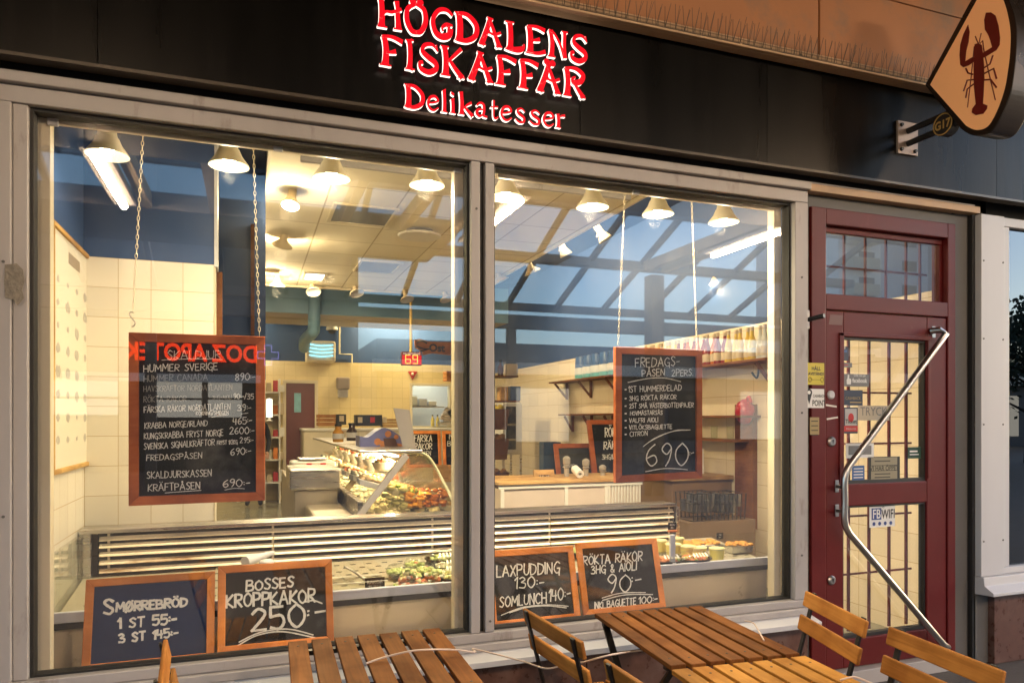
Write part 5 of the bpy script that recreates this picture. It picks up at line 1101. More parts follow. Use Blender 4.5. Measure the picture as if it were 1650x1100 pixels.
# things on top of the counter
p = PX(610, 722, top.x + .05) if False else PY(612, 726, 2.9)
gb_ = thing("food_package", "blue and orange printed food package lying on the fish counter", "package", p)
pc = [mat("lilac blue print", (.16, .17, .38), .4), mat("orange print", (.55, .20, .05), .4, vary=.4, scale=20), mat("dark brown print", (.10, .04, .02), .4)]
a = PY(577, 728, 2.9); b_ = PY(652, 726, 2.9); h = PY(615, 690, 2.9).z
m = MB(); pts = cr([Vector((a.x, 2.8, a.z + .14)), Vector((a.x + .07, 2.8, a.z + .13)), Vector((a.x + .16, 2.8, h - .01)), Vector((a.x + .24, 2.8, h)), Vector((b_.x - .02, 2.8, h - .10)), Vector((b_.x, 2.8, a.z + .01))], 5)
m.prism(pts + [Vector((a.x, 2.8, a.z))], (0, .25, 0)); o = m.build("bag", pc, gb_, smooth=30)
m = MB().prism([(a.x + .004, 2.797, a.z + .005), (a.x + .14, 2.797, a.z + .03), (a.x + .12, 2.797, a.z + .12), (a.x + .004, 2.797, a.z + .13)], (0, .002, 0), 0)
m.prism([(a.x + .16, 2.796, a.z + .005), (b_.x - .01, 2.796, a.z + .005), (b_.x - .05, 2.796, a.z + .07), (a.x + .18, 2.796, a.z + .10)], (0, .002, 0), 1)
m.prism([(a.x + .21, 2.795, a.z + .05), (a.x + .33, 2.795, a.z + .04), (a.x + .30, 2.795, a.z + .12), (a.x + .20, 2.795, a.z + .12)], (0, .002, 0), 2)
for dx, dz, r in ((.24, .155, .028), (.15, .09, .03), (.31, .13, .02)): m.prism([(a.x + dx + r * math.cos(t), 2.794, a.z + dz + r * math.sin(t)) for t in [rad(i * 30) for i in range(12)]], (0, .002, 0), 1)
m.build("print", pc, gb_)
a = PY(634, 657, 2.6); b_ = PY(660, 660, 2.6); c = PY(672, 731, 2.6); d = PY(652, 731, 2.6)
tag(MB().prism([a, b_, c, d], (0, .01, 0)).build("spit_guard", M['alu']), "grey slanted sheet standing on the end of the fish counter", "guard panel")
for u, v, lb, c_ in ((545, 705, "honey coloured jar on the fish counter", (.55, .26, .03)), (567, 703, "dark bottle with pale label on the fish counter", (.05, .03, .02))):
    p = PY(u, v, 3.6); t = thing("jar", lb, "jar", p)
    local(MB().lathe([(0, 0), (.05, 0), (.052, .09), (.03, .12), (.03, .15), (0, .15)], (0, 0, -.04), 16).build("jar_body", mat("jar contents", c_, .2), t, smooth=40)); local(MB().lathe([(0, .15), (.034, .15), (.034, .17), (0, .17)], (0, 0, -.04), 16).build("lid", M['dark'], t)); local(MB().lathe([(.0535, .03), (.0535, .08)], (0, 0, -.04), 16).build("label", M['white'], t))
# scale
p = PY(505, 740, 4.0); t = thing("shop_scale", "low grey shop scale with a flat pan on the work counter", "scale", p)
MB().box(p.x - .22, p.x + .2, 3.8, 4.2, p.z - .08, p.z - .01).build("body", M['white'], t, bevel=.02); MB().box(p.x - .15, p.x + .12, 3.85, 4.15, p.z, p.z + .02).build("pan", M['steel'], t, bevel=.008)
MB().box(p.x - .08, p.x - .03, 3.796, 3.80, p.z - .05, p.z - .025).box(p.x + .05, p.x + .10, 3.796, 3.80, p.z - .05, p.z - .025).build("display", M['redletter'], t)
# ================================================================ back wall
def bx(u0, v0, u1, v1, Y): a = PY(u0, v0, Y); b_ = PY(u1, v1, Y); return min(a.x, b_.x), max(a.x, b_.x), min(a.z, b_.z), max(a.z, b_.z)
x0, x1, z0_, z1_ = bx(461, 617, 507, 800, YB - .02); z0_ = FL
t = thing("inner_door", "dark red inner door in the far back wall", "door", (x0, YB, FL))
MB().box(x0, x1, YB - .04, YB - .001, z0_, z1_).build("leaf", mat("dark red door", (.12, .02, .018), .4), t, bevel=.005)
a0, a1, a2, a3 = bx(474, 633, 485, 664, YB - .05); MB().box(a0, a1, YB - .05, YB - .041, a2, a3).build("poster", mat("blue poster", (.20, .45, .55), .5, vary=.4, scale=9), t)
MB().box(x0 - .06, x0 - .001, YB - .05, YB - .001, z0_, z1_ + .06).box(x1 + .001, x1 + .06, YB - .05, YB - .001, z0_, z1_ + .06).box(x0, x1, YB - .05, YB - .001, z1_ + .001, z1_ + .06).build("frame", M['reveal'], t)
p = [PY(507, 452, 8.45), PY(506, 520, 8.45), PY(504, 535, 8.5), PY(492, 547, 9.2), PY(490, 560, 9.8)]
du = thing("ventilation_duct", "light blue round ventilation duct bending down to the insect trap", "duct", p[0])
MB().tube(cr([p[0] + Vector((0, 0, .3)), p[0], p[1], p[2], p[3], p[4]], 6), .095, 16).build("pipe", M['blue_lt'], du, smooth=50)
x0, x1, z0_, z1_ = bx(494, 548, 541, 583, 10.2)
ft = thing("insect_trap", "steel insect trap with glowing blue slots on the blue back wall", "insect trap", (x0, 10.2, z0_))
MB().box(x0, x1, 10.2, YB, z0_, z1_).build("housing", M['steel_warm'], ft, bevel=.03)
m = MB(); 
for i in range(4):
    zz_ = z1_ - .07 - i * .065; pp = cr([Vector((x0 + .05, 10.19, zz_)), Vector(((x0 + x1) / 2, 10.16, zz_ - .025)), Vector((x1 - .05, 10.19, zz_))], 5); m.tube(pp, .014, 6)
m.build("blue_tube", emit("lit blue tube", (.35, .85, 1.0), .5), ft, smooth=50)
p = PY(535, 531, 10.4); t = thing("security_camera", "small white dome camera on the blue back wall", "camera", p)
MB().lathe([(0, .05), (.10, .05), (.11, 0), (.09, -.01), (0, -.01)], p, 18).build("mount", M['white'], t, smooth=40); MB().lathe([(.08, -.011), (.06, -.06), (0, -.085)], p, 18).build("dome", M['dark'], t, smooth=60)
m = MB().tube([PY(547, 526, 10.55), PY(547, 570, 10.55), PY(567, 571, 10.55), PY(567, 585, 10.55)], .016, 8); tag(m.build("wall_pipe", M['reveal'], smooth=50), "thin cream pipe stepping down the back wall beside the camera", "pipe")
# queue number display
YQ = 7.4
x0, x1, z0_, z1_ = bx(647, 566, 680, 589, YQ)
q_ = thing("queue_display", "red lit queue number display showing 69 on a yellow pole", "display", ((x0 + x1) / 2, YQ, z0_))
MB().box(x0, x1, YQ, YQ + .08, z0_, z1_).build("case", mat("dark red display case", (.10, .008, .01), .35), q_, bevel=.01)
m = MB(); print_text(m, "NU BETJÄNAS", ((x0 + x1) / 2, YQ - .004, z1_ - .045), X_, Z_, .042, 0, .001); m.build("caption", emit("lit pale caption", (1, .6, .4), .25), q_)
m = MB(); dg = {'6': "abcdefg".replace('b', ''), '9': "abcdfg"}
W_, H_ = .072, .125; zc = z0_ + .03
for i, ch in enumerate("69"):
    ox = (x0 + x1) / 2 - .095 + i * .11
    sg = {'a': (0, H_, W_, H_), 'g': (0, H_ / 2, W_, H_ / 2), 'd': (0, 0, W_, 0), 'f': (0, H_ / 2, 0, H_), 'b': (W_, H_ / 2, W_, H_), 'e': (0, 0, 0, H_ / 2), 'c': (W_, 0, W_, H_ / 2)}
    for s_ in dg[ch]:
        a0, a1, a2, a3 = sg[s_]; m.bar((ox + a0, YQ - .003, zc + a1), (ox + a2, YQ - .003, zc + a3), .012, .004, (0, 1, 0))
m.build("digits", emit("lit yellow digits", (1, .55, .08), .5), q_)
MB().box(x0 + .01, x1 - .01, YQ - .002, YQ - .0005, z0_ + .015, z1_ - .055).build("screen", emit("lit red screen", (.8, .004, .01), .30), q_)
pt = PY(662, 513, YQ + .04); MB().tube([(pt.x, YQ + .04, z1_ - .01), (pt.x, YQ + .04, CZ - .01)], .022, 8).build("pole", mat("yellow pole", (.75, .50, .10), .4), q_)
a = PY(654, 598, YB - .02); b_ = PY(676, 598, YB - .02); c = PY(665, 612, YB - .02)
t = thing("heart_sign", "small red triangular price sign under the queue display", "sign", c)
MB().prism([a + Vector((.04, 0, 0)), b_ - Vector((.04, 0, 0)), c], (0, .015, 0)).build("plate", rdd, t); m = MB().lump(PY(665, 602, YB - .03), .03, 8, .1, 0, 1, 1); m.build("emblem", M['reveal'], t)
# Ost sign
a = PY(669, 546, 10.2); b_ = PY(727, 572, 10.2)
t = thing("wooden_sign", "rough wooden board sign reading Ost under the blue beam", "sign", a)
sw = wood("sign wood", (.36, .13, .04), (.48, .20, .07), 0)
MB().prism([PY(*q, 10.2) for q in ((668, 547), (676, 545), (690, 550), (727, 551), (726, 572), (697, 569), (682, 572), (680, 566), (669, 560))], (0, .03, 0)).build("board", sw, t)
m = MB(); print_text(m, "Ost", PY(704, 566, 10.19), X_, Z_, .20, 0, .008); m.build("lettering", M['dark'], t)
m = MB()
for pts in (((672, 552), (680, 549), (688, 553)), ((672, 558), (684, 562), (694, 561)), ((676, 566), (688, 563), (694, 560))): m.tube(cr([PY(*q, 10.19) for q in pts], 4), .014, 6)
m.build("carving", M['dark'], t)
# dispenser, counter at back, shelves, crates
x0, x1, z0_, z1_ = bx(543, 607, 564, 640, YB - .2); t = thing("paper_dispenser", "brown and grey paper towel dispenser on the yellow back wall", "dispenser", (x0, YB - .1, z0_))
MB().box(x0, x1, YB - .2, YB - .01, z0_ + .15, z1_).build("cover", mat("brown grey plastic", (.30, .24, .20), .4), t, bevel=.03); MB().box(x0 + .03, x1 - .03, YB - .18, YB - .01, z0_, z0_ + .149).build("tray", M['alu'], t, bevel=.02)
zc_ = PY(600, 690, 9.6).z
t = thing("back_counter", "long cream back counter below the yellow wall", "counter", (1.8, 9.9, FL)); x0 = PY(490, 690, 9.6).x; x1 = 4.0
MB().box(x0, x1, 9.6, YB - .05, FL, zc_ - .04).build("cabinet", M['reveal'], t, bevel=.005); MB().box(x0 - .02, x1, 9.56, YB - .05, zc_ - .039, zc_).build("worktop", M['white'], t, bevel=.005)
def crate(name, lb, u0, v0, u1, v1, Y, m_, dpt=.3, slats=3, cat="crate"):
    x0, x1, z0_, z1_ = bx(u0, v0, u1, v1, Y); t = thing(name, lb, cat, ((x0 + x1) / 2, Y, z0_)); hh_ = (z1_ - z0_) / slats; m = MB()
    for i in range(slats): m.box(x0, x1, Y, Y + .012, z0_ + i * hh_ + .006, z0_ + (i + 1) * hh_ - .006).box(x0, x1, Y + dpt - .012, Y + dpt, z0_ + i * hh_ + .006, z0_ + (i + 1) * hh_ - .006).box(x0, x0 + .012, Y + .013, Y + dpt - .013, z0_ + i * hh_ + .006, z0_ + (i + 1) * hh_ - .006).box(x1 - .012, x1, Y + .013, Y + dpt - .013, z0_ + i * hh_ + .006, z0_ + (i + 1) * hh_ - .006)
    m.build("slats", m_, t); MB().box(x0 + .013, x1 - .013, Y + .013, Y + dpt - .013, z0_, z0_ + .012).box(x0 + .013, x0 + .03, Y + .013, Y + .03, z0_ + .013, z1_).box(x1 - .03, x1 - .013, Y + .013, Y + .03, z0_ + .013, z1_).build("corner_posts", m_, t); return t
lw_ = wood("pale crate wood", (.50, .30, .11), (.60, .38, .16), 0); ow_ = wood("orange crate wood", (.42, .17, .05), (.52, .24, .08), 0)
crate("wooden_crate", "orange wooden crate on the back counter left of the black boxes", 512, 667, 541, 686, 9.7, ow_)
crate("wooden_crate", "pale wooden crate on the back counter under the hatch corner", 617, 674, 642, 688, 9.7, lw_)
crate("wooden_crate", "pale slatted crate at the foot of the two prawn chalkboards", 706, 750, 732, 776, 6.4, lw_, slats=4)
crate("wooden_crate", "orange wooden crate shelf high on the wall by the mullion", 720, 597, 748, 614, 9.8, ow_)
for k, (u0, v0, u1, v1, lb) in enumerate(((543, 667, 558, 684, "small black box with a pale tag on the back counter"), (573, 668, 616, 686, "row of dark printed boxes on the back counter"))):
    x0, x1, z0_, z1_ = bx(u0, v0, u1, v1, 9.7); t = thing("black_box", lb, "box", (x0, 9.7, z0_)); MB().box(x0, x1, 9.7, 9.95, z0_, z1_).build("carton", M['dark'], t, bevel=.006)
    for i in range(1 + 2 * k): MB().box(x0 + .04 + i * .22, x0 + .12 + i * .22, 9.694, 9.699, z0_ + .06, z0_ + .16).build("label", M['beige'] if i % 2 == 0 else rdd, t)
for k, (u, lb) in enumerate(((697, "left yellow bottle on the ledge of the serving hatch"), (705, "right yellow bottle on the ledge of the serving hatch"))):
    p = PY(u, 686, YB - .1); t = thing("bottle", lb, "bottle", p, "bottles on the hatch ledge"); local(MB().lathe([(0, 0), (.035, 0), (.035, .13), (.014, .17), (.014, .20), (0, .20)], (0, 0, 0), 12).build("glass_body", mat("yellow oil", (.55, .45, .14), .2), t, smooth=40)); local(MB().lathe([(.016, .195), (.016, .22), (0, .22)], (0, 0, 0), 10).build("cap", M['dark'], t))
p = PY(722, 685, YB - .2); t = thing("slicing_machine", "tilted steel slicing machine on the ledge below the hatch", "machine", p)
MB().box(p.x - .2, p.x + .15, YB - .4, YB - .1, p.z, p.z + .08).build("base", M['steel'], t, bevel=.01); MB().bar(p + Vector((-.08, 0, .08)), p + Vector((.05, 0, .32)), .22, .03, (0, 1, 0)).bar(p + Vector((.05, 0, .32)), p + Vector((.16, 0, .16)), .2, .03, (0, 1, 0)).build("carriage", M['steel'], t, bevel=.005)
# chalkboards at the back of the counter
def small_board(label, u0, v0, u1, v1, Y, lines, fr=M['frame_wood'], tilt=.08, sl=None):
    x0, x1, z0_, z1_ = bx(u0, v0, u1, v1, Y); bt, w_ = board("small_chalkboard", label, [(x0, Y, z0_), (x1, Y, z0_), (x1, Y + tilt, z1_), (x0, Y + tilt, z1_)], .045, .025, fr, sl or M['slate'])
    for ln in lines: w_.line(*ln)
    w_.build(bt)
small_board("black chalkboard for fresh prawns leaning behind the fish counter", 655, 694, 712, 752, 6.9, [("FÄRSKA", 668, 711, 696, 711, 10), ("RÄKOR", 668, 724, 696, 723, 10), ("SMEGEN", 670, 734, 694, 733, 7)])
small_board("black chalkboard for Norwegian crab leaning next to the mullion", 715, 694, 772, 756, 6.7, [("NORSK", 724, 708, 762, 707, 9), ("BUTTER-", 721, 718, 762, 717, 8), ("KRABBA", 728, 729, 764, 728, 9), ("490:-", 734, 750, 764, 748, 14)])
# shelving at the left end of the back wall
x0, x1, z0_, z1_ = bx(425, 610, 452, 760, 10.1); t = thing("wall_shelf", "narrow white shelves with jars and boxes at the left of the back wall", "shelf", (x0, 10.2, FL))
m = MB().box(x0, x0 + .03, 10.1, YB - .02, FL, z1_).box(x1 - .03, x1, 10.1, YB - .02, FL, z1_)
for i in range(5): m.box(x0 + .031, x1 - .031, 10.1, YB - .02, FL + .35 + i * .4, FL + .38 + i * .4)
m.build("rack", M['white'], t)
for i in range(5):
    for j in range(3): MB().box(x0 + .05 + j * .11, x0 + .13 + j * .11, 10.15, 10.35, FL + .381 + i * .4, FL + .381 + i * .4 + .12 + .04 * ((i + j) % 3)).build("box", [M['beige'], rdd, M['white'], M['frame_wood']][(i * 2 + j) % 4], t, bevel=.006)
p = PY(434, 672, 9.4); t = thing("small_lamp", "glowing white lamp standing on the shelf at far left", "lamp", p)
MB().lathe([(0, -.06), (.06, -.06), (.02, -.04), (.02, .0), (0, .0)], p, 14).build("foot", M['white'], t); MB().lathe([(.05, 0), (.05, .30), (0, .32)], p, 14).build("lamp_shade", emit("lit lamp shade", (1, .85, .6), .8), t, smooth=40)
# person behind the left chalkboard
pp = Vector((PY(409, 700, 9.85).x, 9.85, FL)); 
pr = thing("person", "person in black clothes standing behind the shellfish chalkboard", "person", pp)
def skin(name, nodes, edges, m_, parent):
    me = bpy.data.meshes.new(name); me.from_pydata([n[:3] for n in nodes], edges, []); o = bpy.data.objects.new(name, me); COL.objects.link(o); o.parent = parent
    me.materials.append(m_); md = o.modifiers.new("skin", 'SKIN'); md.use_smooth_shade = True
    for i, n_ in enumerate(nodes): me.skin_vertices[0].data[i].radius = (n_[3], n_[4] if len(n_) > 4 else n_[3])
    me.skin_vertices[0].data[0].use_root = True
    s_ = o.modifiers.new("sub", 'SUBSURF'); s_.levels = 1; s_.render_levels = 2; return o
skinm = mat("skin", (.45, .26, .18), .5); blkc = mat("black cloth", (.012, .012, .014), .8)
nodes = [(0, 0, .95, .15, .11), (0, 0, 1.15, .15, .10), (0, 0, 1.38, .17, .10), (0, 0, 1.47, .06), (0, -.01, 1.54, .055), (0, -.02, 1.63, .085, .10), (0, -.02, 1.72, .06, .07),
         (.19, 0, 1.40, .055), (.25, .0, 1.12, .045), (.22, -.16, .95, .035), (.21, -.22, .92, .03), (-.19, 0, 1.40, .055), (-.25, .0, 1.12, .045), (-.22, -.14, .93, .035), (-.21, -.2, .90, .03),
         (.09, 0, .85, .09), (.10, -.01, .48, .06), (.10, .02, .08, .045), (.11, -.14, .04, .04), (-.09, 0, .85, .09), (-.10, -.01, .48, .06), (-.10, .02, .08, .045), (-.11, -.14, .04, .04)]
edges = [(0, 1), (1, 2), (2, 3), (3, 4), (4, 5), (5, 6), (2, 7), (7, 8), (8, 9), (9, 10), (2, 11), (11, 12), (12, 13), (13, 14), (0, 15), (15, 16), (16, 17), (17, 18), (0, 19), (19, 20), (20, 21), (21, 22)]
body = skin("body", nodes, edges, blkc, pr)
m = MB().lump((0, -.03, 1.655), .098, 14, .02, 0, 1.15, 1); local(m.build("face", skinm, pr, smooth=80))
m = MB().lump((0, .0, 1.69), .108, 14, .06, 0, 1.05, 2); local(m.build("hair", M['frame_wood2'], pr, smooth=80))
m = MB()
for sx in (-.21, .21):
    m.lump((sx, -.23, .90), .035, 8, .05, 0, 1.2, 3)
    for f_ in range(4): m.tube([(sx - .024 + f_ * .016, -.25, .885), (sx - .024 + f_ * .016, -.285, .86 - .004 * (f_ % 2)), (sx - .024 + f_ * .016, -.28, .82)], [.009, .008, .007], 6)
    m.tube([(sx - .03, -.23, .90), (sx - .05 if sx > 0 else sx + .05, -.27, .88)], [.01, .008], 6)
local(m.build("hands", skinm, pr, smooth=70))
# ================================================================ left wall poster
x_ = -.828
a, b_, c, d = PX(79, 360, x_), PX(143, 410, x_), PX(140, 741, x_), PX(78, 776, x_)
ya, yb = .27, (b_.y + c.y) / 2; zt1 = (a.z + b_.z) / 2; zb1 = (c.z + d.z) / 2
t = thing("framed_poster", "framed shellfish chart poster on the left side wall", "poster", (x_, .7, zb1))
fw = .022; m = MB().box(x_, x_ + .02, ya, ya + fw, zb1, zt1).box(x_, x_ + .02, yb - fw, yb, zb1, zt1).box(x_, x_ + .02, ya + fw, yb - fw, zt1 - fw, zt1).box(x_, x_ + .02, ya + fw, yb - fw, zb1, zb1 + fw)
m.build("frame", wood("light oak frame", (.55, .33, .10), (.62, .40, .14), 2), t, bevel=.003)
MB().box(x_, x_ + .008, ya + fw, yb - fw, zb1 + fw, zt1 - fw).build("sheet", mat("poster paper", (.72, .68, .58), .4, vary=.04), t)
m = MB(); g_ = random.Random(4)
for i in range(8):
    for j in range(4):
        cy_ = ya + .12 + j * (yb - ya - .2) / 3.2; cz_ = zt1 - .24 - i * .105; r = g_.uniform(.012, .03)
        m.prism([(x_ + .0085, cy_ + r * 1.6 * math.cos(t_) * g_.uniform(.8, 1.1), cz_ + r * math.sin(t_) * g_.uniform(.7, 1.2)) for t_ in [rad(q * 30) for q in range(12)]], (.0006, 0, 0))
m.build("pictures", mat("grey faded pictures", (.42, .40, .36), .5, vary=.4, scale=40), t)
m = MB().box(x_ + .0085, x_ + .0092, (ya + yb) / 2 - .08, (ya + yb) / 2 + .16, zt1 - .13, zt1 - .075); m.build("heading_band", mat("pale brown print", (.32, .26, .2), .6), t)
# ================================================================ right wall: shelves, bottles, bags
XW = 4.28
def wall_shelf(label, ya, yb, z, dpt=.24, br=True):
    t = thing("wall_shelf", label, "shelf", (XW - dpt / 2, ya, z)); MB().box(XW - dpt, XW - .001, ya, yb, z - .022, z).build("shelf_board", M['dark_wood'], t, bevel=.003)
    if br:
        for y in (ya + .15, (ya + yb) / 2, yb - .15): MB().box(XW - .03, XW - .001, y, y + .03, z - .25, z - .023).bar((XW - .03, y + .015, z - .22), (XW - dpt + .04, y + .015, z - .03), .025, .025, (0, 1, 0)).build("bracket", M['dark_wood'], t)
    return t
zsh = 2.10
wall_shelf("long wooden wall shelf carrying the juice bottles", 1.55, 4.2, zsh); wall_shelf("far wooden wall shelf carrying the blue chip bags", 4.35, 6.2, zsh + .02)
wall_shelf("lower wooden wall shelf behind the Friday bag board", 1.9, 4.2, 1.62, .2, False); wall_shelf("lowest wooden wall shelf with glasses and cartons", 2.0, 4.4, 1.40, .2, False); wall_shelf("blue tinted lower shelf under the chip bags", 4.5, 6.0, 1.66, .18, True)
liq = [("dark red lemonade", (.26, .012, .008), "red"), ("amber lemonade", (.55, .13, .01), "amber"), ("pale yellow lemonade", (.66, .45, .06), "yellow"), ("clear water", (.60, .60, .56), "clear")]
proto = {}
def bottle(y, kind, x, z):
    nm, col, w_ = liq[kind]
    if kind not in proto:
        t = thing("juice_bottle", nm.split()[0] + " " + w_ + " bottle", "bottle", (0, 0, 0))
        local(MB().lathe([(0, 0), (.036, 0), (.037, .02), (.037, .14), (.030, .18), (.016, .225), (.0145, .27), (0, .27)], (0, 0, 0), 14).build("glass_body", mat(nm, col, .12, vary=.08, spec=.8), t, smooth=40))
        local(MB().lathe([(.016, .262), (.018, .268), (.016, .30), (0, .302)], (0, 0, 0), 12).build("cap", M['beige'], t, smooth=40)); local(MB().lathe([(.0378, .035), (.0378, .11)], (0, 0, 0), 14).build("label", mat("cream label", (.62, .52, .36), .6, vary=.2, scale=40), t, smooth=40)); proto[kind] = t
    else: t = dup(proto[kind])
    t.location = (x, y, z)
    t["label"] = {0: "red juice bottle standing on the long wall shelf", 1: "amber juice bottle standing on the long wall shelf", 2: "pale yellow juice bottle standing on the long wall shelf", 3: "clear bottle standing on the long wall shelf"}[kind]
    t["group"] = {0: "red", 1: "amber", 2: "yellow", 3: "clear"}[kind] + " bottles on the long wall shelf"
kinds = [3, 3, 3, 2, 2, 2, 2, 2, 0, 0, 1, 0, 0, 1, 0, 1, 0, 0, 2, 2, 2, 3, 2, 3, 3, 3, 3, 3, 3, 3]
for i, k in enumerate(kinds): bottle(1.62 + i * .083, k, XW - .10 - .02 * (i % 2), zsh + .001)
chipm = mat("blue chip bag", (.06, .13, .30), .3, vary=.3, scale=8); chw = mat("white chip bag print", (.66, .66, .62), .35); cht = mat("turquoise print", (.12, .40, .40), .35)
p_ = None
for i in range(5):
    y = 4.45 + i * .24
    m = MB(); 
    if p_ is None:
        p_ = thing("chip_bag", "", "bag", (0, 0, 0), "blue chip bags on the far shelf")
        for a in range(1): m.lathe([(.0, 0), (.10, .0), (.115, .05), (.12, .15), (.105, .26), (.10, .30), (.0, .30)], (0, 0, 0), 20, sx=.42, sy=1)
        local(m.build("bag", chipm, p_, smooth=60)); m = MB(); m.lathe([(.122, .06), (.126, .15)], (0, 0, 0), 20, sx=.42); local(m.build("white_peak", chw, p_, smooth=60)); m = MB(); m.lathe([(.118, .005), (.1235, .058)], (0, 0, 0), 20, sx=.42); local(m.build("turquoise_band", cht, p_, smooth=60)); o = p_
    else: o = dup(p_)
    o.location = (XW - .12, y, zsh + .021); o["label"] = "crumpled blue and white chip bag on the far wall shelf"
for i in range(8):
    y = 2.2 + i * .25; t = thing("drinking_glass", "clear upturned glass standing on the lowest wall shelf", "glass", (XW - .1, y, 1.401), "glasses on the lowest wall shelf"); local(MB().lathe([(.03, 0), (.034, .12), (.030, .12), (.027, .005), (0, .004)], (0, 0, 0), 14).build("glass_body", M['plastic'], t, smooth=40))
# hooks, red fire blanket, cupboards at the right wall
p = PX(1222, 600, XW - .02); t = thing("coat_hook", "black double coat hook on the right tiled wall", "hook", p)
MB().tube(cr([p + Vector((-.05, 0, -.03)), p + Vector((-.07, 0, .0)), p + Vector((-.02, 0, -.05)), p + Vector((0, 0, .0)), p + Vector((-.01, 0, .06)), p + Vector((-.06, 0, .09))], 5), .008, 8).build("hook_rod", M['dark'], t, smooth=60)
p = PX(1200, 663, XW - .09); t = thing("red_bag", "round red bag hanging on the brown board at the right wall", "bag", p)
MB().lump(p, .085, 14, .06, 0, 1.35, 3).build("bag", mat("glossy red", (.42, .012, .02), .3), t, smooth=80); MB().tube(cr([p + Vector((0, -.02, .10)), p + Vector((0, -.06, .13)), p + Vector((.0, -.09, .08))], 5), .014, 6).build("strap", rdd, t)
p0, p1 = PX(1216, 640, XW - .03), PX(1198, 860, XW - .03); tag(MB().box(XW - .05, XW - .001, p0.y, p1.y + .1, .6, 1.72).build("brown_board", M['dark_wood']), "tall dark brown board fixed to the right tiled wall", "board")
t = thing("low_cupboard", "wooden topped low cupboard along the right wall", "cupboard", (3.9, 3, FL)); MB().box(3.62, 4.27, 2.3, 4.4, FL, 1.02).build("cabinet", mat("dark brown cabinet", (.20, .12, .065), .5), t, bevel=.005); MB().box(3.58, 4.27, 2.27, 4.42, 1.021, 1.06).build("worktop", lw_, t, bevel=.004)
t = thing("white_carton", "white carton with a blue label on the low cupboard", "carton", (3.9, 2.6, 1.06)); MB().box(3.85, 4.1, 2.5, 2.75, 1.061, 1.30).build("box", M['white'], t, bevel=.004); MB().box(3.846, 3.8495, 2.56, 2.66, 1.1, 1.22).build("label", blu, t)
basket = None
for k, (u, v, lb) in enumerate(((1124, 812, "dark wire basket of glasses left of its twin on the low shelf"), (1166, 812, "dark wire basket of glasses right of its twin on the low shelf"))):
    p = PY(u, v, 1.75); t = thing("wire_basket", lb, "basket", (p.x, 1.75, p.z - .12), "dark baskets beside the chilled counter")
    m = MB()
    for i in range(7):
        for j in (0, 1): m.tube([(-.12 + i * .04, -.12 + j * .24, 0), (-.13 + i * .043, -.13 + j * .26, .22)], .005, 5)
    for z in (.0, .07, .14, .22): m.tube([(-.13, -.13, z), (.13, -.13, z), (.13, .13, z), (-.13, .13, z)], .006, 5, closed=True)
    local(m.build("wires", M['dark'], t)); m = MB()
    for i in range(4):
        for j in range(3): m.lathe([(.024, 0), (.028, .10), (0, .10)], (-.08 + i * .053, -.08 + j * .08, .06 + .05 * (i % 2)), 10)
    local(m.build("glasses", M['chrome'], t, smooth=40))
    if k == 0: MB().box(p.x - .2, p.x + .45, 1.58, 1.95, FL, p.z - .125).build("stand", mat("brown stand", (.20, .13, .075), .5), tag(thing("low_stand", "brown stand under the dark wire baskets", "stand", (p.x, 1.75, FL))))
# white basket counter in the middle
YC = 1.85
x0, x1, z0_, z1_ = bx(803, 780, 1034, 830, YC)
t = thing("till_counter", "white panelled till counter with wooden top behind the chilled counter", "counter", (x0, YC, FL))
MB().box(x0 + .02, x1 - .02, YC, YC + .55, FL, z1_ - .04).build("panel", mat("pinkish white panel", (.60, .50, .42), .5), t); MB().box(x0 - .01, x1 + .01, YC - .03, YC + .58, z1_ - .006, z1_ + .02).build("worktop", lw_, t, bevel=.004)
m = MB().box(x0, x1, YC - .015, YC - .001, z1_ - .04, z1_ - .007)
for u in (806, 909, 974): q = PY(u, 800, YC).x; m.box(q, q + .03, YC - .015, YC - .001, FL, z1_ - .041)
q = PY(980, 800, YC).x; i = 0
while q + i * .028 < x1 - .02: m.box(q + i * .028, q + i * .028 + .014, YC - .012, YC - .001, FL, z1_ - .041); i += 1
m.build("slats", M['white'], t, bevel=.003)
p = PY(935, 768, YC + .05); r0 = .034; t = thing("paper_roll", "white till paper roll lying on the till counter", "paper roll", p)
MB().lathe([(.014, 0), (r0, 0), (r0, .11), (.014, .11), (.014, 0)], (p.x, p.y, z1_ + .021 + r0), 24, M=Matrix.Rotation(rad(-70), 4, 'X')).build("roll", M['white'], t, smooth=40)
for k, (u, v, lb) in enumerate(((913, 738, "left steel beer tap on the till counter"), (944, 742, "middle steel beer tap on the till counter"), (971, 752, "right steel beer tap beside the Friday bag board"))):
    p = PY(u, v, YC + .3); t = thing("beer_tap", lb, "tap", (p.x, p.y, z1_ + .02), "steel taps on the till counter"); h_ = p.z - z1_ - .02
    local(MB().lathe([(0, 0), (.022, 0), (.022, h_ * .55), (.026, h_ * .56), (.026, h_ * .62), (.020, h_ * .63), (.030, h_ * .7), (.032, h_), (.022, h_ + .012), (.008, h_ + .02), (0, h_ + .02)], (0, 0, 0), 16).build("column", mat("satin steel", (.40, .36, .30), .4, .3) if "satin steel" not in bpy.data.materials else bpy.data.materials["satin steel"], t, smooth=40)); local(MB().lathe([(.034, 0), (.034, .006), (0, .006)], (0, 0, h_ * .5), 14).build("collar", M['steel'], t))
small_board("grey easel chalkboard standing behind the till counter", 899, 715, 962, 775, 3.0, [("3HG", 915, 752, 925, 752, 5)], M['frame_wood2'], .1, M['slate_grey'])
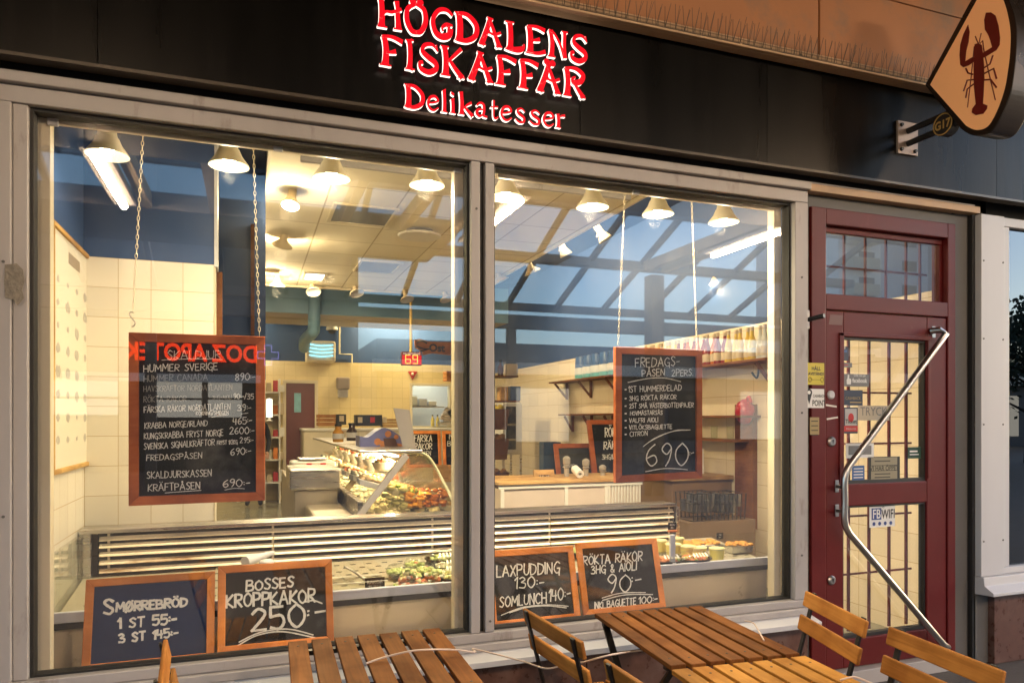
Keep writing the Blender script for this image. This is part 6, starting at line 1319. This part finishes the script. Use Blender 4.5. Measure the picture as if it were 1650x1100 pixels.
small_board("narrow black chalkboard for smoked prawns half hidden by the Friday bag board", 958, 676, 1012, 778, 2.6, [("RÖKTA", 975, 704, 1004, 700, 14), ("RÄKOR", 973, 724, 1004, 721, 12), ("3HG&AIOLI", 970, 740, 1006, 738, 8)], M['frame_wood2'], .16)
small_board("tiny framed chalkboard with a red bow on the till counter", 862, 757, 895, 776, 2.2, [("JULSILL", 868, 770, 890, 769, 6)], lw_, .03)
x0, x1, z0_, z1_ = bx(876, 712, 904, 760, 3.3); tag(MB().box(x0, x1, 3.3, 3.42, FL + .5, z1_).build("navy_panel", mat("navy board", (.02, .05, .10), .5), bevel=.004), "plain navy blue board standing left of the grey easel", "board")
# fridge and shelves at far right
x0, x1, z0_, z1_ = bx(811, 649, 842, 729, 6.6); t = thing("small_fridge", "small white glass door fridge on a steel stand", "fridge", (x0, 6.6, z0_))
MB().box(x0, x1, 6.62, 7.1, z0_, z1_).build("cabinet", M['white'], t, bevel=.008); m = MB()
MB().box(x0 + .05, x1 - .10, 6.612, 6.619, z0_ + .05, z1_ - .05).build("door", M['dark'], t); MB().box(x0 + .05, x1 - .10, 6.60, 6.606, z0_ + .05, z1_ - .05).build("door_glass", M['glass2'], t)
for i in range(2): MB().box(x0 + .055, x1 - .105, 6.6075, 6.611, z0_ + .18 + i * .22, z0_ + .21 + i * .22).build("shelf_edge", M['beige'], t)
m = MB()
for x in (x0, x1 - .03):
    for y in (6.62, 7.05): m.box(x, x + .03, y, y + .03, FL, z0_ - .03)
m.box(x0, x1, 6.62, 7.08, z0_ - .029, z0_ - .002).box(x0, x1, 6.62, 7.08, FL + .3, FL + .32); tag(m.build("steel_stand", M['steel'], bevel=.003), "steel stand under the small glass door fridge", "stand")
x0, x1, z0_, z1_ = bx(790, 555, 830, 800, 5.9); t = thing("basket_rack", "wooden wall rack with lattice back beside the mullion", "rack", (x0, 6, FL))
m = MB().box(x0 - .15, x0 + .14, 6.2, 6.22, FL, z1_); m.build("lattice_back", tiles("lattice", (.42, .33, .22), (.05, .04, .03), .045, (0, 2), .2, .6), t)
for z, xx in ((PY(810, 605, 5.9).z, x1 + .03), (PY(810, 645, 5.9).z, x1 + .05)): MB().box(x0 - .15, xx, 5.85, 6.19, z - .02, z).bar((x0 + .05, 6.18, z - .22), (x0 + .05, 5.92, z - .03), .03, .03).build("shelf", M['dark_wood'], t)
zsA, zsB = PY(810, 605, 5.9).z, PY(810, 645, 5.9).z
for k, (dx, col, h_, lb) in enumerate(((.0, (.5, .14, .03), .30, "tall orange bottle on the upper rack shelf"), (.12, (.12, .04, .02), .2, "short brown bottle on the upper rack shelf"))):
    t = thing("bottle", lb, "bottle", (x0 + .06 + dx, 6.0, zsA)); local(MB().lathe([(0, 0), (.04, 0), (.04, h_ * .6), (.015, h_ * .8), (.015, h_), (0, h_)], (0, 0, 0), 12).build("glass_body", mat("bottle " + lb[:6], col, .2), t, smooth=40)); local(MB().lathe([(.018, h_ - .02), (.018, h_ + .02), (0, h_ + .02)], (0, 0, 0), 10).build("cap", M['dark'], t))
tag(MB().box(x0 + .26, x0 + .42, 5.95, 6.1, zsA + .001, zsA + .17).build("carton", M['beige'], bevel=.01), "beige carton at the end of the upper rack shelf", "carton")
tag(MB().box(x0 + .16, x0 + .28, 5.95, 6.1, zsB + .001, zsB + .19).build("carton", lw_, bevel=.01), "tan carton on the lower rack shelf", "carton"); tag(MB().box(x0 + .31, x0 + .46, 5.95, 6.1, zsB + .001, zsB + .2).build("carton", chipm, bevel=.01), "dark blue packet on the lower rack shelf", "packet")
bk_m = mat("wicker", (.17, .065, .03), .7, vary=.4, scale=70, bump=.8, bscale=120)
bz = [(692, 36, "upper wicker basket on the rack beside the mullion", "yellow"), (740, 34, "middle wicker basket on the rack beside the mullion", None), (795, 34, "lowest wicker basket full of packets on the rack", "pack")]
for v, hpx, lb, ex in bz:
    p = PY(800, v, 5.6); t = thing("wicker_basket", lb, "basket", (p.x, 5.7, p.z), "wicker baskets on the rack"); h_ = .26
    local(MB().lathe([(0, 0), (.17, 0), (.20, h_), (.21, h_ + .01), (.185, h_), (.16, .02), (0, .02)], (0, 0, 0), 22).build("wicker", bk_m, t, smooth=40)); m = MB()
    for i in range(12): m.lump((random.uniform(-.12, .12), random.uniform(-.12, .12), h_ - .01 + random.uniform(0, .05)), .05, 7, .35, 0, .8, i)
    local(m.build("contents", mat("basket " + str(ex), (.68, .50, .06) if ex == "yellow" else (.30, .15, .05), .4, vary=.4, scale=20), t, smooth=60))
tag(MB().box(p.x - .02, p.x + .18, 5.2, 5.4, FL + .5, p.z + .0).build("green_box", mat("lime green box", (.25, .45, .06), .4), bevel=.006), "lime green box standing by the mullion beside the baskets", "box")
# ================================================================ folding tables and chairs outside
def add_legs(t, w, dl, h):
    for sx in (-1, 1):
        x = sx * (w / 2 - .035)
        MBx = MB().bar((x, dl / 2 - .06, h - .03), (x, -dl / 2 + .04, .0), .012, .030, (1, 0, 0)); local(MBx.build("leg", M['blacksteel'], t, bevel=.002))
        x2 = x - sx * .016; local(MB().bar((x2, -dl / 2 + .06, h - .03), (x2, dl / 2 - .04, .0), .012, .030, (1, 0, 0)).build("leg", M['blacksteel'], t, bevel=.002))
    for y in (-dl / 2 + .04, dl / 2 - .04): local(MB().tube([(-w / 2 + .04, y, .02), (w / 2 - .04, y, .02)], .008, 8).build("foot_bar", M['blacksteel'], t))
    for y in (-dl / 2 + .07, dl / 2 - .07): local(MB().box(-w / 2 + .02, w / 2 - .02, y - .012, y + .012, h - .038, h - .0205).build("cross_rail", M['blacksteel'], t))
def table(label, far_mid, rz, w, dl, m_, h=.70, n=7, seed=0):
    c = Vector((far_mid[0], far_mid[1], 0)) + Matrix.Rotation(rz, 3, 'Z') @ Vector((0, -dl / 2, 0))
    t = thing("folding_table", label, "table", c, "slatted folding tables on the pavement", rz)
    pitch = w / n; sw = pitch - .017; g_ = random.Random(seed)
    for i in range(n):
        x = -w / 2 + pitch * (i + .5)
        dz = g_.uniform(-.001, .001)
        o = MB().box(-sw / 2, sw / 2, -dl / 2, dl / 2, -.019, 0).build("slat", m_, t, bevel=.003); o.matrix_basis = Matrix.Translation((x, g_.uniform(-.002, .002), h + dz))
        for y in (-dl / 2 + .07, dl / 2 - .07): MB().lathe([(.005, -.001), (.005, .0008), (.004, .0012), (0, .0006)], (0, y, 0), 8).build("screw_head", M['blacksteel'], o)
    add_legs(t, w, dl, h); return t
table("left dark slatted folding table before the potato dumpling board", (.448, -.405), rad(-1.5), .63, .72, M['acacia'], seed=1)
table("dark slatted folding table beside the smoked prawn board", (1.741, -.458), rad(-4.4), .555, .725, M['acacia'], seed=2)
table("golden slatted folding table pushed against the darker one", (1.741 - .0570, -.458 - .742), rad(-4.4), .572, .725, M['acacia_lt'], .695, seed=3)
def chair_proto(label):
    t = thing("folding_chair", label, "chair", (0, 0, 0), "slatted folding chairs around the tables")
    w = .50                                                    # sitter looks along -y, slats along x
    tilt = rad(12)
    for z, y in ((.765, .215), (.66, .190)):
        o = MB().box(-w / 2, w / 2, -.008, .008, -.034, .034).build("back_slat", M['acacia_x'], t, bevel=.005); o.matrix_basis = Matrix.Translation((0, y - .012, z)) @ Matrix.Rotation(-tilt, 4, 'X')
    for i in range(5):
        o = MB().box(-w / 2 + .03, w / 2 - .03, -.028, .028, -.008, .008).build("seat_slat", M['acacia_x'], t, bevel=.004); o.matrix_basis = Matrix.Translation((0, -.19 + i * .068, .45 - i * .004))
    for sx in (-1, 1):
        x = sx * (w / 2 - .05)
        m = MB().bar((x, .224, .80), (x, .135, .47), .010, .026, (1, 0, 0)).bar((x, .135, .47), (x, -.24, .0), .010, .026, (1, 0, 0)); local(m.build("leg", M['blacksteel'], t, bevel=.002))
        x2 = x - sx * .014; local(MB().bar((x2, -.21, .435), (x2, .26, .0), .010, .026, (1, 0, 0)).build("leg", M['blacksteel'], t, bevel=.002))
        local(MB().bar((x, -.22, .437), (x, .13, .425), .010, .022, (1, 0, 0)).build("seat_rail", M['blacksteel'], t))
    for y, z in ((-.235, .01), (.255, .01), (.10, .20)): local(MB().tube([(-w / 2 + .05, y, z), (w / 2 - .05, y, z)], .007, 8).build("stretcher", M['blacksteel'], t))
    return t
# backrest centre -> chair origin: local (0,.21); rz turns -y (sitter's view) into the facing direction
def put_chair(o, bx_, by_, rz):
    off = Matrix.Rotation(rz, 3, 'Z') @ Vector((0, .21, 0)); o.location = (bx_ - off.x, by_ - off.y, 0); o.rotation_euler = (0, 0, rz)
c0 = chair_proto("folding chair facing the dark table just below the salmon pudding board")
put_chair(c0, 1.085, -.84, rad(90 + 3.5))
put_chair(dup(c0, label="folding chair at the golden table whose backrest tops just show"), 1.095, -1.53, rad(90 + 1))
put_chair(dup(c0, label="folding chair with its backrest before the burgundy door"), 2.325, -.99, rad(-90 - 16))
put_chair(dup(c0, label="folding chair at the golden table nearest the pavement right of the door"), 2.245, -1.56, rad(-90 - 8))
put_chair(dup(c0, label="folding chair seen edge on in front of the navy chalkboard"), -.268, -.80, rad(90 + 4))
# thin white cable over tables
cm = mat("pinkish white cable", (.55, .44, .38), .5)
pts = [PZ(590, 1068, .703), PZ(620, 1058, .715), PZ(670, 1047, .74), PZ(730, 1046, .725), PZ(765, 1050, .708), Vector((.85, -.62, .66)), PY(840, 1064, -.70), PY(878, 1076, -.82), PY(905, 1072, -.84), PY(940, 1066, -.86), PY(985, 1054, -.95), PY(1035, 1047, -.75)]
tag(MB().tube(cr(pts, 6), .0033, 6).build("light_cable", cm, smooth=60), "thin pale cable sagging from the left table past the chair", "cable")
pts = [PZ(1200, 1000, .704), PZ(1214, 1003, .716), PZ(1222, 1015, .712), PZ(1231, 1031, .704)]
tag(MB().tube(cr(pts, 6), .0033, 6).build("light_cable", cm, smooth=60), "short pale cable end arching over the dark right table", "cable")
pts = [PZ(1354, 1095, .699), PZ(1375, 1090, .712), PZ(1395, 1096, .706), PZ(1420, 1108, .702)]
tag(MB().tube(cr(pts, 6), .0033, 6).build("light_cable", cm, smooth=60), "pale cable curving over the golden table corner", "cable")
# ================================================================ across the passage: what the window mirrors
K_ = 1.5
CNZ = 4.6
cs = thing("street_canopy", "flat dark canopy over the passage with three tube lamps", "canopy", (1, -7, CNZ))
so = mat("dark canopy soffit", (.05, .05, .055), .6)
m = MB().box(-10, 6.4, -5.8, -.22, CNZ, CNZ + .25).box(6.401, 8.5, -5.8, -4.3, CNZ, CNZ + .25).box(-10, 3.2, -10.2, -8.05, CNZ, CNZ + .25).box(-10, -3.4, -8.049, -5.801, CNZ, CNZ + .25)
m.build("roof", so, cs)
m = MB()
for x in (-2.95, -1.7, -1.45, -.55, .42, 1.3, 2.25, 3.05, 3.35): m.box(x, x + .13, -8.049, -5.801, CNZ + .01, CNZ + .22)
for x in (7.55, 7.95): m.box(x, x + .14, -9.5, -5.801, CNZ + .01, CNZ + .2)
m.build("skylight_bars", mat("beige skylight bars", (.35, .28, .18), .6), cs)
m = MB().box(-3.399, 3.19, -8.04, -5.81, CNZ + .10, CNZ + .112); m.build("skylight_glass", M['glass2'], cs)
MB().box(6.42, 8.5, -4.29, -4.1, CNZ - .1, CNZ + .4).build("fascia", mat("grey canopy edge", (.22, .22, .24), .5), cs)
for x in (-9, -3.5, 8.0): MB().box(x - .15, x + .15, -10.0, -9.7, 0, CNZ - .001).build("column", M['greydark'], cs)
for k, ((u0, v0, u1, v1), lb) in enumerate((((165, 250, 187, 330), "lit tube lamp under the canopy mirrored in the left pane"), ((799, 318, 788, 395), "lit tube lamp under the canopy mirrored beside the mullion"), ((1250, 358, 1185, 414), "lit tube lamp under the canopy mirrored near the door"))):
    a = PZ(u0, v0, CNZ - .10); b_ = PZ(u1, v1, CNZ - .10); a.y = -a.y; b_.y = -b_.y
    xm = (a.x + b_.x) / 2; ya, yb = max(a.y, b_.y), min(a.y, b_.y)
    t = thing("tube_lamp", lb, "lamp", (xm, (ya + yb) / 2, CNZ), "tube lamps under the passage canopy")
    MB().box(xm - .14, xm + .14, yb - .1, ya + .1, CNZ - .06, CNZ - .002).build("housing", M['alu_pale'], t, bevel=.01)
    MB().tube([(xm, ya, CNZ - .10), (xm, yb, CNZ - .10)], .045, 10).build("tube", M['tube'], t, smooth=60)
gr = thing("glass_roof", "sloping glazed passage roof on grey steel bars", "glass roof", (3, -13, CNZ))
sb = mat("grey steel bars", (.10, .11, .13), .5)
y_hi, z_hi, y_lo, z_lo = -10.6, 6.2, -14.6, 4.6
m = MB()
x = -9.0
while x < 16: m.bar((x, y_hi, z_hi), (x, y_lo, z_lo), .10, .14); x += 1.4
m.build("rafters", sb, gr)
m = MB()
for f_ in (0, .48, 1): m.bar((-9, y_hi + (y_lo - y_hi) * f_, z_hi + (z_lo - z_hi) * f_ - .02), (16, y_hi + (y_lo - y_hi) * f_, z_hi + (z_lo - z_hi) * f_ - .02), .16 if f_ != .48 else .30, .2)
m.box(-9, 16, y_lo - .15, y_lo + .15, 4.0, 4.35); m.build("purlins", sb, gr)
for x in (-8.8, -2.2, 6.4, 15.6): MB().box(x, x + .22, y_lo - .1, y_lo + .1, 0, 3.999).build("column", sb, gr)
ap = thing("opposite_building", "low dark pharmacy building across the passage with lit shop windows", "building", (0, -22, 0))
YO = 21.0
MB().box(-16, 3.4, -YO - 6, -YO, 0, 7.2).build("wall", mat("dark facade", (.06, .055, .05), .7), ap)
wt = emit("lit shop window", (1, .93, .78), .32)
for (u0, v0, u1, v1) in ((240, 612, 325, 672), (335, 612, 390, 672), (85, 612, 190, 668)):
    a = RF(u0, v0, YO - .03); b_ = RF(u1, v1, YO - .03); f_ = MB().box(a.x, b_.x, -YO + .01, -YO + .03, b_.z, a.z).build("window", wt, ap)
    MB().box(a.x, b_.x, -YO + .031, -YO + .05, (a.z + b_.z) / 2 - .03, (a.z + b_.z) / 2 + .03).build("transom_bar", M['dark'], f_)
a = RF(100, 598, YO - .1); b_ = RF(420, 608, YO - .1); MB().box(a.x, b_.x, -YO + .02, -YO + .12, a.z - .25, a.z).build("fascia_band", M['white'], ap)
a = RF(222, 580, YO - .2); b_ = RF(414, 580, YO - .2); top_ = RF(318, 553, YO - .2)
h_ = top_.z - a.z
vs2, fs2 = ftext("DOZ APOTEK", 1.0, .03)
wx = [v.x for v in vs2]; wy = [v.y for v in vs2]; sx_ = (b_.x - a.x) * 1.12 / (max(wx) - min(wx)); sy_ = h_ / (max(wy) - min(wy))
m = MB(); m.add([(b_.x - (v.x - min(wx)) * sx_, -YO + .2, a.z + (v.y - min(wy)) * sy_) for v in vs2], fs2); m.build("lettering", emit("lit red pharmacy letters", (1, .05, .01), 1.15), ap)
cxp = RF(432, 572, YO - .2); s_ = .26
m = MB().tube([cxp + Vector(q) * s_ for q in ((-.4, 0, 1.2), (.4, 0, 1.2), (.4, 0, .4), (1.2, 0, .4), (1.2, 0, -.4), (.4, 0, -.4), (.4, 0, -1.2), (-.4, 0, -1.2), (-.4, 0, -.4), (-1.2, 0, -.4), (-1.2, 0, .4), (-.4, 0, .4))], .025, 6, closed=True); m.build("cross_sign", emit("lit violet cross", (.35, .3, 1), .5), ap)
rb = thing("shop_row", "long low row of grey shops farther along the passage", "building", (20, -27, 0))
MB().box(5, 60, -34, -27, 0, 5.0).build("wall", mat("grey shop row render", (.12, .12, .13), .8), rb); MB().box(4.8, 60, -26.98, -26.4, 3.6, 4.1).build("canopy_band", M['white'], rb)
for i in range(9): MB().box(6.5 + i * 4.2, 9.6 + i * 4.2, -26.99, -26.95, .6, 3.0).build("window", wt if i in (1, 4, 5, 8) else M['dark'], rb)
# apartment tower far off
tw = thing("apartment_tower", "tall pale apartment tower with balconies beyond the passage", "building", (60, -60, 0))
a = RF(1352, 560, 60); b_ = RF(1560, 560, 60); c = RF(1420, 560, 60)
twm = mat("pale tower render", (.80, .80, .82), .8)
MB().box(a.x, c.x, -60 - 14, -60, 0, 40).build("wall", twm, tw); MB().box(c.x, b_.x, -63 - 12, -62, 0, 38).build("wall", mat("blue grey tower render", (.45, .48, .54), .8), tw)
for k in range(12):
    z = 4 + k * 2.9
    m = MB().box(a.x + .8, a.x + 4.6, -59.999, -58.6, z, z + 1.1).box(a.x + .7, a.x + 4.7, -59.999, -58.5, z - .15, z - .001); m.build("balcony", mat("yellowish balcony", (.42, .38, .28), .7) if k == 0 else bpy.data.materials["yellowish balcony"], tw)
    for x in (c.x - 3.2, c.x + 5.5, c.x + 12): f_ = MB().box(x, x + 2.2, -59.99 if x < c.x else -61.99, -59.9 if x < c.x else -61.9, z + .9, z + 2.1).build("window", M['dark'], tw)
# bare and leafy trees mirrored in the neighbour's dark window
def tree(label, base, h, seed):
    g_ = random.Random(seed); t = thing("tree", label, "tree", base, "trees beyond the passage")
    m = MB(); m.tube([(0, 0, 0), (.1, 0, h * .3), (-.05, .1, h * .6), (0, 0, h * .95)], [.22, .17, .10, .03], 8); tips = []
    for i in range(26):
        z = h * g_.uniform(.28, .92); a = g_.uniform(0, 6.28); l = h * .33 * (1.15 - z / h); e = Vector((l * math.cos(a), l * math.sin(a), z + l * .7)); mid = Vector((0, 0, z)).lerp(e, .5) + Vector((0, 0, -.08 * l)); m.tube([(0, 0, z), mid, e], [.06, .035, .012], 5); tips += [mid, e]
        for j in range(3):
            f_ = mid.lerp(e, g_.random()); e2 = f_ + Vector((g_.uniform(-1, 1), g_.uniform(-1, 1), g_.uniform(.2, 1))) * l * .35; m.tube([f_, e2], [.015, .006], 4); tips.append(e2)
    local(m.build("trunk", mat("dark bark", (.03, .025, .02), .9) if "dark bark" not in bpy.data.materials else bpy.data.materials["dark bark"], t))
    m = MB()
    for p in tips:
        for j in range(26):
            c = p + Vector((g_.gauss(0, .35), g_.gauss(0, .35), g_.gauss(0, .3))); a = Vector((g_.uniform(-1, 1), g_.uniform(-1, 1), g_.uniform(-1, 1))).normalized() * .10; b_ = a.cross(Vector((g_.uniform(-1, 1), g_.uniform(-1, 1), .3))).normalized() * .06; m.add([c - a, c + b_, c + a, c - b_], [(0, 1, 2, 3)])
    local(m.build("crown", mat("dark foliage", (.035, .05, .03), .8) if "dark foliage" not in bpy.data.materials else bpy.data.materials["dark foliage"], t)); return t
b_ = RF(1640, 690, 15); tree("leafy tree mirrored low in the neighbouring dark window", (b_.x + .6, -15, 0), 6.2, 3)
b_ = RF(1600, 690, 34); tree("tall thin tree farther along the passage", (b_.x + 3, -34, 0), 9, 8)
